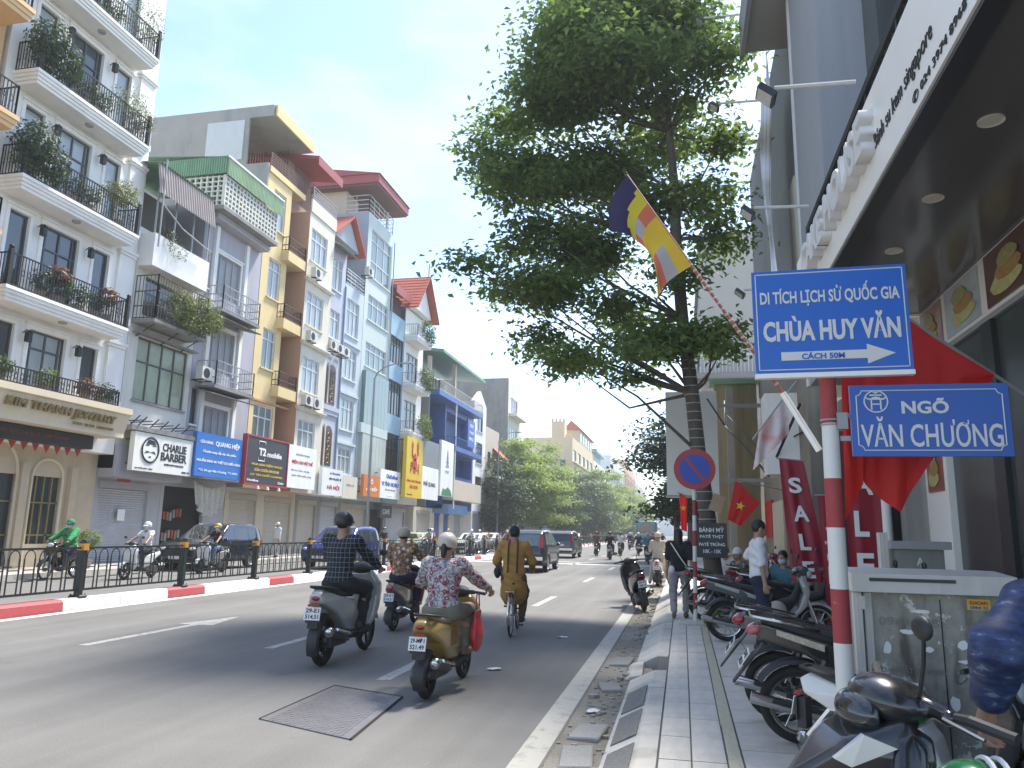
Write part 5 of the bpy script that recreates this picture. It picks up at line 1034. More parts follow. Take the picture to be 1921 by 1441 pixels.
S_.box('picture_band', M_BAND, 3.3, 3.4, -8, 11.3, 4.03, 4.715); S_.box('band_lip', M_CEM, 3.26, 3.4, -8, 11.3, 3.97, 4.028)
def food_picture(y0, y1, z0, z1, x, c1, c2, name='pastry_picture', back=(.10, .05, .035)):
    o = S_.box(name, mat('photo ground %.2f' % y0, back, .3, var=.5, scale=3), x-.02, x-.001, y0, y1, z0, z1); yc, zc = (y0+y1)/2, (z0+z1)/2; w, h = y1-y0, z1-z0; r_ = random.Random(int(y0*10))
    for k in range(3):
        b = MB(); n = 16; cy, cz = yc+r_.uniform(-.08, .08)*w, zc+(k-1)*.2*h; ry, rz = w*(.34-.06*k), h*(.20-.02*k)
        b.prism([(x-.026-.003*k, cy+ry*math.cos(2*math.pi*i/n)*(1+.12*math.sin(5*i)), cz+rz*math.sin(2*math.pi*i/n)) for i in range(n)], (-.003, 0, 0)); q = b.build('pastry', mat('pastry %s %d' % (name, k), [c1, c2, tuple(v*.7 for v in c1)][k], .6, var=.4, scale=20)); q.location = Vector((0, 0, 0)); q.parent = S_.root; q.location = -S_.off
    return o
for (y0, y1, c1, c2, bk) in ((9.08, 10.18, (.45, .40, .16), (.36, .20, .07), (.40, .44, .44)), (7.72, 8.86, (.55, .36, .16), (.42, .24, .10), (.10, .04, .03)), (6.3, 7.4, (.5, .33, .14), (.3, .12, .06), (.12, .05, .04)), (4.9, 6.0, (.5, .4, .2), (.5, .2, .12), (.3, .2, .15)), (10.35, 11.2, (.5, .3, .2), (.5, .15, .1), (.35, .2, .15))): food_picture(y0, y1, 4.10, 4.68, 3.3, c1, c2, back=bk)
# ground floor: dark panels, white pictured column
for (y0, y1, m_, nm) in ((9.05, 10.42, M_DKGR, 'dark_panel'), (8.75, 9.04, M_CHAR, 'door_frame'), (7.3, 8.74, M_DKGR, 'dark_panel'), (7.05, 7.29, M_CHAR, 'door_frame'), (2.0, 7.04, M_DKGR, 'dark_panel')): S_.box(nm, m_, 3.3+(0 if 'panel' in nm else -.05), 3.5, y0, y1, .1, 3.968)
col_ = S_.box('white_column', M_PWHT, 3.22, 3.5, 10.43, 11.3, .1, 3.968)
food_picture(10.55, 11.15, 2.25, 2.85, 3.22, (.60, .42, .12), (.5, .42, .2), back=(.30, .10, .06)); b = MB(); b.lathe([(0, -.0), (.3, -.0), (.3, .02)], 'x', 20, (3.19, 10.88, 3.35)); S_.add(b, 'round_picture', mat('round photo', (.12, .06, .05), .3, var=.7, scale=14))
# lettering on the fascia
nx = (0, -1, 0); up = (0, 0, 1); FXR = 1.714
text('CAKE HOUSE', mat('raised acrylic letters', (.74, .72, .70), .35, var=.05), fas, (1.66, 8.4, 5.16), nx, up, 3.5, .40, bold=.035, off=S_.off, thick=.12)
text('Bánh su kem singapore', I_K, fas, (FXR, 5.88, 5.02), nx, up, 1.6, .19, bold=.0, off=S_.off, thick=.006)
text('✆ 024 3974 8968 - 038 254', I_K, fas, (FXR, 4.72, 4.79), nx, up, 1.72, .085, bold=.0, off=S_.off, thick=.006)
# upper floor: black balcony railing on the canopy, grey curtain wall behind, floor slab over
S_.box('canopy_roof', M_CEM, 1.9, 4.5, -8, 11.2, 5.3, 5.5)
b = MB(); b.box(1.86, 1.93, -8, 11.2, 6.0, 6.09)
for i in range(62): yy = -4+.245*i; b.tube([(1.9, yy, 5.5), (1.9, yy+.12, 6.02)], .013, 4); b.tube([(1.9, yy+.12, 5.5), (1.9, yy, 6.02)], .013, 4)
for i in range(14): yy = -4+1.15*i; b.box(1.87, 1.93, yy-.025, yy+.025, 5.5, 6.05)
S_.add(b, 'balcony_railing', M_BLACKI)['kind'] = 'stuff'
S_.box('upper_wall', M_GREYW, 3.4, 3.6, -8, 10.6, 5.5, 9.0); S_.box('upper_wall', M_GREYW, 3.42, 3.6, 8.5, 10.6, 9.31, 11.5)
for i in range(9): S_.box('glass_panel', mat('grey curtain glass', (.12, .135, .14), .25, var=.35, scale=1.1), 3.36, 3.399, -4+1.62*i, -2.45+1.62*i, 5.6, 8.9)
S_.box('upper_slab', mat('soffit render', (.33, .32, .30), .8, var=.06, scale=1), 1.53, 4.6, 13.2, 15.4, 11.8, 12.1); S_.box('slab_fascia', M_GREYB, 1.44, 1.53, 13.2, 15.4, 11.74, 12.6); S_.box('upper_slab_return', MATS['soffit render'], 3.2, 4.6, -8, 10.64, 9.0, 9.3)
S_.box('attic_wall', M_GREYW, 2.9, 4.6, 13.2, 15.4, 12.1, 12.5)
# three flood lamps on arms
def flood(x0, y, z, ln, label):
    t = Thing('flood_lamp', label, 'lamp', (x0, y, z), 0, 'flood lamps lighting the fascias'); b = MB(); b.tube([(0, 0, 0), (-ln, .05, .05)], .022, 6); t.add(b, 'arm', M_ACW); b = MB(); b.M = Matrix.Translation((-ln-.08, .05, -.02)) @ Euler((0, R(40), 0)).to_matrix().to_4x4(); b.box(-.10, .10, -.12, .12, -.03, .03); t.add(b, 'housing', M_CHAR); b = MB(); b.M = Matrix.Translation((-ln-.08, .05, -.02)) @ Euler((0, R(40), 0)).to_matrix().to_4x4(); b.box(-.08, .08, -.10, .10, -.04, -.031); t.add(b, 'lens', mat('lamp glass pale', (.55, .55, .5), .3)); return t
flood(1.75, 7.3, 6.02, .75, 'flood lamp on a long arm over the painted name on the white fascia'); flood(1.75, 10.2, 6.0, .7, 'flood lamp on a bent arm over the raised letters'); flood(2.2, 14.5, 6.2, .95, 'flood lamp on a thin arm at the end of the fascia')
flood(1.6, 15.2, 12.6, .9, 'flood lamp on a high arm against the big tree'); flood(1.9, 15.3, 10.6, .95, 'flood lamp on a lower arm against the big tree')
# ---- next house: grey pier, tarpaulin
P2 = Thing('grey_pier_house', 'narrow grey house with a tall pier beyond the cake shop', 'building', (2.4, 13, .14), world=True)
P2.box('pier', M_GREYB, 2.2, 2.9, 11.4, 13.7, 4.2, 11.75); P2.box('pier_edge', M_FWHITE, 2.17, 2.5, 13.72, 13.85, 4.2, 11.75); P2.box('upper_wall', M_DKGR, 2.9, 3.4, 10.65, 15.2, 5.6, 11.75); P2.box('wall', M_CEM, 2.95, 3.3, 11.35, 15.4, .14, 4.19); P2.box('dark_shop_opening', M_DARK, 2.8, 2.94, 11.6, 15.0, .14, 3.6); P2.box('side_board', M_BEIGE, 2.15, 2.19, 13.9, 14.6, 5.5, 8.2)
b = MB(); vs = []; n = 14
for i in range(n+1):
    u = i/n
    for j in range(13): v = j/12; vs.append((1.78+.05*math.sin(v*7+u*3)+.1*u, 13.9+2.1*u+.1*math.sin(v*5), 10.9-5.2*v+.06*math.sin(u*9)))
b._add(vs, [(i*13+j, (i+1)*13+j, (i+1)*13+j+1, i*13+j+1) for i in range(n) for j in range(12)])
def tarp_mat():
    m, nt, N, L, P = _new('faded tarpaulin'); tc = N.new('ShaderNodeTexCoord'); mp = N.new('ShaderNodeMapping'); mp.inputs['Scale'].default_value = (1, 2.2, .12); L.new(tc.outputs['Object'], mp.inputs['Vector']); nz = N.new('ShaderNodeTexNoise'); nz.inputs['Scale'].default_value = 2.2; nz.inputs['Detail'].default_value = 6; L.new(mp.outputs[0], nz.inputs['Vector'])
    L.new(ramp(N, L, nz.outputs['Fac'], [(.34, (.14, .055, .045)), (.46, (.30, .20, .18)), (.55, (.52, .54, .54)), (.7, (.36, .40, .40))]), P.inputs['Base Color']); P.inputs['Roughness'].default_value = .35; return m
o = b.build('tarpaulin', tarp_mat(), None, True); tag(o, 'faded brown and white tarpaulin hanging down the grey pier', 'tarpaulin')
# ---- old wall, white light box, beige block
W_ = Thing('old_stained_house', 'old house with a mossy yellow grey wall behind the leaning trunk', 'building', (2.4, 22, .14), world=True)
M_MOSS = mat('mossy yellow wall', (.30, .25, .15), .9, var=.35, scale=2.2, bump=.3, bscale=18, dirt=.9, dcol=(.09, .08, .065), dscale=1.8)
W_.box('wall', M_MOSS, 1.05, 2.3, 24, 24.3, .14, 6.2); W_.box('street_wall', plaster('grimy ochre wall', (.27, .24, .19), .8, .3), 2.4, 2.8, 15.4, 24, .14, 5.8); W_.box('wall_cap', M_GREENM, .9, 2.4, 23.8, 24.5, 6.2, 6.34); W_.box('upper_wall', M_STAINED, 2.4, 5, 15.41, 24.3, 5.8, 13)
for (y0, y1, z0, z1, m_) in ((15.6, 17.0, 1.7, 2.6, I_R), (17.2, 19.0, 1.9, 2.7, I_G), (19.3, 21.5, 1.2, 2.5, M_BEIGE), (15.6, 17.5, .9, 1.6, M_CEM), (21.7, 23.4, 1.6, 2.6, I_R)): W_.box('notice_board', m_, 2.34, 2.397, y0, y1, z0, z1)
W_.box('box_balcony', M_PWHT, 1.75, 2.4, 16.6, 17.4, 2.9, 4.6); b = MB(); b.box(1.35, 1.55, 23.3, 23.5, .14, 6.0); W_.add(b, 'concrete_pole', M_CEM)
b = MB(); b.tube([(1.2, 23.2, 4.9), (1.45, 20, 4.0), (1.8, 17, 2.9), (2.3, 15.6, 4.2)], .03, 5); b.tube([(1.3, 23.2, 5.6), (1.1, 20, 4.4), (.6, 17.2, 4.6)], .02, 5); b.tube([(1.3, 23.2, 5.2), (1.9, 19, 3.6), (2.4, 16, 3.7)], .018, 5); W_.add(b, 'cable', M_BLACK)['kind'] = 'stuff'
lbx = Thing('light_box_sign', 'large blank white light box sign standing out over the near pavement', 'sign', (.3, 22, 2.7), world=True)
lbx.box('box', mat('white acrylic', (.66, .68, .69), .4, var=.03), -.40, 1.02, 22, 22.4, 2.72, 5.65); lbx.box('frame', M_FGREY, -.44, 1.06, 22.05, 22.35, 2.66, 2.715); b = MB(); b.box(1.05, 2.4, 22.15, 22.25, 5.2, 5.3); b.box(1.05, 2.4, 22.15, 22.25, 3.1, 3.2); lbx.add(b, 'bracket', M_FGREY)['kind'] = 'stuff'
Z_ = Thing('beige_block', 'plain beige apartment block rising behind the near street tree', 'building', (3, 40, .14), world=True)
Z_.box('wall', plaster('pale beige render', (.46, .44, .40), .2), 1.15, 12, 40, 56, .14, 17.5); Z_.box('terrace', M_CEM, .8, 8, 39.0, 39.99, 9.4, 9.7)
b = MB(); 
for i in range(24): xx = .9+.18*i; b.box(xx-.012, xx+.012, 39.02, 39.05, 9.7, 10.6)
b.box(.85, 5.2, 39.01, 39.06, 10.58, 10.64); Z_.add(b, 'terrace_railing', M_FWHITE)['kind'] = 'stuff'
for i in range(4): Z_.window(1, 2, 3, 4) if 0 else Z_.box('ledge', M_CEM, 1.0, 1.14, 41, 55, 4.0+3.6*i, 4.3+3.6*i)
for i, (y0, y1, h, m_, lb) in enumerate(((25, 39, 5.2, M_BEIGE, 'low beige shop row behind the white light box'), (57, 75, 12, M_IVORY, 'ivory house beyond the beige block on the near side'), (76, 100, 15, M_CEM, 'grey block far along the near side'), (101, 150, 12, M_BEIGE, 'beige row far along the near side'), (151, 300, 14, M_IVORY, 'pale row at the far end of the near side'))):
    t = Thing('near_side_house', lb, 'building', (2.6, (y0+y1)/2, .14), world=True); x_ = 2.5 if i == 0 else 3.0; t.box('wall', m_, x_, 12, y0, y1, .14, h); t.box('shop_band', [M_GREENM, I_R, I_B, M_PWHT, I_R][i], x_-.5, x_-.002, y0+1, y1-1, 3.0, 3.9)
    for k in range(int((y1-y0)/4)):
        for q in range(int((h-4)/3.4)): t.box('window', M_GLASS, x_-.03, x_-.004, y0+1+k*4, y0+2.6+k*4, 5+3.4*q, 6.8+3.4*q)
# ================================================================== POLE, SIGNS, FLAGS AND BANNERS ON THE NEAR PAVEMENT
M_PRED = worn_paint('pole paint red', (.33, .045, .05), (.45, .36, .33), .70, 14.); M_PWH = worn_paint('pole paint white', (.66, .65, .61), (.30, .28, .25), .70, 16.)
M_SBLUE = mat('street sign blue', (.012, .125, .52), .35, var=.06, scale=2, dirt=.08); M_SBLUE2 = mat('name plate blue', (.012, .095, .42), .35, var=.06, scale=2, dirt=.08); M_SWH = mat('sign reflective white', (.66, .66, .64), .5, var=.04)
pole = Thing('sign_pole', 'red and white banded steel pole carrying two blue direction signs', 'pole', (.905, 5.0, .14), world=True)
zs = [.14, .37, .70, 1.04, 1.347, 1.706, 2.0, 2.34, 2.70]
for i in range(8):
    b = MB(); b.tube([(.905, 5, zs[i]), (.905+.003*(i > 5), 5, zs[i+1])], .052 if i < 6 else .05, 20, cap=True); pole.add(b, 'band', M_PRED if i % 2 else M_PWH, smooth=50)
b = MB(); b.lathe([(.12, .14), (.12, .155), (.06, .16), (.055, .20)], 'z', 20, (.905, 5, 0)); pole.add(b, 'base_plate', M_FGREY)
b = MB(); b.torus(.054, .006, (.908, 5, 2.36), 'z', 16, 5); b.torus(.054, .005, (.908, 5, 2.33), 'z', 16, 5); b.box(.94, 1.0, 4.94, 4.97, 2.30, 2.4); pole.add(b, 'clamp', M_FGREY)['kind'] = 'stuff'
def blue_sign(name, label, x0, x1, z0, z1, y, m, tilt, brd, notch=0.):
    t = Thing(name, label, 'sign', ((x0+x1)/2, y, (z0+z1)/2), rot=(0, R(tilt), 0)); w, h = (x1-x0)/2, (z1-z0)/2
    b = MB(); b.box(-w, w, 0, .03, -h, h); t.add(b, 'plate', m)
    b = MB(); i = brd; lw = .006
    if not notch:
        for (a, c, e, f) in ((-w+i, w-i, -h+i, -h+i+lw), (-w+i, w-i, h-i-lw, h-i), (-w+i, -w+i+lw, -h+i, h-i), (w-i-lw, w-i, -h+i, h-i)): b.box(a, c, -.002, -.0005, e, f)
    else:
        k = notch; P_ = []
        for (sx, sz) in ((1, -1), (1, 1), (-1, 1), (-1, -1)):
            cx, cz = sx*(w-i), sz*(h-i); arc = [(cx-sx*k*math.cos(a), cz-sz*k*math.sin(a)) for a in [math.pi/2*q/5 for q in range(6)]]
            P_ += arc if sx*sz > 0 else arc[::-1]
            if sx*sz < 0: pass
        # order the corners so that the border runs round once
        P2_ = []
        for (sx, sz) in ((1, -1), (1, 1), (-1, 1), (-1, -1)):
            cx, cz = sx*(w-i), sz*(h-i); A = [(cx-sx*k*math.cos(a), cz-sz*k*math.sin(a)) for a in [math.pi/2*q/5 for q in range(6)]]
            first_h = (sx*sz < 0)
            P2_ += A if first_h else A[::-1]
        b.tube([(x, -.002, z) for x, z in P2_+P2_[:1]], .0035, 4, cap=False)
    t.add(b, 'border', M_SWH)['kind'] = 'stuff'; return t, w, h
sg1, w, h = blue_sign('direction_sign', 'blue direction sign reading CHÙA HUY VĂN with a white arrow', .472, 1.381, 2.648, 3.315, 4.9, M_SBLUE, -.4, .018)
U, Z = (1, 0, 0), (0, 0, 1)
text('DI TÍCH LỊCH SỬ QUỐC GIA', M_SWH, sg1.root, (.0, -.003, .165), U, Z, .82, .145, bold=.022, thick=.003)
text('CHÙA HUY VĂN', M_SWH, sg1.root, (.0, -.003, -.045), U, Z, .80, .175, bold=.035, thick=.003)
b = MB(); b.prism([(-.30, -.004, -.255), (.20, -.004, -.255), (.20, -.004, -.29), (.36, -.004, -.228), (.20, -.004, -.166), (.20, -.004, -.201), (-.30, -.004, -.201)], (0, .003, 0)); ar = sg1.add(b, 'arrow', M_SWH)
text('CÁCH 50M', M_SBLUE, ar, (-.055, -.006, -.228), U, Z, .25, .045, bold=.03, thick=.003)
b = MB(); b.box(-w-.005, w+.005, -.005, .05, -h-.03, -h-.001); sg1.add(b, 'frame_rail', M_PWHT); b = MB(); b.box(-w, w, .031, .055, -.02, .02); b.box(-w, w, .031, .055, -.25, -.21); sg1.add(b, 'back_rail', M_FGREY)['kind'] = 'stuff'
sg2, w, h = blue_sign('street_name_sign', 'blue street name plate reading NGÕ VĂN CHƯƠNG with a white gate emblem', 1.018, 1.888, 2.13, 2.563, 4.93, M_SBLUE2, .2, .035, .03)
text('NGÕ', M_SWH, sg2.root, (-.02, -.003, .085), U, Z, .26, .095, bold=.03, thick=.003)
text('VĂN CHƯƠNG', M_SWH, sg2.root, (.0, -.003, -.07), U, Z, .77, .185, bold=.012, thick=.003)
b = MB(); b.torus(.066, .0045, (-.29, -.003, .115), 'y', 22, 5)
for (a, c, e, f) in ((-.335, -.245, .125, .135), (-.325, -.255, .150, .158), (-.305, -.275, .168, .174), (-.32, -.312, .065, .128), (-.268, -.26, .065, .128), (-.31, -.27, .095, .102), (-.29-.022, -.29+.022, .135, .142), (-.294, -.286, .142, .17)): b.box(a, c, -.004, -.001, e, f)
for s_ in (-1, 1): b.tube([(-.29+s_*.045, -.003, .13), (-.29+s_*.058, -.003, .142)], .0045, 4)
sg2.add(b, 'gate_emblem', M_SWH)['kind'] = 'stuff'; b = MB(); b.box(-w-.06, -w+.3, .031, .05, .02, .05); b.box(-w-.06, -w+.3, .031, .05, -.12, -.09); sg2.add(b, 'bracket', M_FGREY)['kind'] = 'stuff'
# ---- Buddhist flag on a slanting pole
M_FN, M_FY, M_FR, M_FW, M_FO = [mat('flag '+n, c, .8, var=.12, scale=9) for n, c in (('navy', (.028, .022, .07)), ('yellow', (.55, .44, .03)), ('coral', (.55, .13, .07)), ('grey white', (.36, .34, .32)), ('orange yellow', (.62, .40, .03)))]
def cloth(top0, top1, bot0, bot1, y, nu, nv, fold, seed=0, sag=None):
    """cloth hanging between a top edge and a bottom edge, with folds towards y"""
    r = random.Random(seed); ph = [r.uniform(0, 6) for _ in range(4)]; vs = []
    for i in range(nu+1):
        u = i/nu
        for j in range(nv+1):
            v = j/nv; x = (top0[0]*(1-u)+top1[0]*u)*(1-v)+(bot0[0]*(1-u)+bot1[0]*u)*v; z = (top0[1]*(1-u)+top1[1]*u)*(1-v)+(bot0[1]*(1-u)+bot1[1]*u)*v
            if sag: x += sag(u, v)[0]; z += sag(u, v)[1]
            f = fold*(.25+v)*(math.sin(u*11+ph[0]+v*1.3)+.6*math.sin(u*19+ph[1]-v*2)+.5*math.sin(v*5+ph[2]+u*4)); vs.append((x, y+f, z))
    return vs, [(i*(nv+1)+j, (i+1)*(nv+1)+j, (i+1)*(nv+1)+j+1, i*(nv+1)+j+1) for i in range(nu) for j in range(nv)]
fb = Thing('buddhist_flag', 'purple yellow and coral striped prayer flag on a slanting red and white pole', 'flag', (.85, 5.08, 2.18), world=True)
b = MB(); b.tube([(.85, 5.08, 2.18), (.65, 5.09, 2.555)], .021, 8); fb.add(b, 'pole_foot', M_PWHT)
pp = [Vector((.65, 5.09, 2.555)).lerp(Vector((-.335, 5.09, 4.15)), k/40) for k in range(41)]
b = MB(); b.tube([tuple(p) for p in pp], .012, 7); fb.add(b, 'pole', mat('flagpole dull red', (.28, .10, .07), .6, var=.2))
for k in range(1, 24): b = MB(); b.tube([tuple(pp[k].lerp(pp[k+1], .3)), tuple(pp[k].lerp(pp[k+1], .62))], .0135, 7); fb.add(b, 'pole_stripe', mat('flagpole pale stripe', (.5, .36, .30), .6))
vs, fs = cloth((-.331, 4.144), (.10, 3.44), (-.455, 3.74), (-.13, 3.22), 5.07, 30, 22, .012, 3, lambda u, v: (-.05*math.sin(math.pi*v)*(u < 2)+.10*math.sin(math.pi*u)*v*1.0, .09*math.sin(math.pi*u)*v))
b = MB(); b.v = vs
for i in range(30):
    for j in range(22):
        u, v = i/30, j/22
        if u < .16+.10*v: k = 0
        elif u < .31: k = 1
        elif u < .45: k = 2 if (v < .35 or v > .75) else 3
        elif u < .68: k = 4 if v < .85 else 1
        elif v < .22: k = 4
        elif v < .48: k = 3
        elif v < .74: k = 2
        elif v < .95: k = 1
        else: k = 0
        b.f.append(fs[i*22+j]); b.m.append(k)
fb.add(b, 'cloth', [M_FN, M_FY, M_FR, M_FW, M_FO], smooth=True)
# ---- national flags
def translucent(name, col, tr=.5):
    m, nt, N, L, P = _new(name); P.inputs['Base Color'].default_value = (*col, 1); P.inputs['Roughness'].default_value = .7; t = N.new('ShaderNodeBsdfTranslucent'); t.inputs['Color'].default_value = (*[min(1, v*1.2) for v in col], 1)
    mx = N.new('ShaderNodeMixShader'); mx.inputs[0].default_value = tr; L.new(P.outputs[0], mx.inputs[1]); L.new(t.outputs[0], mx.inputs[2]); L.new(mx.outputs[0], N['Material Output'].inputs[0]); MATS[name] = m; return m
M_VRED = translucent('flag red', (.56, .022, .018), .3); M_STAR = mat('flag star yellow', (.72, .52, .03), .7)
rf = Thing('red_flag', 'large red flag drooping from a slanting pole behind the name plate', 'flag', (2.24, 5.6, 2.61), world=True)
b = MB(); b.tube([(2.6, 5.62, 2.38), (2.24, 5.62, 2.615), (1.15, 5.62, 3.5)], .012, 7); rf.add(b, 'pole', mat('flagpole grey', (.25, .22, .2), .5))
BOT = [(1.08, 1.76), (1.17, 1.90), (1.215, 2.03), (1.30, 1.93), (1.43, 1.82), (1.55, 2.02), (1.66, 2.19), (1.85, 2.45), (2.06, 2.70)]; vs = []; NU, NV = 40, 30
for i in range(NU+1):
    u = i/NU; k_ = min(int(u*8), 7); q = u*8-k_; bx_ = BOT[k_][0]*(1-q)+BOT[k_+1][0]*q; bz_ = BOT[k_][1]*(1-q)+BOT[k_+1][1]*q; tx, tz = 1.14+.93*u, 3.50-.76*u
    for j in range(NV+1):
        v = j/NV; tri = lambda t: abs((t % 1)*2-1); vs.append((tx*(1-v)+bx_*v, 5.6+.05*v*(tri(u*4.0+v*.6)+.6*tri(u*7.3-v*1.1))-.02*math.sin(9*v+7*u), tz*(1-v)+bz_*v))
fs = [(i*(NV+1)+j, (i+1)*(NV+1)+j, (i+1)*(NV+1)+j+1, i*(NV+1)+j+1) for i in range(NU) for j in range(NV)]
b = MB(); b._add(vs, fs); rf.add(b, 'cloth', M_VRED, smooth=35)
def star(cx, y, cz, r, m, parent, off, rot=0.):
    b = MB(); b.prism([(cx+(r if i % 2 == 0 else r*.382)*math.sin(rot+math.pi*i/5), y, cz+(r if i % 2 == 0 else r*.382)*math.cos(rot+math.pi*i/5)) for i in range(10)], (0, .006, 0)); return b.build('star', m, parent, False, off)
vf = Thing('star_flag', 'red flag with a yellow star hanging over the parked motorbikes', 'flag', (1.32, 14, 2.19), world=True)
b = MB(); b.tube([(1.75, 14.02, 2.42), (1.0, 14.02, 2.60), (.90, 14.02, 2.63)], .012, 6); vf.add(b, 'pole', MATS['flagpole grey'])
vs, fs = cloth((.93, 2.60), (1.317, 2.20), (.765, 1.92), (1.0, 1.80), 14.0, 14, 14, .008, 8); b = MB(); b._add(vs, fs); vf.add(b, 'cloth', M_VRED, smooth=True); star(.99, 13.955, 2.15, .085, M_STAR, vf.root, vf.off, .3)
sf = Thing('small_star_flag', 'faded red flag with a yellow star hanging behind the no parking sign pole', 'flag', (.0, 18.6, 2.2), world=True)
b = MB(); b.tube([(.45, 18.62, 2.4), (-.1, 18.62, 2.62)], .012, 6); sf.add(b, 'pole', MATS['flagpole grey']); vs, fs = cloth((-.06, 2.60), (.12, 2.5), (-.03, 1.75), (.1, 1.7), 18.6, 10, 12, .015, 9); b = MB(); b._add(vs, fs); sf.add(b, 'cloth', M_VRED, smooth=True); star(.03, 18.54, 2.25, .08, M_STAR, sf.root, sf.off)
pf = Thing('sheer_flag', 'sheer pink and white flag hanging beside the grey shop front', 'flag', (1.2, 9, 3.2), world=True)
b = MB(); b.tube([(.80, 9.02, 2.72), (1.30, 9.02, 3.38)], .012, 6); pf.add(b, 'pole', M_FGREY)
vs, fs = cloth((.87, 2.80), (1.20, 3.23), (.79, 2.37), (1.20, 2.79), 9.0, 16, 14, .014, 12); b = MB(); b._add(vs, fs)
m, nt, N, L, P = _new('sheer pink cloth'); tc = N.new('ShaderNodeTexCoord'); nz = N.new('ShaderNodeTexNoise'); nz.inputs['Scale'].default_value = 5; L.new(tc.outputs['Object'], nz.inputs['Vector']); L.new(ramp(N, L, nz.outputs['Fac'], [(.35, (.55, .23, .2)), (.6, (.62, .52, .50))]), P.inputs['Base Color']); P.inputs['Roughness'].default_value = .6
pf.add(b, 'cloth', m, smooth=True)
# ---- SALE banners
M_BRED = mat('banner red', (.30, .012, .030), .4, var=.15, scale=3)
def sale_banner(name, label, y, L0, L1, R0, R1, letters, fold=.015, seed=1, skew=(0, 0)):
    t = Thing(name, label, 'banner', ((L1[0]+R1[0])/2, y, L1[1]), world=True); vs, fs = cloth(L0, R0, L1, R1, y, 12, 24, fold, seed); b = MB(); b._add(vs, fs); t.add(b, 'sheet', M_BRED, smooth=True)
    for (s, x, z, w, h) in letters: text(s, I_W, t.root, (x, y-.045, z), (1, 0, skew[0]), (skew[1], 0, 1), w, h, bold=.03, off=t.off, thick=.004)
    b = MB(); b.tube([(L0[0]-.04, y+.02, L0[1]+.01), (R0[0]+.04, y+.02, R0[1]+.01)], .012, 6); t.add(b, 'hanging_rod', M_FGREY); return t
sale_banner('sale_banner', 'red SALE banner sagging from its rod behind the man in white', 13.5, (1.61, 2.93), (1.72, .93), (2.0, 2.88), (2.32, .92), [('S', 1.84, 2.48, .20, .26), ('A', 1.91, 2.02, .24, .26), ('L', 1.95, 1.56, .17, .26), ('E', 1.99, 1.12, .18, .27)], skew=(0, -.1))
sale_banner('sale_banner', 'bright red SALE banner standing beside the white pictured column', 10.5, (2.02, 3.0), (2.05, .75), (2.46, 3.0), (2.45, .75), [('S', 2.24, 2.78, .22, .3), ('A', 2.24, 2.33, .24, .3), ('L', 2.2, 1.82, .17, .32), ('E', 2.22, 1.30, .20, .32)], fold=.006, seed=2)
sale_banner('text_banner', 'narrow red banner of small white print between the two SALE banners', 12.2, (1.98, 2.25), (2.02, .3), (2.28, 2.25), (2.36, .3), [('ĐỒ CŨ', 2.14, 1.78, .17, .08), ('RẺ NHẤT', 2.14, 1.58, .2, .07), ('KM 50', 2.15, 1.36, .18, .1), ('SALE', 2.15, 1.14, .14, .06)], fold=.006, seed=4)
# ---- cabinets
def cab_mat():
    m, nt, N, L, P = _new('pasted cabinet steel'); tc = N.new('ShaderNodeTexCoord'); n1 = N.new('ShaderNodeTexNoise'); n1.inputs['Scale'].default_value = 3; n1.inputs['Detail'].default_value = 8; n1.inputs['Roughness'].default_value = .75; L.new(tc.outputs['Object'], n1.inputs['Vector'])
    base = ramp(N, L, n1.outputs['Fac'], [(.3, (.17, .155, .125)), (.5, (.31, .295, .25)), (.7, (.43, .41, .36))])
    n2 = N.new('ShaderNodeTexNoise'); n2.inputs['Scale'].default_value = 7.5; n2.inputs['Detail'].default_value = 10; n2.inputs['Roughness'].default_value = .65; n2.noise_dimensions = '3D'; mp = N.new('ShaderNodeMapping'); mp.inputs['Location'].default_value = (3, 1, 2); mp.inputs['Scale'].default_value = (1, 1, 1.4); L.new(tc.outputs['Object'], mp.inputs['Vector']); L.new(mp.outputs[0], n2.inputs['Vector'])
    f = ramp(N, L, n2.outputs['Fac'], [(.60, (0, 0, 0)), (.615, (.9, .9, .9))]); mx = N.new('ShaderNodeMix'); mx.data_type = 'RGBA'; L.new(f, mx.inputs['Factor']); L.new(base, mx.inputs['A']); mx.inputs['B'].default_value = (.68, .67, .64, 1)
    n3 = N.new('ShaderNodeTexNoise'); n3.inputs['Scale'].default_value = 4.; n3.inputs['Detail'].default_value = 9; mp3 = N.new('ShaderNodeMapping'); mp3.inputs['Location'].default_value = (8, 4, 1); mp3.inputs['Scale'].default_value = (2, 2, .5); L.new(tc.outputs['Object'], mp3.inputs['Vector']); L.new(mp3.outputs[0], n3.inputs['Vector'])
    f3 = ramp(N, L, n3.outputs['Fac'], [(.54, (0, 0, 0)), (.68, (.85, .85, .85))]); m3 = N.new('ShaderNodeMix'); m3.data_type = 'RGBA'; L.new(f3, m3.inputs['Factor']); L.new(mx.outputs['Result'], m3.inputs['A']); m3.inputs['B'].default_value = (.09, .075, .06, 1)
    L.new(m3.outputs['Result'], P.inputs['Base Color']); P.inputs['Roughness'].default_value = .6; return m
M_CAB = cab_mat(); M_CABF = mat('cabinet frame grey', (.60, .58, .53), .55, var=.12, scale=5, dirt=.4)
cb = Thing('utility_cabinet', 'large grey utility cabinet pasted with torn stickers behind the sign pole', 'cabinet', (1.5, 5.5, .14), world=True)
cb.box('body', M_CAB, 1.09, 1.95, 5.36, 6.0, .14, 1.315); b = MB(); b.prism([(1.03, 5.27, 1.318), (1.03, 6.06, 1.318), (1.03, 6.06, 1.44), (1.03, 5.62, 1.452), (1.03, 5.27, 1.43)], (.93, 0, 0)); cb.add(b, 'lid', M_CABF)
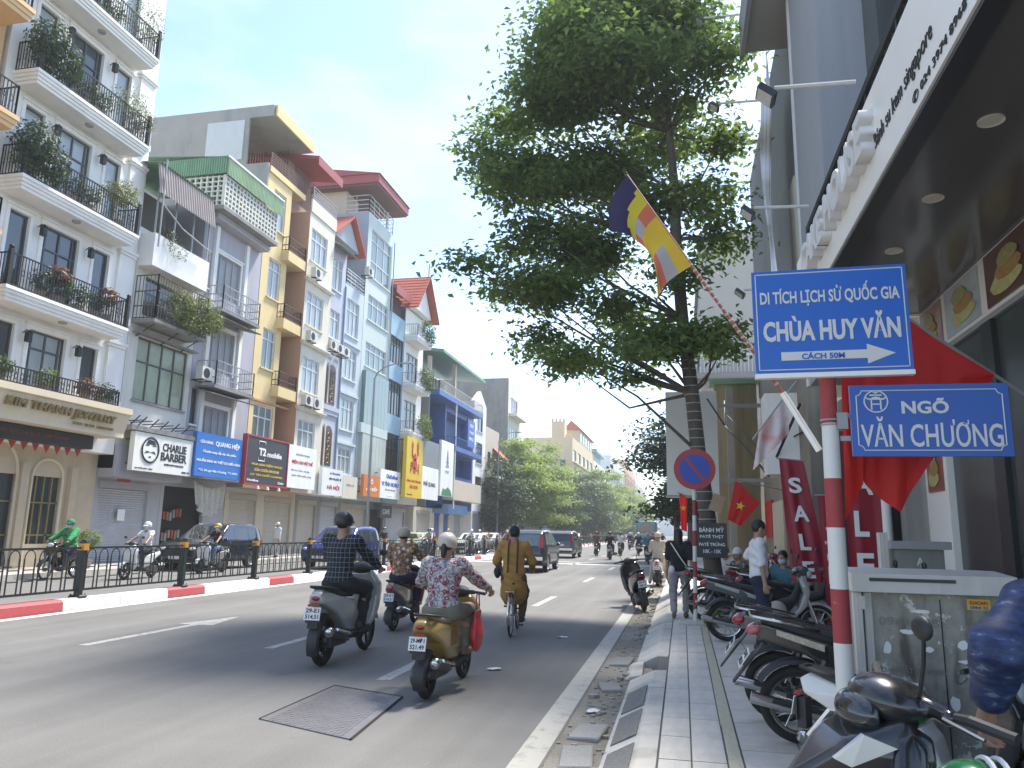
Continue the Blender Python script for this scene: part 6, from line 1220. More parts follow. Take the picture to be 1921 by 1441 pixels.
cb.box('lid_vent', M_CHAR, 1.13, 1.62, 5.262, 5.268, 1.385, 1.405, ); cb.box('corner_post', M_CABF, 1.04, 1.088, 5.31, 5.38, .14, 1.31); cb.box('corner_post', M_CABF, 1.105, 1.15, 5.335, 5.358, .14, 1.31); cb.box('plinth', M_CEM, 1.02, 2.0, 5.29, 6.06, .13, .24)
b = MB(); b.box(1.545, 1.55, 5.352, 5.359, .3, 1.28); cb.add(b, 'door_seam', M_CHAR); cb.box('hinge', M_CABF, 1.075, 1.105, 5.30, 5.33, 1.21, 1.29)
stk = [(1.70, 1.83, 1.225, 1.29, I_Y), (1.20, 1.255, .93, 1.02, I_W), (1.30, 1.40, 1.06, 1.10, I_W), (1.42, 1.5, .96, 1.0, I_W), (1.62, 1.7, .98, 1.05, I_W), (1.38, 1.5, 1.19, 1.22, I_W), (1.60, 1.78, .90, .93, I_W), (1.3, 1.42, .70, .80, I_W), (1.55, 1.62, .62, .72, I_W)]
for (a, c, e, f, m_) in stk:
    r_ = random.Random(int(a*100)); n = 10; b = MB(); b.prism([(a+(c-a)*(.5+.5*math.cos(6.283*i/n)*r_.uniform(.6, 1.05)), 5.357, e+(f-e)*(.5+.5*math.sin(6.283*i/n)*r_.uniform(.6, 1.05))) for i in range(n)] if m_ is I_W else [(a, 5.357, e), (c, 5.357, e), (c, 5.357, f), (a, 5.357, f)], (0, -.002, 0)); cb.add(b, 'sticker', m_)
text('KHOAN', I_R, cb.root, (1.765, 5.352, 1.268), U, Z, .10, .022, off=cb.off, thick=.002, bold=.02); text('0984 22', I_B, cb.root, (1.765, 5.352, 1.24), U, Z, .10, .018, off=cb.off, thick=.002, bold=.02)
text('KHOAN CẮT BÊ TÔNG', mat('ink faded stencil', (.26, .24, .21), .8), cb.root, (1.34, 5.352, .86), U, Z, .42, .05, off=cb.off, thick=.001, bold=.01); text('0964 378', MATS['ink faded stencil'], cb.root, (1.36, 5.352, 1.14), U, Z, .34, .05, off=cb.off, thick=.001)
text('C-5 NH', mat('ink blue graffiti', (.10, .13, .22), .8), cb.root, (1.72, 5.352, .93), (.62, 0, .78), (-.78, 0, .62), .36, .05, off=cb.off, thick=.001, bold=.0)
mc = Thing('meter_box', 'small grey steel meter box behind the big utility cabinet', 'cabinet', (2.1, 8, .14), world=True)
mc.box('body', mat('galvanised grey', (.24, .25, .24), .45, .3, var=.12), 1.95, 2.37, 7.95, 8.35, .14, 1.55); mc.box('lid', M_FGREY, 1.90, 2.42, 7.88, 8.4, 1.552, 1.625); mc.box('side_post', M_CABF, 1.83, 1.90, 7.98, 8.1, .14, 1.7); text('A', I_W, mc.root, (2.16, 7.947, 1.44), U, Z, .06, .07, off=mc.off)
wp = MB(); wp.tube([(2.2, 9.2, .14), (2.2, 9.2, 2.6)], .05, 10); o = wp.build('white_post', M_PWH, None, 40); tag(o, 'white steel post tied to the wall behind the meter box', 'post')
# ---- no parking sign
npk = Thing('no_parking_sign', 'round no parking sign on a thin red and white pole by the tree', 'sign', (.18, 13.87, .14), world=True)
for i in range(9): b = MB(); z0 = .14+(2.5-.14)*i/9; b.tube([(.18+.004*i, 13.9, z0), (.184+.004*i, 13.9, .14+(2.5-.14)*(i+1)/9)], .037, 10); npk.add(b, 'band', M_PWH if i % 2 == 0 else M_PRED, smooth=50)
b = MB(); b.lathe([(0, 0), (.36, 0), (.36, .02), (0, .02)], 'y', 32, (.23, 13.84, 2.78)); npk.add(b, 'disc', mat('sign red', (.36, .03, .035), .4, var=.05), smooth=40); b = MB(); b.lathe([(0, 0), (.262, 0), (.262, .006)], 'y', 32, (.23, 13.833, 2.78)); npk.add(b, 'blue_field', mat('sign blue', (.015, .06, .36), .4, var=.05)); a = R(-52); b = MB(); dx, dz = .27*math.cos(a), .27*math.sin(a); px_, pz_ = -math.sin(a)*.028, math.cos(a)*.028; b.prism([(.23-dx-px_, 13.828, 2.78-dz-pz_), (.23+dx-px_, 13.828, 2.78+dz-pz_), (.23+dx+px_, 13.828, 2.78+dz+pz_), (.23-dx+px_, 13.828, 2.78-dz+pz_)], (0, .004, 0)); npk.add(b, 'slash', MATS['sign red'])
b = MB(); b.cham(-.1, .42, 13.7, 14.15, .13, .2, .03); npk.add(b, 'footing', M_KERB)
# ---- sandwich board on the trunk, dangling label
bm = Thing('snack_board', 'black snack price board in white capitals tied to the leaning trunk', 'sign', (.58, 16.72, 1.2), world=True)
bm.box('board', pnl('blackboard', (.05, .053, .055)), .28, .90, 16.70, 16.74, 1.18, 1.89)
for (s, z, hh, w_) in (('BÁNH MỲ', 1.76, .12, .5), ('PATÊ THỊT', 1.61, .09, .48), ('PATÊ TRỨNG', 1.46, .085, .52), ('10K - 15K', 1.31, .075, .36)): text(s, I_W, bm.root, (.59, 16.695, z), U, Z, w_, hh, bold=.02, off=bm.off, thick=.004)
tagb = MB(); tagb.box(-.13, .13, 0, .02, -.18, .18); o = tagb.build('wooden_tag', mat('cardboard', (.40, .30, .18), .8, var=.2)); o.location = (.72, 16.7, 2.3); o.rotation_euler = (0, R(20), 0); tag(o, 'tilted cardboard tag hanging on the leaning trunk', 'tag')
# ================================================================== PEOPLE
M_SKIN = mat('skin', (.36, .21, .14), .55, var=.08, scale=20); M_HAIR = mat('black hair', (.012, .010, .010), .45, var=.3, scale=30); M_SHOE = mat('dark shoe leather', (.03, .028, .026), .5); M_SANDAL = mat('sandal brown', (.16, .11, .08), .6)
def ik(a, b, l1, l2, hint):
    a, b, hint = np.array(a, float), np.array(b, float), np.array(hint, float); d = b-a; L = np.linalg.norm(d); L = min(L, (l1+l2)*.999); dn = d/np.linalg.norm(d); b = a+dn*L
    x = (l1*l1-l2*l2+L*L)/(2*L); hgt = math.sqrt(max(l1*l1-x*x, 0)); h = hint-dn*(hint@dn); h /= max(np.linalg.norm(h), 1e-6); return a+dn*x+h*hgt, b
def hand_f(w, fd, pn, side, curl):
    """w wrist, fd finger direction, pn palm normal; returns fine solid of palm, four fingers and thumb"""
    w, fd, pn = np.array(w, float), np.array(fd, float), np.array(pn, float); fd /= np.linalg.norm(fd); pn -= fd*(pn@fd); pn /= np.linalg.norm(pn); sd = np.cross(fd, pn)*side
    fs = [s_cone(w-fd*.02, w+fd*.045, .027, .030), s_cone(w+fd*.05+sd*.022, w+fd*.085+sd*.025, .017, .014), s_cone(w+fd*.05-sd*.022, w+fd*.08-sd*.026, .017, .013), s_cone(w+fd*.045, w+fd*.088, .020, .015)]
    for k, (o, ln) in enumerate(((.029, .068), (.010, .078), (-.010, .072), (-.028, .056))):
        p0 = w+fd*.082+sd*o; c = curl; d1 = fd*math.cos(c)+pn*math.sin(c); d2 = fd*math.cos(c*2.1)+pn*math.sin(c*2.1); p1 = p0+d1*ln*.5; fs += [s_cone(p0, p1, .0098, .0088), s_cone(p1, p1+d2*ln*.5, .0088, .0068)]
    t0 = w+fd*.03+sd*.028; t1 = t0+(fd*.6+sd*.7+pn*.35*max(curl, .2))*.036; t2 = t1+(fd*.75+sd*.1+pn*.7*max(curl, .2))*.034; fs += [s_cone(t0, t1, .0135, .0115), s_cone(t1, t2, .0112, .008)]; return s_union(*fs, k=.007)
_PC = {}
def body_parts(key, pelvis, lean, hands, feet, head=(0, 0), twist=0., sleeve=1.0, leg=1.0, res=.018, curl=1.0, build=1.0, hdir=None, bare_feet=False, side_lean=0., jacket=0., skirt=0., knee_out=.18, elbow_hint=(.7, -.5, -.7)):
    """geometry of a clothed figure in the local frame (+Y forward): dict of (verts, quads)"""
    if key in _PC: return _PC[key]
    P = np.array(pelvis, float); l = R(lean); d = np.array([math.sin(R(side_lean)), math.sin(l), math.cos(l)]); d /= np.linalg.norm(d); rx = np.array([math.cos(R(twist)), math.sin(R(twist)), 0]); fw = np.cross(d, rx); er = (-l, R(side_lean), R(twist)); w = build
    Sc = P+d*.46; ch = P+d*.33; nb = P+d*.515; hl = l*.35+R(head[1]); hd_ = np.array([0, math.sin(hl), math.cos(hl)]); hc = nb+hd_*.132+np.array([0, .015, 0]); ey = (-hl, 0, R(head[0])); HM = np.array(Euler(ey).to_matrix())
    S = [Sc-rx*.165*w, Sc+rx*.165*w]; hp = [P-rx*.09*w+np.array([0, 0, -.04]), P+rx*.09*w+np.array([0, 0, -.04])]
    E = []; W = []; K = []; A = []
    for i, sg in enumerate((-1, 1)):
        e, ww = ik(S[i]-d*.02, hands[i], .275, .245, np.array([sg*elbow_hint[0], elbow_hint[1], elbow_hint[2]])); E.append(e); W.append(ww)
        k, a = ik(hp[i], feet[i], .43, .41, np.array([sg*knee_out, 1.0, .25])); K.append(k); A.append(a)
    H = lambda x, y, z: hc+HM@np.array([x, y, z])
    out = {}
    # skin: head with features, neck, arms, legs as one solid
    sk = [s_ell(H(0, -.005, .025), (.074, .092, .098), ey), s_ell(H(0, .028, -.055), (.056, .062, .062), ey), s_cone(nb-d*.04, H(0, -.012, -.06), .058, .052), s_ell(H(0, .092, -.018), (.013, .018, .026), ey), s_ell(H(-.077, -.005, -.01), (.012, .02, .032), ey), s_ell(H(.077, -.005, -.01), (.012, .02, .032), ey), s_ell(H(0, .083, -.062), (.024, .010, .010), ey)]
    tor = [s_ell(P, (.15*w, .105*w, .12), er), s_ell(P+d*.18, (.135*w, .10*w, .16), er), s_ell(ch, (.155*w, .105*w, .17), er), s_cone(S[0], S[1], .055, .055)]
    limbs = []
    for i in range(2):
        limbs += [s_cone(S[i], E[i], .05*w, .041*w), s_cone(E[i], W[i], .040*w, .027), s_cone(hp[i], K[i], .082*w, .056*w), s_cone(K[i], K[i]*.6+A[i]*.4+np.array([0, -.012, 0]), .054*w, .052*w), s_cone(K[i]*.6+A[i]*.4+np.array([0, -.012, 0]), A[i], .050*w, .036)]
        limbs += [s_cone(A[i]+np.array([0, -.03, -.03]), A[i]+np.array([.02*(i*2-1), .15, -.045]), .034, .026)]
    f = s_union(*(sk+tor+limbs), k=.03); eye = s_union(s_ell(H(-.032, .084, .012), (.014, .012, .009), ey), s_ell(H(.032, .084, .012), (.014, .012, .009), ey), k=0); f2 = s_sub(f, eye, .006)
    v, q = solid(f2, res); v = relax(v, q, 1); vs, qs = [v], [q]; n = len(v)
    for i, sg in enumerate((-1, 1)):
        fd = W[i]-E[i]; fd /= np.linalg.norm(fd); pn = np.array([0, .1, -1.0]) if hdir is None else np.array(hdir[i], float)
        hv, hq = solid(hand_f(W[i], fd, pn, sg, curl), .0075 if res < .024 else .011); vs.append(hv); qs.append(hq+n); n += len(hv)
    out['body'] = (np.concatenate(vs), np.concatenate(qs))
    wr = lambda f_, a: _wrinkle(f_, a)
    # shirt
    g = .017+jacket; t2 = [s_ell(P+d*.03, (.15*w+g, .11*w+g, .13), er), s_ell(P+d*.18, (.138*w+g, .104*w+g, .17), er), s_ell(ch, (.158*w+g, .108*w+g, .18), er), s_cone(S[0], S[1], .062+g*.5, .062+g*.5)]
    for i in range(2):
        if sleeve > .02:
            e1 = S[i]+(E[i]-S[i])*min(1, sleeve*2); t2.append(s_cone(S[i], e1, .058*w+g*.7, .05*w+g*.7))
            if sleeve > .5: t2.append(s_cone(E[i], E[i]+(W[i]-E[i])*(sleeve*2-1)*.97, .05*w+g*.7, .038+g*.6))
    if skirt > .4: t2 += [s_cone(P+np.array([0, .02, 0]), P+np.array([0, .10, -.30]), .17*w, .20*w)]
    sh = s_union(*t2, k=.035); col = s_cone(nb-d*.03, nb+d*.2, .07, .055); sh = s_sub(sh, col, .008); hem = P-d*(.10+skirt*.42)
    cut = s_fn(lambda Q: -((Q-hem)@d), sh.bb)   # keep what lies above the hem
    sh = s_int(wr(sh, .006 if jacket < .02 else .0035), cut, .006); v, q = solid(sh, res); out['shirt'] = (relax(v, q, 1), q)
    # trousers
    tr = [s_ell(P, (.152*w+.012, .108*w+.012, .13), er)]
    for i in range(2):
        tr.append(s_cone(hp[i], K[i], .092*w+.008, .072*w+.006)); 
        if leg > .5: tr.append(s_cone(K[i], K[i]+(A[i]+np.array([0, 0, -.0])-K[i])*(leg*2-1), .070*w+.006, .062))
    trf = s_union(*tr, k=.025); c2 = s_fn(lambda Q: ((Q-(P+d*.07))@d), trf.bb); trf = s_int(wr(trf, .006), c2, .005); v, q = solid(trf, res); out['trousers'] = (relax(v, q, 1), q)
    for i in range(2):
        a = A[i]; sx = .02*(i*2-1); fs = s_union(s_cone(a+np.array([0, -.045, -.045]), a+np.array([sx, .165, -.055]), .040, .034), s_cone(a+np.array([0, -.03, -.02]), a+np.array([sx*.5, .05, -.04]), .042, .038), k=.02)
        fs = s_int(fs, s_fn(lambda Q, z0=a[2]-.085: z0-Q[:, 2], fs.bb), .004); v, q = solid(fs, max(.012, res*.8)); out['shoe%d' % i] = (relax(v, q, 1), q)
    hr = s_ell(H(0, -.016, .034), (.084, .100, .102), ey); hr = s_sub(hr, s_ell(H(0, .085, -.05), (.075, .085, .10), ey), .01); hr = s_sub(hr, s_box(H(0, .0, -.14), (.15, .15, .09), .01, ey), .01); v, q = solid(hr, .011); out['hair'] = (v, q)
    hm = s_ell(H(0, -.008, .045), (.112, .132, .118), ey); hm = s_sub(hm, s_box(H(0, .0, -.155), (.2, .2, .14), .01, ey), .01); hm = s_union(hm, s_int(s_ell(H(0, .10, .035), (.088, .085, .022), (ey[0]-.15, 0, ey[2])), s_box(H(0, .12, .03), (.12, .1, .05), 0, ey), .004), k=.008); v, q = solid(hm, .012); out['helmet'] = (relax(v, q, 1), q)
    cp = s_ell(H(0, -.012, .040), (.088, .104, .105), ey); cp = s_sub(cp, s_box(H(0, 0, -.10), (.2, .2, .11), .01, ey), .01); cp = s_union(cp, s_ell(H(0, .13, .022), (.07, .08, .010), ey), k=.008); v, q = solid(cp, .010); out['cap'] = (v, q)
    mk = s_int(s_ell(H(0, .032, -.058), (.068, .076, .066), ey), s_box(H(0, .09, -.05), (.1, .075, .055), .01, ey), .006); v, q = solid(mk, .010); out['mask'] = (v, q)
    lh = s_union(hr, s_ell(H(0, -.06, -.10), (.085, .055, .16), ey), k=.04); v, q = solid(lh, .014); out['long_hair'] = (v, q)
    pt = s_ell(H(.0, -.115, -.05), (.035, .035, .09), ey); v, q = solid(pt, .012); out['ponytail'] = (v, q)
    out['_j'] = dict(head=hc, hm=HM, wrist=W, elbow=E, knee=K, ankle=A, sh=S, chest=ch, d=d)
    _PC[key] = out; return out
def s_fn(fn, bb):
    def f(P): return fn(P)
    f.bb = bb; return f
def _wrinkle(g, a):
    def f(P): return g(P)+a*(np.sin(P[:, 0]*23+P[:, 2]*31)*np.sin(P[:, 2]*19-P[:, 1]*27+1.3)+.6*np.sin(P[:, 2]*52+P[:, 0]*21+P[:, 1]*13))
    f.bb = g.bb; return f
def person(name, label, loc, rz, geo, wear, group=None, scale=1.0, cat='person'):
    t = Thing(name, label, cat, loc, R(rz), group); t.root.scale = (scale,)*3
    for k, m in wear.items():
        ks = ['shoe0', 'shoe1'] if k == 'shoe' else [k]
        for kk in ks: v, q = geo[kk]; obj_of(np_mesh(kk.rstrip('01'), v, q, [m]), kk.rstrip('01'), t.root)
    return t
# cloth patterns ---------------------------------------------------------------
def plaid_mat():
    m, nt, N, L, P = _new('black plaid cloth'); tc = N.new('ShaderNodeTexCoord'); sp = N.new('ShaderNodeSeparateXYZ'); L.new(tc.outputs['Object'], sp.inputs[0]); acc = None
    for ch, per in (('X', .045), ('Z', .055)):
        a = N.new('ShaderNodeMath'); a.operation = 'DIVIDE'; a.inputs[1].default_value = per; L.new(sp.outputs[ch], a.inputs[0]); f = N.new('ShaderNodeMath'); f.operation = 'FRACT'; L.new(a.outputs[0], f.inputs[0]); c = N.new('ShaderNodeMath'); c.operation = 'LESS_THAN'; c.inputs[1].default_value = .13; L.new(f.outputs[0], c.inputs[0])
        if acc is None: acc = c
        else: s = N.new('ShaderNodeMath'); s.operation = 'MAXIMUM'; L.new(acc.outputs[0], s.inputs[0]); L.new(c.outputs[0], s.inputs[1]); acc = s
    mx = N.new('ShaderNodeMix'); mx.data_type = 'RGBA'; L.new(acc.outputs[0], mx.inputs['Factor']); mx.inputs['A'].default_value = (.012, .013, .018, 1); mx.inputs['B'].default_value = (.13, .15, .18, 1); L.new(mx.outputs['Result'], P.inputs['Base Color']); P.inputs['Roughness'].default_value = .85; return m
def floral_mat(name, bg, cols, scale=18., size=.42):
    m, nt, N, L, P = _new(name); tc = N.new('ShaderNodeTexCoord'); vo = N.new('ShaderNodeTexVoronoi'); vo.inputs['Scale'].default_value = scale; L.new(tc.outputs['Object'], vo.inputs['Vector'])
    sp = N.new('ShaderNodeSeparateColor'); L.new(vo.outputs['Color'], sp.inputs[0]); petal = ramp(N, L, sp.outputs[0], [(i/len(cols), c) for i, c in enumerate(cols)], 'CONSTANT')
    ring = ramp(N, L, vo.outputs['Distance'], [(0, (.75, .7, .6)), (.12, (.75, .7, .6)), (.16, (0, 0, 0))], 'CONSTANT'); f = ramp(N, L, vo.outputs['Distance'], [(0, (1, 1, 1)), (size, (1, 1, 1)), (size+.06, (0, 0, 0))])
    nz = N.new('ShaderNodeTexNoise'); nz.inputs['Scale'].default_value = scale*2.4; L.new(tc.outputs['Object'], nz.inputs['Vector']); b2 = ramp(N, L, nz.outputs['Fac'], [(.42, bg), (.6, tuple(min(1, v*2.6+.05) for v in bg))])
    mx = N.new('ShaderNodeMix'); mx.data_type = 'RGBA'; L.new(f, mx.inputs['Factor']); L.new(b2, mx.inputs['A']); L.new(petal, mx.inputs['B']); ad = N.new('ShaderNodeMix'); ad.data_type = 'RGBA'; ad.blend_type = 'LIGHTEN'; ad.inputs['Factor'].default_value = .7; L.new(mx.outputs['Result'], ad.inputs['A']); L.new(ring, ad.inputs['B']); L.new(ad.outputs['Result'], P.inputs['Base Color']); P.inputs['Roughness'].default_value = .85; MATS[name] = m; return m
def cloth_m(name, c, **k): return mat('cloth '+name, c, .88, var=.16, scale=k.pop('scale', 14), bump=.25, bscale=160, **k)
M_PLAID = plaid_mat(); M_FLOR1 = floral_mat('retro flower cloth', (.10, .055, .03), [(.50, .16, .04), (.46, .33, .10), (.50, .44, .34), (.36, .09, .06)], 13, .36); M_FLOR2 = floral_mat('red and grey flower cloth', (.16, .15, .16), [(.28, .03, .05), (.24, .05, .07), (.40, .38, .38), (.20, .03, .05)], 17, .40)
def camo_mat():
    m, nt, N, L, P = _new('navy camouflage padding'); tc = N.new('ShaderNodeTexCoord'); mp = N.new('ShaderNodeMapping'); mp.inputs['Scale'].default_value = (1, 1, 2.6); L.new(tc.outputs['Object'], mp.inputs['Vector']); n = N.new('ShaderNodeTexNoise'); n.inputs['Scale'].default_value = 16; n.inputs['Detail'].default_value = 5; n.inputs['Roughness'].default_value = .6; L.new(mp.outputs[0], n.inputs['Vector'])
    L.new(ramp(N, L, n.outputs['Fac'], [(.40, (.012, .02, .065)), (.50, (.022, .038, .11)), (.60, (.035, .06, .15)), (.66, (.17, .20, .27))]), P.inputs['Base Color']); P.inputs['Roughness'].default_value = .6; return m
M_CAMO = camo_mat()
M_BROWNR = cloth_m('ochre brown robe', (.40, .21, .05)); M_BLACKC = cloth_m('black', (.016, .016, .018)); M_NAVYC = cloth_m('navy', (.018, .022, .045)); M_WHITEC = cloth_m('white', (.66, .66, .67)); M_OLIVE = cloth_m('olive', (.17, .165, .12)); M_GREYT = cloth_m('light grey', (.30, .30, .32)); M_GREENR = cloth_m('green raincoat', (.03, .24, .08)); M_BEIGEC = cloth_m('beige', (.45, .40, .33)); M_REDC = cloth_m('red', (.35, .04, .04)); M_BLUEC = cloth_m('blue', (.06, .13, .30)); M_TEALC = cloth_m('teal', (.06, .16, .19)); M_KHAKI = cloth_m('khaki green', (.13, .125, .055)); M_JEAN = cloth_m('jeans', (.10, .14, .22))
M_HBLK = mat('helmet matt black', (.018, .018, .02), .4, var=.05, coat=.2); M_HTAN = mat('helmet tan', (.36, .31, .22), .45, var=.06); M_HBEI = mat('helmet beige', (.48, .43, .36), .4, var=.06); M_HWHT = mat('helmet white', (.66, .66, .66), .35, var=.04); M_HYEL = mat('helmet yellow', (.50, .36, .08), .4); M_MASK = mat('mask pale', (.50, .56, .60), .8)
# ================================================================== TWO-WHEELERS (local +Y forward, origin under the middle)
M_TYRE = mat('tyre rubber', (.018, .018, .018), .85, var=.2, scale=25); M_RIMB = mat('black rim', (.03, .03, .032), .4, .5); M_CHROME = mat('chrome', (.55, .55, .55), .18, 1., var=.05); M_ENG = mat('engine metal', (.10, .10, .10), .5, .6, var=.3, scale=15); M_BPL = mat('black plastic', (.022, .022, .024), .55, var=.1); M_SEAT = mat('seat vinyl', (.018, .018, .02), .5, var=.15); M_TAIL = mat('tail lamp red', (.30, .015, .02), .15, var=.05, coat=.5); M_HEADL = mat('headlamp lens', (.55, .57, .58), .08, var=.05, coat=.6); M_PLATE = mat('licence plate white', (.70, .70, .68), .5, var=.03); M_AMB = mat('indicator amber', (.6, .25, .03), .2)
def paint(name, c, rough=.22, metal=0.): return mat('paint '+name, c, rough, metal, var=.05, scale=4, coat=.6, dirt=.08)
def wheel(t, name, y, r, w=.05, spokes=0, rim_m=None, z=None):
    z = r if z is None else z; b = MB(); tr = w; R0 = r-tr*.8
    prof = [(R0+.8*tr*math.cos(a), tr*.75*math.sin(a)) for a in [math.pi*2*i/12 for i in range(13)]]; b.lathe(prof, 'x', 36, (0, y, z)); o = t.add(b, name, M_TYRE, smooth=True)
    b = MB(); ri = R0-.7*tr; b.lathe([(ri+.018, -.026), (ri, -.024), (ri-.012, -.012), (ri-.012, .012), (ri, .024), (ri+.018, .026)], 'x', 32, (0, y, z)); t.add(b, 'rim', rim_m or M_RIMB, o, smooth=40)
    b = MB(); b.lathe([(0, -.06), (.04, -.06), (.055, -.03), (.055, .03), (.04, .06), (0, .06)], 'x', 14, (0, y, z)); t.add(b, 'hub', M_ENG, o, smooth=40)
    b = MB()
    if spokes:
        for i in range(spokes):
            a = 6.283*i/spokes; a2 = a+(.35 if i % 2 else -.35); s = .03 if (i//2) % 2 else -.03; b.tube([(s, y+.045*math.cos(a), z+.045*math.sin(a)), (0, y+ri*math.cos(a2), z+ri*math.sin(a2))], .0022, 4, cap=False)
        t.add(b, 'spokes', M_CHROME, o)['kind'] = 'stuff'
    else:
        for i in range(5):
            a = 6.283*i/5; c, s = math.cos(a), math.sin(a); p = [(-.012, y+.04*c-.02*s, z+.04*s+.02*c), (-.012, y+.04*c+.02*s, z+.04*s-.02*c), (-.012, y+(ri-.01)*c+.013*s, z+(ri-.01)*s-.013*c), (-.012, y+(ri-.01)*c-.013*s, z+(ri-.01)*s+.013*c)]; b.prism(p, (.024, 0, 0))
        t.add(b, 'spokes', rim_m or M_RIMB, o)['kind'] = 'stuff'
    return o
def plate(t, y, z, s1, s2, tilt=-12, w=.19, h=.14):
    M_ = Matrix.Translation((0, y, z)) @ Euler((R(tilt), 0, 0)).to_matrix().to_4x4(); b = MB(); b.M = M_; b.box(-w/2, w/2, -.003, .003, -h/2, h/2); o = t.add(b, 'licence_plate', M_PLATE)
    up_ = M_.to_3x3() @ Vector((0, 0, 1)); n_ = M_.to_3x3() @ Vector((0, -1, 0))
    for s, dz in ((s1, h*.23), (s2, -h*.23)): text(s, I_K, o, Vector((0, y, z))+up_*dz+n_*.005, (1, 0, 0), up_, w*.82, h*.33, bold=.02, thick=.002)
    return o
def fender(t, name, y, z, r, a0, a1, half, m, thick=.012):
    b = MB(); n = 14; vs = []
    for i in range(n+1):
        a = R(a0+(a1-a0)*i/n)
        for (x, rr) in ((-half, r-.02), (-half*.75, r+.008), (0, r+.018), (half*.75, r+.008), (half, r-.02), (half*.7, r-.005), (0, r+.004), (-half*.7, r-.005)): vs.append((x, y+rr*math.cos(a), z+rr*math.sin(a)))
    b._add(vs, [(i*8+j, i*8+(j+1) % 8, (i+1)*8+(j+1) % 8, (i+1)*8+j) for i in range(n) for j in range(8)]+[tuple(range(8)), tuple(range(n*8, n*8+8))]); return t.add(b, name, m, smooth=40)
def mirrors(t, y, z, m=None, w=.30, ht=.16):
    for sg in (-1, 1):
        b = MB(); b.tube([(sg*.16, y, z), (sg*.20, y-.01, z+ht*.6), (sg*w*.85, y, z+ht)], .006, 6); o = t.add(b, 'mirror', M_BPL); b = MB(); b.sphere((sg*w, y-.005, z+ht+.02), (.055, .018, .038), 12, 8); t.add(b, 'mirror_shell', m or M_BPL, o, smooth=True); b = MB(); b.lathe([(0, 0), (.03, 0)], 'y', 12, (sg*w, y-.025, z+ht+.02)); t.add(b, 'mirror_glass', M_CHROME, o)
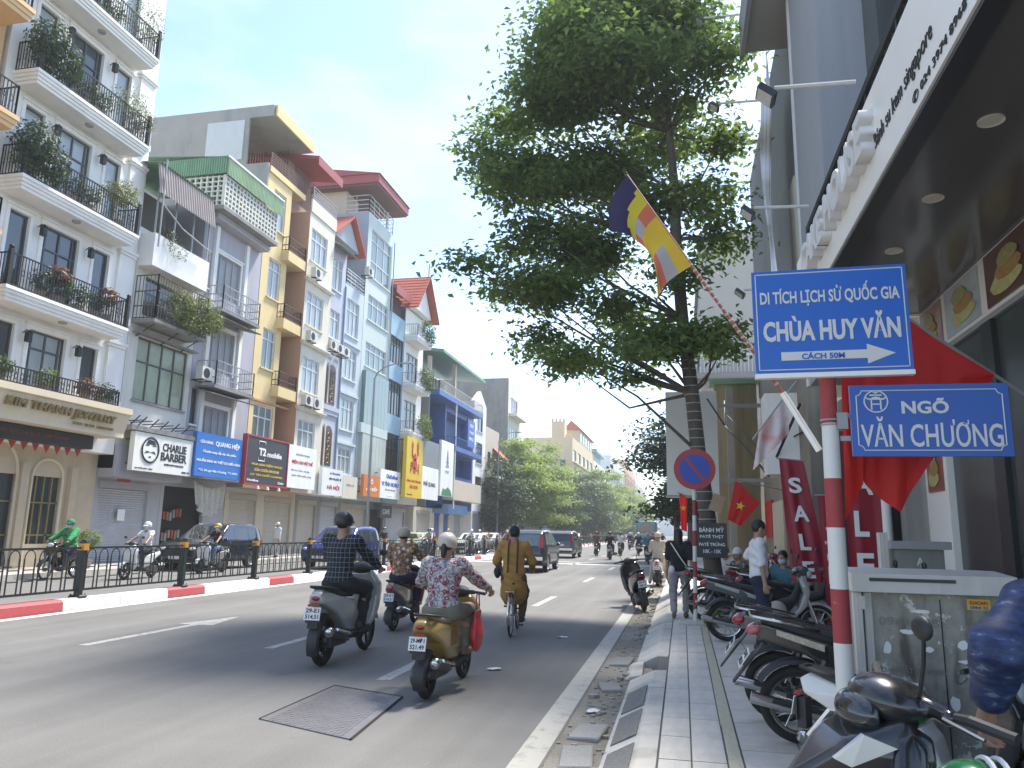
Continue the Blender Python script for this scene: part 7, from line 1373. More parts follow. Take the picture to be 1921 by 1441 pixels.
def scooter(name, label, loc, rz, body, trim=None, seat=None, group=None, s=1.0, pl=('29-E1', '514.51'), rim=None, res=.014, wr=.255, low=False, roll=0., tail='wide', shield=None, mir=True, spokes=0, seat_m=None):
    """step-through scooter with flat floor"""
    t = Thing(name, label, 'scooter', loc, 0, group, rot=(0, R(roll), R(rz))); t.root.scale = (s,)*3; trim = trim or M_BPL; yr, yf = -.62, .64
    wheel(t, 'rear_wheel', yr, wr, .062, spokes, rim); wheel(t, 'front_wheel', yf, wr, .052, spokes, rim)
    hw = lambda y, z: np.clip(.165-.07*np.clip((-y-.35)/.55, 0, 1)-.05*np.clip((z-.72)/.15, 0, 1)-.05*np.clip((.5-z)/.2, 0, 1), .03, .3)
    side = s_prof([(-.90, .80), (-.86, .70), (-.55, .56), (-.30, .36), (.02, .30), (.08, .36), (.03, .52), (-.12, .70), (-.45, .76), (-.80, .86)], hw, .035, .2)
    key = ('side', res);
    if key not in _PC: _PC[key] = solid_mesh('body_panel', side, res, body, 2)
    me = _PC[key].copy(); me.materials.clear(); me.materials.append(body); obj_of(me, 'body_panel', t.root)
    st = s_prof([(-.84, .865), (-.50, .765), (-.10, .72), (.0, .755), (-.10, .80), (-.40, .80), (-.52, .84), (-.82, .89)], lambda y, z: np.clip(.145-.05*np.clip((-y-.4)/.4, 0, 1)-.05*np.clip((y+.2)/.2, 0, 1), .04, .2), .03, .16)
    key = ('seat', res)
    if key not in _PC: _PC[key] = solid_mesh('seat', st, res, M_SEAT, 2)
    me = _PC[key].copy(); me.materials.clear(); me.materials.append(seat_m or M_SEAT); obj_of(me, 'seat', t.root)
    fl = s_union(s_prof([(-.12, .29), (.36, .27), (.40, .33), (-.1, .345)], .155, .02, .17), s_prof([(-.45, .26), (.2, .22), (.22, .28), (-.4, .36)], .12, .03, .14), k=.02)
    key = ('floor', res)
    if key not in _PC: _PC[key] = solid_mesh('floorboard', fl, res, trim, 1)
    me = _PC[key].copy(); me.materials.clear(); me.materials.append(trim); obj_of(me, 'floorboard', t.root)
    sw = lambda y, z: np.clip(.19+.05*np.sin((z-.3)*3.2)-.10*np.clip((z-.86)/.2, 0, 1)-.07*np.clip((.42-z)/.15, 0, 1), .05, .3)
    sh = s_prof([(.30, .30), (.40, .26), (.54, .56), (.58, .78), (.50, 1.00), (.44, 1.03), (.36, .98), (.42, .70), (.36, .42)], sw, .05, .26)
    key = ('shield', res)
    if key not in _PC: _PC[key] = solid_mesh('leg_shield', sh, res, body, 2)
    me = _PC[key].copy(); me.materials.clear(); me.materials.append(shield or body); obj_of(me, 'leg_shield', t.root)
    cw = s_union(s_ell((0, .40, 1.04), (.13, .11, .075)), s_cone((-.2, .35, 1.04), (.2, .35, 1.04), .028, .028), k=.04); key = ('cowl', res)
    if key not in _PC: _PC[key] = solid_mesh('handlebar_cowl', cw, res, body, 1)
    me = _PC[key].copy(); me.materials.clear(); me.materials.append(trim); obj_of(me, 'handlebar_cowl', t.root)
    b = MB(); b.sphere((0, .53, .88), (.10, .055, .085), 14, 10); t.add(b, 'headlight', M_HEADL, smooth=True)
    for sg in (-1, 1):
        b = MB(); b.tube([(sg*.17, .355, 1.04), (sg*.24, .335, 1.04), (sg*.36, .29, 1.03)], [.014, .018, .018], 8); o = t.add(b, 'grip', M_BPL); b = MB(); b.tube([(sg*.2, .40, 1.045), (sg*.33, .37, 1.03)], .007, 5); t.add(b, 'brake_lever', M_CHROME, o)
        b = MB(); b.tube([(sg*.07, yf, wr), (sg*.075, .53, .5)], [.026, .03], 8); t.add(b, 'fork', M_ENG)
        b = MB(); b.sphere((sg*.17, .555, .74), (.035, .03, .055), 10, 6); t.add(b, 'indicator', M_HEADL, smooth=True)
    if mir: mirrors(t, .36, 1.06)
    fender(t, 'front_fender', yf, wr, wr+.02, 20, 165, .075, shield or body); fender(t, 'rear_fender', yr, wr, wr+.025, 95, 205, .075, trim)
    b = MB(); b.box(-.06, .06, -.93, -.86, .44, .66); b.box(-.09, .09, -.925, -.915, .50, .66); t.add(b, 'plate_holder', M_BPL); plate(t, -.945, .60, pl[0], pl[1])
    if tail == 'wide':
        tl = s_int(s_ell((0, -.845, .765), (.075, .055, .042)), s_box((0, -.93, .75), (.2, .10, .2)), .005); solid_obj('tail_light', tl, .012, M_TAIL, t.root)
        b = MB(); b.box(-.06, .06, -.945, -.90, .675, .70); t.add(b, 'plate_lamp', M_TAIL)
    else: b = MB(); b.lathe([(0, -.02), (.05, -.015), (.06, .02)], 'y', 16, (0, -.90, .76)); t.add(b, 'tail_light', M_TAIL)
    b = MB(); b.tube([(-.11, -.52, .84), (-.12, -.74, .865), (-.07, -.88, .885), (.07, -.88, .885), (.12, -.74, .865), (.11, -.52, .84)], .014, 7); t.add(b, 'grab_rail', trim, smooth=True)
    b = MB(); b.tube([(.10, -.15, .24), (.15, -.35, .27), (.17, -.55, .34), (.17, -.85, .40)], [.022, .03, .058, .055], 12); o = t.add(b, 'exhaust', M_ENG, smooth=40); b = MB(); b.lathe([(0, -.0), (.03, -.005), (.05, .03), (.052, .06)], 'y', 12, (.17, -.875, .405)); t.add(b, 'exhaust_tip', M_CHROME, o, smooth=True); b = MB(); b.tube([(.232, -.42, .34), (.232, -.78, .42)], .02, 6); t.add(b, 'heat_shield', M_CHROME, o)
    b = MB(); b.box(-.12, .10, -.62, -.2, .20, .38); b.lathe([(0, -.15), (.11, -.15), (.12, -.11), (.12, .0)], 'x', 14, (0, -.62, wr)); t.add(b, 'engine', M_ENG)['kind'] = 'stuff'
    b = MB(); b.tube([(-.11, -.25, .25), (-.17, -.33, .02 if not roll else .05)], .011, 6); t.add(b, 'kickstand', M_ENG); return t
def underbone(name, label, loc, rz, body, group=None, pl=('29-V3', '862.14'), roll=7., res=.014, shield=None, rim=None, tail_m=None, stripe=None, s=1.0, mir=True, seat_m=None, head_m=None):
    """small-frame motorbike with spoked wheels and a long seat"""
    t = Thing(name, label, 'motorbike', loc, 0, group, rot=(0, R(roll), R(rz))); t.root.scale = (s,)*3; yr, yf, wr = -.60, .64, .285; shield = shield or body
    wheel(t, 'rear_wheel', yr, wr, .05, 28, rim or M_CHROME); wheel(t, 'front_wheel', yf, wr, .043, 28, rim or M_CHROME)
    def cached(key, f, m, it=2, r_=None):
        key = (key, res)
        if key not in _PC: _PC[key] = solid_mesh(key[0], f, r_ or res, m, it)
        me = _PC[key].copy(); me.materials.clear(); me.materials.append(m); return obj_of(me, key[0].replace('u_', ''), t.root)
    cached('u_side_panel', s_prof([(-.92, .86), (-.88, .74), (-.55, .66), (-.25, .50), (.05, .44), (.10, .50), (-.05, .62), (-.35, .76), (-.85, .88)], lambda y, z: np.clip(.115-.06*np.clip((-y-.4)/.5, 0, 1)-.03*np.clip((.62-z)/.2, 0, 1), .03, .2), .03, .15), body)
    cached('u_seat', s_prof([(-.86, .88), (-.50, .78), (-.05, .69), (.05, .72), (-.05, .76), (-.42, .82), (-.52, .86), (-.85, .915)], lambda y, z: np.clip(.12-.03*np.clip((-y-.4)/.4, 0, 1)-.05*np.clip((y+.15)/.2, 0, 1), .04, .2), .03, .15), seat_m or M_SEAT)
    cached('u_spine', s_union(s_cone((0, .02, .50), (0, .34, .62), .075, .06), s_cone((0, .34, .62), (0, .46, .90), .055, .05), s_prof([(-.2, .30), (.16, .27), (.2, .42), (.0, .50), (-.22, .46)], .085, .03, .1), k=.04), M_BPL)
    sw = lambda y, z: np.clip(.17+.04*np.sin((z-.35)*3.4)-.09*np.clip((z-.84)/.2, 0, 1)-.06*np.clip((.5-z)/.2, 0, 1), .05, .3)
    cached('u_leg_shield', s_sub(s_prof([(.22, .36), (.30, .34), (.50, .56), (.55, .76), (.50, .95), (.44, .99), (.40, .93), (.45, .72), (.38, .52)], sw, .04, .24), s_box((0, .62, .45), (.075, .14, .3), .03), .03), shield)
    cached('u_cowl', s_union(s_ell((0, .44, 1.02), (.125, .12, .075), (.25, 0, 0)), s_cone((-.2, .37, 1.03), (.2, .37, 1.03), .024, .024), k=.04), body, 1)
    hl = s_int(s_ell((0, .53, .99), (.105, .07, .065)), s_box((0, .60, .99), (.2, .085, .2)), .005); solid_obj('headlight', hl, .012, head_m or M_HEADL, t.root)
    for sg in (-1, 1):
        b = MB(); b.tube([(sg*.17, .375, 1.03), (sg*.26, .345, 1.04), (sg*.37, .29, 1.03)], [.012, .017, .017], 8); o = t.add(b, 'grip', M_BPL); b = MB(); b.tube([(sg*.22, .40, 1.035), (sg*.35, .365, 1.02)], .006, 5); t.add(b, 'brake_lever', M_CHROME, o)
        b = MB(); b.tube([(sg*.075, yf, wr), (sg*.072, .50, .68)], [.024, .026], 8); t.add(b, 'fork', M_CHROME); b = MB(); b.tube([(sg*.11, -.52, .36), (sg*.11, -.42, .64)], [.028, .024], 8); t.add(b, 'shock_absorber', M_ENG); b = MB(); b.tube([(sg*.07, -.1, .30), (sg*.09, yr, wr)], .018, 6); t.add(b, 'swing_arm', M_ENG); b = MB(); b.tube([(sg*.1, -.02, .25), (sg*.24, -.0, .25)], .014, 6); t.add(b, 'foot_peg', M_BPL)
    if mir: mirrors(t, .38, 1.05, w=.34, ht=.2)
    fender(t, 'front_fender', yf, wr, wr+.02, 15, 160, .06, shield); fender(t, 'rear_fender', yr, wr, wr+.04, 70, 150, .065, M_BPL)
    b = MB(); b.prism([(-.055, -.83, .72), (.055, -.83, .72), (.04, -1.06, .42), (-.04, -1.06, .42)], (0, -.012, 0)); t.add(b, 'mud_flap', M_BPL); plate(t, -.985, .60, pl[0], pl[1], -35)
    tl = s_int(s_ell((0, -.885, .825), (.075, .085, .045), (.35, 0, 0)), s_box((0, -.99, .8), (.2, .13, .2)), .005); solid_obj('tail_light', tl, .012, tail_m or M_TAIL, t.root)
    b = MB(); b.tube([(-.12, -.45, .85), (-.14, -.75, .91), (-.09, -.93, .93), (.09, -.93, .93), (.14, -.75, .91), (.12, -.45, .85)], .012, 7); t.add(b, 'grab_rail', M_CHROME, smooth=True)
    b = MB(); b.tube([(.09, .12, .24), (.13, -.2, .22), (.15, -.45, .26), (.155, -.95, .36)], [.018, .022, .042, .045], 12); o = t.add(b, 'exhaust', M_CHROME, smooth=40); b = MB(); b.tube([(.19, -.4, .28), (.20, -.8, .36)], .018, 6); t.add(b, 'heat_shield', M_BPL, o)
    b = MB(); b.lathe([(0, -.11), (.09, -.11), (.11, -.07), (.11, .07), (.09, .11), (0, .11)], 'x', 16, (0, .02, .31)); b.tube([(0, .05, .33), (0, .26, .37)], .075, 10); t.add(b, 'engine', M_ENG, smooth=40)['kind'] = 'stuff'
    b = MB(); b.box(-.085, -.06, -.68, -.02, .25, .34); t.add(b, 'chain_case', M_BPL); b = MB(); b.tube([(-.10, -.1, .24), (-.2, -.16, .0)], .011, 6); t.add(b, 'kickstand', M_ENG)
    if stripe: 
        for sg in (-1, 1): b = MB(); b.prism([(sg*.113, -.1, .60), (sg*.1, -.75, .80), (sg*.1, -.75, .84), (sg*.113, -.1, .66)], (sg*.006, 0, 0)); t.add(b, 'decal', stripe)
    return t
def bicycle(name, label, loc, rz, m):
    t = Thing(name, label, 'bicycle', loc, R(rz)); yr, yf, r = -.52, .55, .335
    for nm, y in (('rear_wheel', yr), ('front_wheel', yf)):
        b = MB(); b.torus(r-.018, .018, (0, y, r), 'x', 40, 8); o = t.add(b, nm, M_TYRE, smooth=True); b = MB(); b.torus(r-.042, .011, (0, y, r), 'x', 40, 6); t.add(b, 'rim', M_CHROME, o, smooth=True); b = MB()
        for i in range(28): a = 6.283*i/28; s_ = .025 if i % 2 else -.025; b.tube([(s_, y, r), (0, y+(r-.045)*math.cos(a), r+(r-.045)*math.sin(a))], .0018, 4, cap=False)
        t.add(b, 'spokes', M_CHROME, o)['kind'] = 'stuff'; b = MB(); b.tube([(-.05, y, r), (.05, y, r)], .018, 8); t.add(b, 'hub', M_CHROME, o)
        fender(t, 'mudguard', y, r, r+.02, 40 if y > 0 else 30, 150 if y > 0 else 200, .028, M_CHROME)
    b = MB(); bb = (0, -.08, .28); st = (0, -.2, .72); hd = (0, .36, .80)
    for p, q, rr_ in ((bb, st, .016), (bb, hd, .02), ((0, -.13, .5), hd, .017), (hd, (0, .34, .90), .019)): b.tube([p, q], rr_, 8)
    for sg in (-1, 1): b.tube([(sg*.04, yr, r), (sg*.04, -.1, .28)], .011, 6); b.tube([(sg*.04, yr, r), (sg*.02, -.19, .68)], .009, 6); b.tube([(sg*.045, yf, r), (sg*.04, .40, .72), (0, .37, .78)], .012, 6)
    t.add(b, 'frame', m, smooth=40)['kind'] = 'stuff'; b = MB(); b.tube([(0, .34, .88), (0, .33, 1.0), (-.05, .36, 1.03), (-.24, .28, 1.04), (-.29, .12, 1.0)], .011, 7); b.tube([(0, .33, 1.0), (.05, .36, 1.03), (.24, .28, 1.04), (.29, .12, 1.0)], .011, 7); t.add(b, 'handlebar', M_CHROME, smooth=True)
    solid_obj('saddle', s_union(s_cone((0, -.30, .80), (0, -.05, .80), .07, .03), s_ell((0, -.28, .80), (.10, .08, .04)), k=.03), .012, M_SEAT, t.root); b = MB(); b.tube([st, (0, -.22, .79)], .013, 6); t.add(b, 'seat_post', M_CHROME)
    b = MB(); b.box(-.07, .07, -.75, -.33, .70, .715); b.tube([(-.06, -.72, .70), (-.05, yr, r)], .007, 5); b.tube([(.06, -.72, .70), (.05, yr, r)], .007, 5); t.add(b, 'rear_rack', M_CHROME)['kind'] = 'stuff'
    b = MB(); b.torus(.085, .008, (.05, -.08, .28), 'x', 20, 5); b.tube([(.06, -.08, .28), (.07, -.02, .13)], .009, 5); b.tube([(-.06, -.08, .28), (-.07, -.14, .43)], .009, 5); t.add(b, 'crank', M_CHROME)['kind'] = 'stuff'
    for (x, y, z) in ((.11, -.02, .13), (-.11, -.14, .43)): b = MB(); b.box(x-.045, x+.045, y-.04, y+.04, z-.012, z+.012); t.add(b, 'pedal', M_BPL)
    return t
# ================================================================== CARS AND BUS (local +Y forward)
M_CGL = mat('car glass', (.02, .025, .028), .04, var=.1, spec=.9); M_CGLL = mat('car glass pale', (.16, .20, .20), .05, var=.2, spec=.9)
PROF = {'suv': dict(poly=[(-2.22, .45), (-2.28, .75), (-2.22, 1.02), (-1.95, 1.55), (-1.70, 1.68), (-.6, 1.72), (.25, 1.66), (1.05, 1.12), (1.95, 1.0), (2.22, .80), (2.26, .45), (2.1, .28), (-2.05, .28)], L=4.5, W=.91, belt=1.05, win=[[(-1.82, 1.12), (-1.10, 1.10), (-1.10, 1.52), (-1.6, 1.52)], [(-1.0, 1.10), (-.12, 1.08), (-.12, 1.57), (-1.0, 1.55)], [(-.04, 1.08), (.92, 1.06), (.2, 1.55), (-.04, 1.57)]], ax=(-1.32, 1.34), wr=.35, rear=(1.08, 1.50)),
        'sedan': dict(poly=[(-2.28, .45), (-2.32, .72), (-2.25, .98), (-1.55, 1.08), (-.95, 1.40), (-.35, 1.46), (.2, 1.42), (1.0, 1.0), (2.0, .86), (2.26, .66), (2.3, .42), (2.1, .25), (-2.1, .25)], L=4.6, W=.88, belt=.95, win=[[(-1.35, 1.02), (-.62, 1.0), (-.62, 1.30), (-.95, 1.30)], [(-.55, 1.0), (.05, .99), (.05, 1.34), (-.55, 1.33)], [(.12, .99), (.86, .97), (.2, 1.33), (.12, 1.33)]], ax=(-1.36, 1.38), wr=.32, rear=(1.08, 1.36))}
_CC = {}
def car(name, label, loc, rz, kind, pm, glass=None, lamps=True, group=None, pl=None, trim=None, h=.035, rail=False, spare=False, rearlamp='tall', s=1.0):
    K = PROF[kind]; t = Thing(name, label, 'car', loc, R(rz), group); t.root.scale = (s,)*3; gl = glass or M_CGL; W = K['W']
    if (kind, h) not in _CC:
        hw = lambda y, z: W-.16*np.clip((np.abs(y)-1.6)/.7, 0, 1)**2-np.clip(z-K['belt'], 0, 1)*.28-.05*np.clip((.5-z)/.25, 0, 1)
        f = s_prof(K['poly'], hw, .07, W)
        for y in K['ax']: f = s_sub(f, s_cone((-2, y, K['wr']), (2, y, K['wr']), K['wr']+.055, K['wr']+.055), .02)
        def cl(c, v, q):
            n = np.cross(v[q[:, 1]]-v[q[:, 0]], v[q[:, 2]]-v[q[:, 0]]); n /= np.maximum(np.linalg.norm(n, axis=1), 1e-9)[:, None]; sgn = np.sign((n*(c-np.array([0, 0, .8]))).sum(1)); n *= sgn[:, None]; out = np.full(len(c), 'body', dtype='<U16')
            for i, w in enumerate(K['win']): m_ = (poly_sd(c[:, 1], c[:, 2], w) < 0) & (np.abs(n[:, 0]) > .5); out[m_ & (c[:, 0] > 0)] = 'window_r%d' % i; out[m_ & (c[:, 0] < 0)] = 'window_l%d' % i
            fr = K['poly'][6:8]; m_ = (c[:, 2] > K['belt']+.07) & (c[:, 2] < K['poly'][6][1]-.08) & (np.abs(c[:, 0]) < W-.30) & (c[:, 1] > .1) & (n[:, 1] > .3); out[m_] = 'windscreen'
            m_ = (c[:, 2] > K['rear'][0]) & (c[:, 2] < K['rear'][1]) & (np.abs(c[:, 0]) < W-.26) & (n[:, 1] < -.3) & (c[:, 1] < -.8); out[m_] = 'rear_window'
            m_ = (c[:, 2] < .40); out[m_] = 'sill'; return out
        parts = split_solid(f, h, cl, 2); _CC[(kind, h)] = {k: np_mesh(k, v, q, [pm]) for k, (v, q) in parts.items()}
    for k, me in _CC[(kind, h)].items():
        me = me.copy(); me.materials.clear(); me.materials.append(pm if k == 'body' else (trim or M_BPL) if k == 'sill' else gl); obj_of(me, k.split('_')[0] if k.startswith('window_') else k, t.root)
    for y in K['ax']:
        for sg in (-1, 1):
            r = K['wr']; x = sg*(W-.13); b = MB(); b.lathe([(r*.68, -.10), (r*.94, -.10), (r, -.06), (r, .06), (r*.94, .10), (r*.68, .10)], 'x', 24, (x, y, r)); o = t.add(b, 'wheel', M_TYRE, smooth=40); b = MB(); b.lathe([(0, .05), (r*.2, .07), (r*.62, .05), (r*.68, .09)] if sg > 0 else [(0, -.05), (r*.2, -.07), (r*.62, -.05), (r*.68, -.09)], 'x', 20, (x, y, r)); t.add(b, 'hub_cap', M_CHROME, o, smooth=40)
    P_ = K['poly']; yb = P_[0][0]-.04; yf = P_[-3][0]+.0
    for sg in (-1, 1):
        b = MB()
        if rearlamp == 'tall': b.prism([(sg*(W-.28), -2.24, 1.0), (sg*(W-.10), -2.16, .98), (sg*(W-.16), -1.93, 1.50), (sg*(W-.26), -1.97, 1.52)], (0, -.06, 0))
        else: b.box(sg*(W-.36), sg*(W-.10), yb-.02, yb+.16, .74, .92)
        t.add(b, 'tail_light', M_TAIL); b = MB(); b.sphere((sg*(W-.30), P_[-4][0]-.09, P_[-4][1]-.02), (.19, .12, .075), 10, 8); t.add(b, 'headlight', M_HEADL, smooth=True)
        b = MB(); b.sphere((sg*(W+.09), .72, K['belt']+.06), (.10, .06, .075), 10, 6); t.add(b, 'wing_mirror', pm, smooth=True)
        if rail: b = MB(); b.tube([(sg*(W-.24), -1.5, K['poly'][5][1]-.04), (sg*(W-.24), .1, K['poly'][5][1]-.04)], .02, 6); t.add(b, 'roof_rail', M_CHROME)
    b = MB(); b.box(-W+.12, W-.12, yb-.05, yb+.10, .50, .64); t.add(b, 'rear_bumper', M_CHROME if kind == 'suv' else M_BPL); b = MB(); b.box(-.27, .27, yb-.06, yb-.051, .78, .90); o = t.add(b, 'licence_plate', M_PLATE)
    if pl: text(pl, I_K, o, (0, yb-.066, .84), (1, 0, 0), (0, 0, 1), .42, .075, bold=.02, thick=.002)
    yf = 2.26 if kind == 'suv' else 2.3; b = MB(); b.box(-.5, .5, yf-.06, yf+.03, .52, .74); t.add(b, 'grille', M_BPL); b = MB(); b.box(-.26, .26, yf+.031, yf+.04, .42, .53); t.add(b, 'front_plate', M_PLATE)
    return t
def bus(name, label, loc, rz):
    t = Thing(name, label, 'bus', loc, R(rz)); f = s_box((0, 0, 1.75), (1.25, 4.5, 1.40), .22); solid_obj('body', f, .09, paint('bus blue', (.06, .30, .46)), t.root, 1)
    b = MB(); b.box(-.95, .95, -4.56, -4.48, 1.75, 2.75); t.add(b, 'rear_window', M_CGL); b = MB(); b.box(-.5, .5, -4.58, -4.49, 2.85, 3.05); t.add(b, 'destination_panel', M_CGL)
    for sg in (-1, 1):
        for i in range(5): b = MB(); b.box(sg*1.235, sg*1.27, -3.9+1.55*i, -2.5+1.55*i, 1.75, 2.7); t.add(b, 'window', M_CGL)
        b = MB(); b.box(sg*1.0, sg*1.2, -4.56, -4.45, .9, 1.4); t.add(b, 'tail_light', M_TAIL)
        for y in (-2.6, 2.6): b = MB(); b.lathe([(0, -.14), (.45, -.14), (.5, -.1), (.5, .1), (.45, .14), (0, .14)], 'x', 20, (sg*1.06, y, .5)); t.add(b, 'wheel', M_TYRE, smooth=40)
    b = MB(); b.box(-.26, .26, -4.57, -4.49, .75, .88); t.add(b, 'licence_plate', M_PLATE); b = MB(); b.box(-1.1, 1.1, -4.56, -4.47, 1.45, 1.62); t.add(b, 'stripe', mat('bus stripe pale', (.35, .50, .55), .3)); return t
# ================================================================== TRAFFIC AND PEOPLE IN THE STREET
def ride(key, s=1.0, pelvis=(0, -.28, .90), lean=10, hands=None, feet=None, **k):
    hands = hands or ((-.32, .25, 1.07), (.32, .25, 1.07)); feet = feet or ((-.13, .12, .43), (.13, .12, .43)); q = lambda p: tuple(v/s for v in p)
    return body_parts(key, q(pelvis), lean, [q(h) for h in hands], [q(f) for f in feet], **k)
W_SIL = paint('pearl silver', (.46, .46, .45), .25, .3); W_BLK = paint('gloss black', (.015, .015, .017)); W_WHT = paint('white', (.62, .62, .60)); W_YEL = paint('mustard', (.33, .225, .07), .3); W_RED = paint('deep red', (.25, .02, .03)); W_GRY = paint('graphite', (.07, .075, .08)); W_BLU = paint('royal blue car', (.02, .045, .22), .2, .2); W_DGR = paint('dark navy grey car', (.025, .03, .045), .2, .3); W_CRV = paint('dark grey metallic car', (.035, .042, .05), .22, .4); W_BEI = paint('sand beige car', (.34, .31, .26), .25, .3)
# -- foreground riders
scooter('motor_scooter', 'silver and black scooter ridden by the man in a plaid shirt', (-4.32, 9.66, 0), 1, W_SIL, M_BPL, s=1.07, pl=('29-E1', '514.51'), shield=W_SIL, wr=.27)
g1 = ride('r1', 1.08, lean=4, pelvis=(0, -.30, .96), hands=((-.34, .26, 1.10), (.34, .26, 1.10)), feet=((-.15, .10, .46), (.19, .02, .44)), res=.014, head=(-4, 0), build=1.05)
person('person', 'rider in a black plaid shirt and black helmet on the silver scooter', (-4.32, 9.66, 0), 1, g1, dict(body=M_SKIN, shirt=M_PLAID, trousers=M_BLACKC, shoe=M_SHOE, helmet=M_HBLK, hair=M_HAIR), scale=1.10)
scooter('electric_scooter', 'mustard yellow electric scooter with a red bag hanging at its side', (-2.5, 8.22, 0), -2, W_YEL, M_BPL, s=.93, pl=('29-MĐ1', '521.49'), shield=W_YEL, wr=.235, mir=False, seat_m=mat('seat tan', (.30, .25, .17), .5))
g3 = ride('r3', .96, lean=8, pelvis=(0, -.20, .82), hands=((-.32, .24, 1.0), (.36, .26, 1.0)), feet=((-.14, .10, .40), (.15, .14, .40)), res=.014, head=(3, 6), build=1.16, leg=.97)
p3 = person('person', 'rider in a red and grey flowered shirt and beige helmet on the yellow scooter', (-2.5, 8.22, 0), -2, g3, dict(body=M_SKIN, shirt=M_FLOR2, trousers=M_OLIVE, shoe=M_SANDAL, helmet=M_HBEI, hair=M_HAIR, ponytail=M_HAIR), scale=.98)
bag = Thing('shopping_bag', 'red plastic shopping bag hanging from the yellow scooter', 'bag', (-2.20, 8.34, .36)); f = s_union(s_ell((0, 0, .17), (.055, .15, .17)), s_box((0, 0, .30), (.022, .11, .14), .02), k=.06); f = _wrinkle(f, .003); solid_obj('sack', f, .014, mat('red plastic film', (.50, .03, .045), .35, var=.15, scale=10), bag.root); b = MB(); b.tube([(0, -.08, .47), (.0, -.05, .60), (0, .05, .60), (0, .08, .47)], .008, 5); bag.add(b, 'handle', MATS['red plastic film'])
scooter('electric_moped', 'pale moped with chrome rack ridden by the person in a retro flower shirt', (-4.72, 12.95, 0), 2, W_BEI, M_BPL, s=.92, shield=W_RED, wr=.24, tail='small', mir=False, spokes=24, rim=M_CHROME)
g2 = ride('r2', .98, lean=3, pelvis=(0, -.25, .86), hands=((-.33, .22, 1.02), (.33, .22, 1.02)), feet=((-.14, .12, .42), (.17, .06, .42)), res=.016, build=1.12, head=(6, 0))
person('person', 'rider in a retro orange flower shirt and tan helmet on the pale moped', (-4.72, 12.95, 0), 2, g2, dict(body=M_SKIN, shirt=M_FLOR1, trousers=M_NAVYC, shoe=M_SHOE, helmet=M_HTAN, hair=M_HAIR))
bicycle('bicycle', 'silver city bicycle ridden by the person in an ochre robe', (-2.76, 12.85, 0), 6, mat('bicycle frame pale green', (.30, .36, .34), .35, .3))
g4 = body_parts('r4', (0, -.22, .95), 6, [(-.28, .14, 1.04), (.28, .14, 1.04)], [(-.12, -.10, .54), (.12, .02, .25)], res=.016, build=1.12, skirt=.9, jacket=.008, sleeve=.95, leg=.96)
p4 = person('person', 'cyclist in an ochre brown robe and black cap', (-2.76, 12.85, 0), 6, g4, dict(body=M_SKIN, shirt=M_BROWNR, trousers=cloth_m('brown trousers', (.15, .08, .035)), shoe=M_SHOE, cap=M_BLACKC, hair=M_HAIR))
for sx in (-.075, .075): b = MB(); b.tube([(sx, -.42, .98), (sx, -.375, 1.2), (sx, -.335, 1.42), (sx*.9, -.22, 1.50)], .016, 6); p4.add(b, 'strap', cloth_m('dark strap', (.07, .035, .02)))
bg = solid_obj('sling_bag', _wrinkle(s_ell((-.26, -.25, .98), (.06, .11, .10)), .004), .014, cloth_m('dark green bag', (.02, .03, .028)), p4.root)
# -- cars ahead
car('family_suv', 'dark grey suv with tall red tail lamps ahead of the cyclist', (-6.35, 33.2, 0), 1, 'suv', W_CRV, glass=M_CGLL, rail=True, pl='30A 218.46')
car('second_suv', 'dark suv with beige lower trim half hidden beyond the grey suv', (-7.6, 51, 0), 0, 'suv', W_GRY, rail=True, trim=W_BEI)
bus('city_bus', 'light blue city bus in the distance', (-4.3, 101, 0), 0)
# -- oncoming side
car('parked_hatchback', 'dark navy car parked below the black phone shop sign', (-17.9, 27.2, 0), 180, 'suv', W_DGR, rail=True, s=1.0)
car('blue_car', 'bright blue car behind the railing and the plaid shirt rider', (-14.2, 31.0, 0), 180, 'suv', W_BLU, s=1.0)
car('white_car', 'white car driving towards the blue veranda building', (-15.0, 55, 0), 180, 'sedan', W_WHT); car('white_car', 'white parked car below the beige old house', (-17.6, 70, 0), 180, 'sedan', W_WHT); car('green_taxi', 'pale green taxi beyond the yellow lobster sign', (-17.6, 50, 0), 180, 'sedan', paint('pale green', (.30, .42, .33)))
for i in range(5): car('distant_car', 'pale car parked far along the far pavement', (-17.2+.2*(i % 2), 86+13*i, 0), 180, 'sedan', [W_WHT, W_SIL, W_GRY][i % 3], group='cars parked far along the far pavement', h=.05)
gr = body_parts('rg', (0, -.28, .92), 8, [(-.32, .25, 1.07), (.32, .25, 1.07)], [(-.16, .12, .40), (.16, .12, .40)], res=.022, jacket=.03, build=1.12, skirt=.3)
underbone('motorbike', 'black motorbike of the green raincoat rider', (-18.2, 20.0, 0), 184, W_BLK, roll=0)
pg = person('person', 'rider in a bright green raincoat with hood and mask', (-18.2, 20.0, 0), 184, gr, dict(body=M_SKIN, shirt=M_GREENR, trousers=M_NAVYC, shoe=M_SHOE, helmet=cloth_m('green hood', (.035, .20, .09)), mask=M_MASK), scale=1.02)
gw = body_parts('rw', (0, -.28, .92), 6, [(-.32, .25, 1.07), (.32, .25, 1.07)], [(-.15, .12, .42), (.15, .12, .42)], res=.022, sleeve=.28)
scooter('motor_scooter', 'white and black scooter of the rider in a white shirt', (-16.3, 21.0, 0), 182, W_WHT, M_BPL, shield=W_WHT)
person('person', 'rider in a white shirt and white helmet behind the railing', (-16.3, 21.0, 0), 182, gw, dict(body=M_SKIN, shirt=M_WHITEC, trousers=M_NAVYC, shoe=M_SHOE, helmet=M_HWHT, mask=M_MASK))
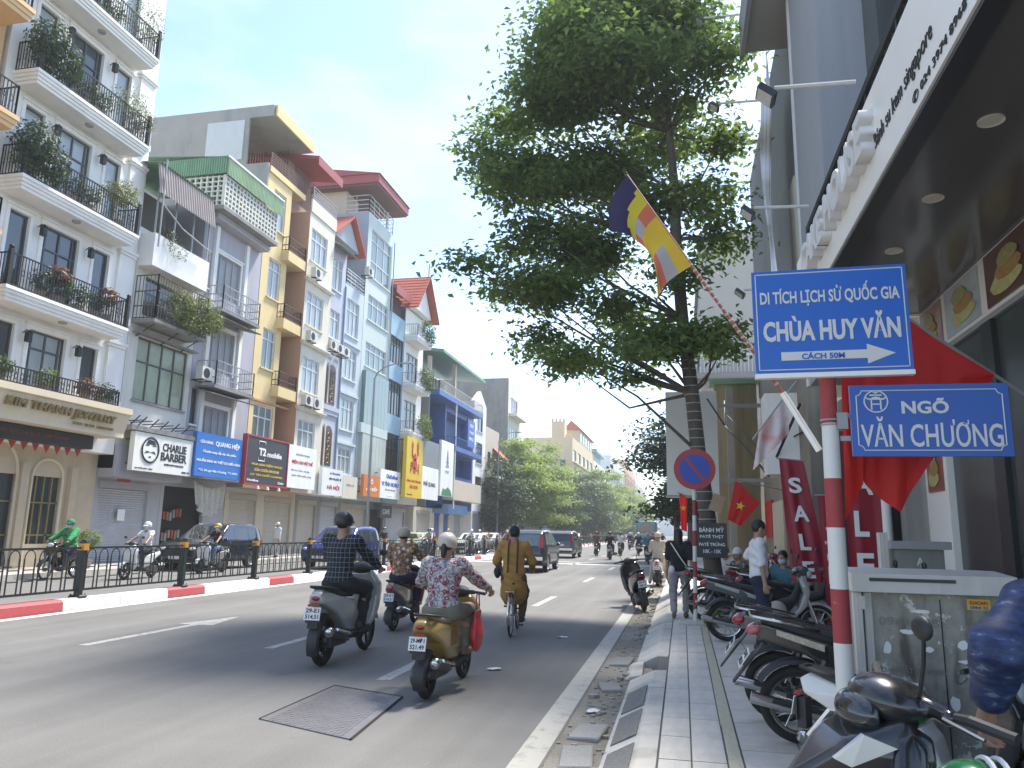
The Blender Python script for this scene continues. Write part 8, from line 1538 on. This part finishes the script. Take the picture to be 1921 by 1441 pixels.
scooter('motor_scooter', 'pale scooter of the rider in a black shirt', (-16.2, 24.6, 0), 178, W_BEI, M_BPL, shield=W_WHT)
person('person', 'rider in a black shirt and yellow helmet behind the railing', (-16.2, 24.6, 0), 178, gw, dict(body=M_SKIN, shirt=M_BLACKC, trousers=M_JEAN, shoe=M_SHOE, helmet=M_HYEL, mask=M_MASK))
# riders coming up beyond the railing, each a bike and a rider
gd = body_parts('rd', (0, -.28, .92), 8, [(-.32, .25, 1.07), (.32, .25, 1.07)], [(-.15, .12, .42), (.15, .12, .42)], res=.03, sleeve=.9)
gs = body_parts('rs', (0, -.28, .92), 8, [(-.32, .25, 1.07), (.32, .25, 1.07)], [(-.15, .12, .42), (.15, .12, .42)], res=.03, sleeve=.3)
base_s = {}
def far_ride(x, y, rz, shirt, helmet, paint_m, label, grp, geo, uses='s', trousers=None, roll=0, mask=False):
    key = (paint_m.name, uses)
    if key not in base_s: base_s[key] = (scooter if uses == 's' else underbone)('motor_scooter' if uses == 's' else 'motorbike', '', (0, 0, 0), 0, paint_m, res=.03, **({'roll': 0} if uses == 'u' else {})).root; r = base_s[key]
    else: r = copy_tree(base_s[key])
    r.location = (x, y, 0); r.rotation_euler = (0, R(roll), R(rz)); tag(r, 'scooter under the rider '+label, 'scooter', 'bikes '+grp)
    w = dict(body=M_SKIN, shirt=shirt, trousers=trousers or M_NAVYC, shoe=M_SHOE, helmet=helmet)
    if mask: w['mask'] = M_MASK
    person('person', 'rider '+label, (x, y, 0), rz, geo, w, 'riders '+grp)
G1 = 'coming towards the camera beyond the railing'
for (x, y, sh, he, pm, lb, geo) in ((-15.4, 36.5, M_GREYT, M_HTAN, W_WHT, 'in light grey beside the blue car', gd), (-16.4, 41, M_BLACKC, M_HBLK, W_WHT, 'in black on a white scooter near the café sign', gd), (-14.6, 43.5, M_BEIGEC, M_HBLK, W_GRY, 'in beige with a dark helmet by the railing', gd), (-15.6, 47, M_BLUEC, M_HWHT, W_BLK, 'in a blue shirt and white helmet by the pale green taxi', gs), (-13.8, 50, M_WHITEC, M_HWHT, W_WHT, 'in white with a white helmet close to the railing', gd), (-16.2, 52.5, M_OLIVE, M_HTAN, W_RED, 'in olive on a red scooter', gd), (-13.6, 60, M_GREYT, M_HBEI, W_GRY, 'in grey with a beige helmet ahead of the white car', gd), (-16.4, 62, M_BLACKC, M_HWHT, W_SIL, 'in black with a white helmet behind the white car', gd), (-14.0, 68, M_REDC, M_HBLK, W_BLK, 'in red with a black helmet', gs), (-15.5, 76, M_WHITEC, M_HBLK, W_BLK, 'in white with a black helmet', gs), (-13.5, 84, M_NAVYC, M_HWHT, W_WHT, 'in navy with a white helmet', gd)): far_ride(x, y, 180+random.uniform(-4, 4), sh, he, pm, lb, G1, geo, mask=True)
G2 = 'riding away down the near lanes'
for (x, y, sh, he, pm, lb, geo) in ((-6.05, 56, cloth_m('maroon', (.14, .05, .05)), M_HBLK, W_BLK, 'in maroon riding alone near the middle of the road', gs), (-4.45, 49, M_BLACKC, M_HBLK, W_GRY, 'in black with a black helmet ahead of the parked scooter', gd), (-4.5, 58, M_WHITEC, M_HBLK, W_BLK, 'in a white shirt and black helmet riding away', gs), (-5.2, 79, M_NAVYC, M_HWHT, W_BLK, 'in navy with a white helmet riding away near the bus', gd), (-3.3, 60, M_NAVYC, M_HWHT, W_GRY, 'in navy with a white helmet riding away behind the bus', gd), (-2.5, 68, M_REDC, M_HBLK, W_RED, 'in red riding away near the kerb', gs), (-1.9, 44, M_TEALC, M_HBEI, W_BLK, 'in teal riding away by the kerb', gs), (-5.8, 92, M_GREYT, M_HWHT, W_BLK, 'in grey riding away left of the bus', gd), (-2.2, 88, M_BLACKC, M_HTAN, W_WHT, 'in black with a tan helmet right of the bus', gd)): far_ride(x, y, random.uniform(-4, 4), sh, he, pm, lb, G2, geo)
gb = ride('rb', 1.0, res=.02, lean=2, feet=((-.30, .02, .12), (.32, .0, .14)), build=1.08, jacket=.01)
scooter('motor_scooter', 'white scooter with dark red tail stopped at the kerb under the rider in beige', (-.78, 26.0, 0), -3, W_WHT, M_BPL, shield=W_WHT, res=.02)
person('person', 'rider in a beige jacket and pale helmet stopped at the kerb', (-.78, 26.0, 0), -3, gb, dict(body=M_SKIN, shirt=M_BEIGEC, trousers=cloth_m('beige trousers', (.40, .37, .31)), shoe=M_SANDAL, helmet=M_HBEI, hair=M_HAIR))
scooter('parked_scooter', 'black scooter leaning on its stand at the gutter', (-.98, 17.9, 0), 13, W_BLK, M_BPL, roll=-9, pl=('29-T1', '408.17'), shield=W_BLK, res=.016)
# -- pavement people
gwm = body_parts('walk', (0, 0, .90), 2, [(-.24, .08, .82), (.24, -.04, .84)], [(-.10, -.10, .10), (.10, .14, .085)], res=.014, sleeve=.42, build=1.0, curl=.4, leg=.93, hdir=((1, 0, 0), (-1, 0, 0)), jacket=.01, skirt=.15)
pw_ = person('person', 'woman with long black hair in a black top and light grey trousers walking away', (-.08, 14.8, .14), -3, gwm, dict(body=M_SKIN, shirt=M_BLACKC, trousers=M_GREYT, shoe=M_SANDAL, long_hair=M_HAIR), scale=.965)
b = MB(); b.tube([(-.14, -.13, 1.40), (.02, -.165, 1.15), (.17, -.10, .93)], .010, 5); pw_.add(b, 'bag_strap', M_PWHT); solid_obj('small_bag', s_ell((-.13, -.16, .90), (.06, .045, .08)), .014, M_WHITEC, pw_.root)
gm = body_parts('man', (0, 0, .95), 1, [(-.26, .10, 1.10), (.25, .06, .76)], [(-.11, .02, .09), (.11, -.03, .09)], res=.012, sleeve=.46, curl=.55, hdir=((0, 0, -1), (-1, .2, 0)), head=(10, 4), skirt=-.1)
pm_ = person('person', 'man in a white shirt and dark trousers standing beside the parked motorbikes', (1.0, 11.2, .14), -88, gm, dict(body=M_SKIN, shirt=M_WHITEC, trousers=M_NAVYC, shoe=M_SHOE, hair=M_HAIR), scale=1.0)
gsit = body_parts('sit', (0, 0, .50), 12, [(-.16, .42, .62), (.16, .42, .62)], [(-.16, .42, .10), (.16, .42, .10)], res=.02, sleeve=.9)
M_CAM2 = floral_mat('grey leaf camouflage', (.04, .045, .04), [(.10, .11, .10), (.28, .30, .27), (.06, .07, .06)], 16, .4)
for (x, y, rz, sh, he, lb) in ((1.15, 16.0, 120, M_CAM2, 'cap', 'seated person in grey camouflage and a white cap behind the motorbikes'), (1.78, 14.6, 150, M_TEALC, 'hair', 'seated person in a mask and teal top behind the motorbikes'), (.95, 18.4, 170, M_WHITEC, 'hair', 'seated person in white behind the leaning trunk')):
    w = dict(body=M_SKIN, shirt=sh, trousers=M_NAVYC, shoe=M_SHOE); w[he] = M_HWHT if he == 'cap' else M_HAIR
    if sh is M_TEALC: w['mask'] = M_MASK
    person('person', lb, (x, y, .14), rz, gsit, w, cat='person')
    st_ = Thing('plastic_stool', 'low red plastic stool under the '+lb.split(' behind')[0], 'stool', (x, y, .14), R(rz)); b = MB(); b.cham(-.15, .15, -.15, .15, .33, .36, .02); st_.add(b, 'seat', MATS['red plastic film']); 
    for sx in (-1, 1):
        for sy in (-1, 1): b = MB(); b.tube([(sx*.12, sy*.12, .33), (sx*.15, sy*.15, 0)], .02, 6); st_.add(b, 'leg', MATS['red plastic film'])
gped = body_parts('ped', (0, 0, .93), 2, [(-.24, .10, .86), (.24, -.02, .84)], [(-.10, .12, .09), (.10, -.12, .10)], res=.026, sleeve=.9, curl=.4)
person('person', 'pedestrian in white with a white cap in front of the beige shutters', (-19.7, 35.3, .14), 160, gped, dict(body=M_SKIN, shirt=M_WHITEC, trousers=cloth_m('cream trousers', (.5, .46, .38)), shoe=M_SHOE, cap=M_HWHT))
# -- man at the near right holding the black scooter
gman = body_parts('near', (0, 0, .86), 4, [(-.38, -.02, .98), (.26, .1, .75)], [(-.12, .0, .09), (.12, .04, .09)], res=.010, jacket=.028, sleeve=.86, curl=.75, hdir=((.75, -.25, -.4), (-1, 0, 0)), build=1.1, elbow_hint=(.6, -.6, -.2))
person('person', 'man in a navy camouflage padded jacket and khaki trousers holding the black scooter', (1.33, 2.97, .14), 4, gman, dict(body=M_SKIN, shirt=M_CAMO, trousers=M_KHAKI, shoe=M_SHOE, hair=M_HAIR), scale=.98)
# -- parked motorbikes on the near pavement, fronts to the wall
PKG = 'motorbikes parked on the near pavement'
k5 = underbone('motorbike', 'black motorbike with red and white nose decals held by the man in navy', (1.02, 2.90, .14), 104, W_BLK, roll=-5, res=.008, mir=False, head_m=M_CGL, pl=('29-X5', '110.28'))
solid_obj('nose_fairing', s_prof([(.40, .66), (.70, .62), (.84, .70), (.80, .77), (.62, .93), (.46, 1.0), (.38, .95)], lambda y, z: np.clip(.17-.20*np.clip((y-.45)/.4, 0, 1)**1.3-.04*np.clip((z-.9)/.1, 0, 1), .03, .3), .025, .2), .008, W_BLK, k5.root, 1)
for sg in (1, -1):
    for (nm, pts, m_) in (('nose_decal', [(.176, .44, .855), (.135, .60, .785), (.07, .78, .715), (.088, .755, .75), (.142, .56, .85), (.172, .46, .90)], W_WHT), ('red_decal', [(.178, .44, .78), (.138, .60, .72), (.09, .74, .685), (.078, .76, .712), (.134, .60, .752), (.176, .44, .815)], W_RED), ('grey_decal', [(.155, .50, .93), (.12, .62, .865), (.098, .66, .88), (.118, .58, .955)], W_SIL)):
        b = MB(); b.prism([(x*sg+.006*sg, y, z) for x, y, z in pts], (-.02*sg, 0, 0)); k5.add(b, nm, m_)
    text('110', I_W, k5.root, (sg*.181, .46, .80), (0, -sg, .3 if sg > 0 else -.3) if 0 else (0, sg*-1.0, 0.35*sg), (0, .3, 1), .09, .04, thick=.004, shear=.3, bold=.02)
b = MB(); b.tube([(-.10, .40, 1.06), (-.13, .40, 1.16), (-.17, .42, 1.24)], .007, 6); o = k5.add(b, 'mirror', M_BPL); b = MB(); b.sphere((-.18, .43, 1.275), (.05, .018, .036), 12, 8); k5.add(b, 'mirror_shell', M_BPL, o, smooth=True)
gh = Thing('green_helmet', 'green open-face helmet with white stripes hanging beside the near motorbike', 'helmet', (.80, 2.60, .835)); hm_ = s_sub(s_ell((0, 0, .06), (.12, .14, .13)), s_box((0, 0, -.12), (.3, .3, .1)), .01); solid_obj('shell', hm_, .008, paint('bright green', (.02, .22, .07)), gh.root)
for dx in (.02, .055): b = MB(); b.tube([(dx+.02, -.145*math.cos(a)*.98, .06+.136*math.sin(a)) for a in [math.pi*i/12 for i in range(1, 12)]], .008, 5); gh.add(b, 'stripe', I_W)
scooter('motor_scooter', 'white scooter with a round red tail lamp parked behind the sign pole', (1.34, 4.94, .14), -120, W_WHT, M_BPL, s=.81, roll=0, pl=('29-H1', '373.05'), shield=W_BLK, res=.010, group=None)
underbone('motorbike', 'black motorbike with floral side decal and red tail lamp parked behind the utility cabinet', (1.42, 6.36, .14), -92, W_BLK, roll=6, stripe=mat('decal cream floral', (.5, .46, .36), .4, var=.6, scale=60), tail_m=mat('tail lamp clear red', (.36, .08, .09), .15, var=.5, scale=30, coat=.5), res=.010)
underbone('motorbike', 'dark motorbike parked just beyond the one with a floral decal', (1.36, 7.0, .14), -95, W_GRY, roll=6, res=.014)
underbone('motorbike', 'silver and black motorbike with a helmet on its footboard beside the standing man', (1.19, 11.95, .14), -90, W_GRY, roll=5, shield=W_SIL, res=.014, stripe=W_SIL)
h2 = Thing('grey_helmet', 'grey white helmet lying on the step of the silver motorbike', 'helmet', (1.29, 11.82, .62)); solid_obj('shell', s_ell((0, 0, 0), (.13, .15, .12)), .012, M_HBEI, h2.root)
underbone('motorbike', 'motorbike with an orange side stripe parked behind the no parking sign', (.95, 14.7, .14), -84, W_BLK, roll=6, stripe=paint('orange', (.6, .22, .03)), res=.016)
for i, (y, pmx, lb) in enumerate(((15.9, W_RED, 'red motorbike parked near the old wall'), (13.1, W_BLK, 'black motorbike parked under the star flag'), (19.6, W_GRY, 'grey motorbike parked behind the leaning trunk'), (20.6, W_RED, 'dark red motorbike parked under the white light box'))): underbone('motorbike', lb, (1.75 if i != 2 else 1.4, y, .14), -90+5*i, pmx, roll=6, res=.016)
plant('weed_clump', 'small weeds growing at the foot of the no parking sign', (.42, 13.6, .14), [((0, 0, .12), (.14, .12, .14)), ((.1, .05, .2), (.1, .1, .12))], M_LEAFY, leaf=.08, dens=1800, pot=False)
# ================================================================== AIR
hz = MB(); hz.box(-140, 60, -30, 620, -1.8, 34); o = hz.build('haze', mat('haze air', (.8, .84, .88))); tag(o, 'thin pale summer haze hanging along the whole street', 'haze', kind='stuff')
m = MATS['haze air']; nt = m.node_tree; nt.nodes.clear(); mo = nt.nodes.new('ShaderNodeOutputMaterial'); pv = nt.nodes.new('ShaderNodeVolumePrincipled'); pv.inputs['Color'].default_value = (.86, .91, .96, 1); pv.inputs['Density'].default_value = .0009; pv.inputs['Anisotropy'].default_value = .3; nt.links.new(pv.outputs[0], mo.inputs['Volume'])
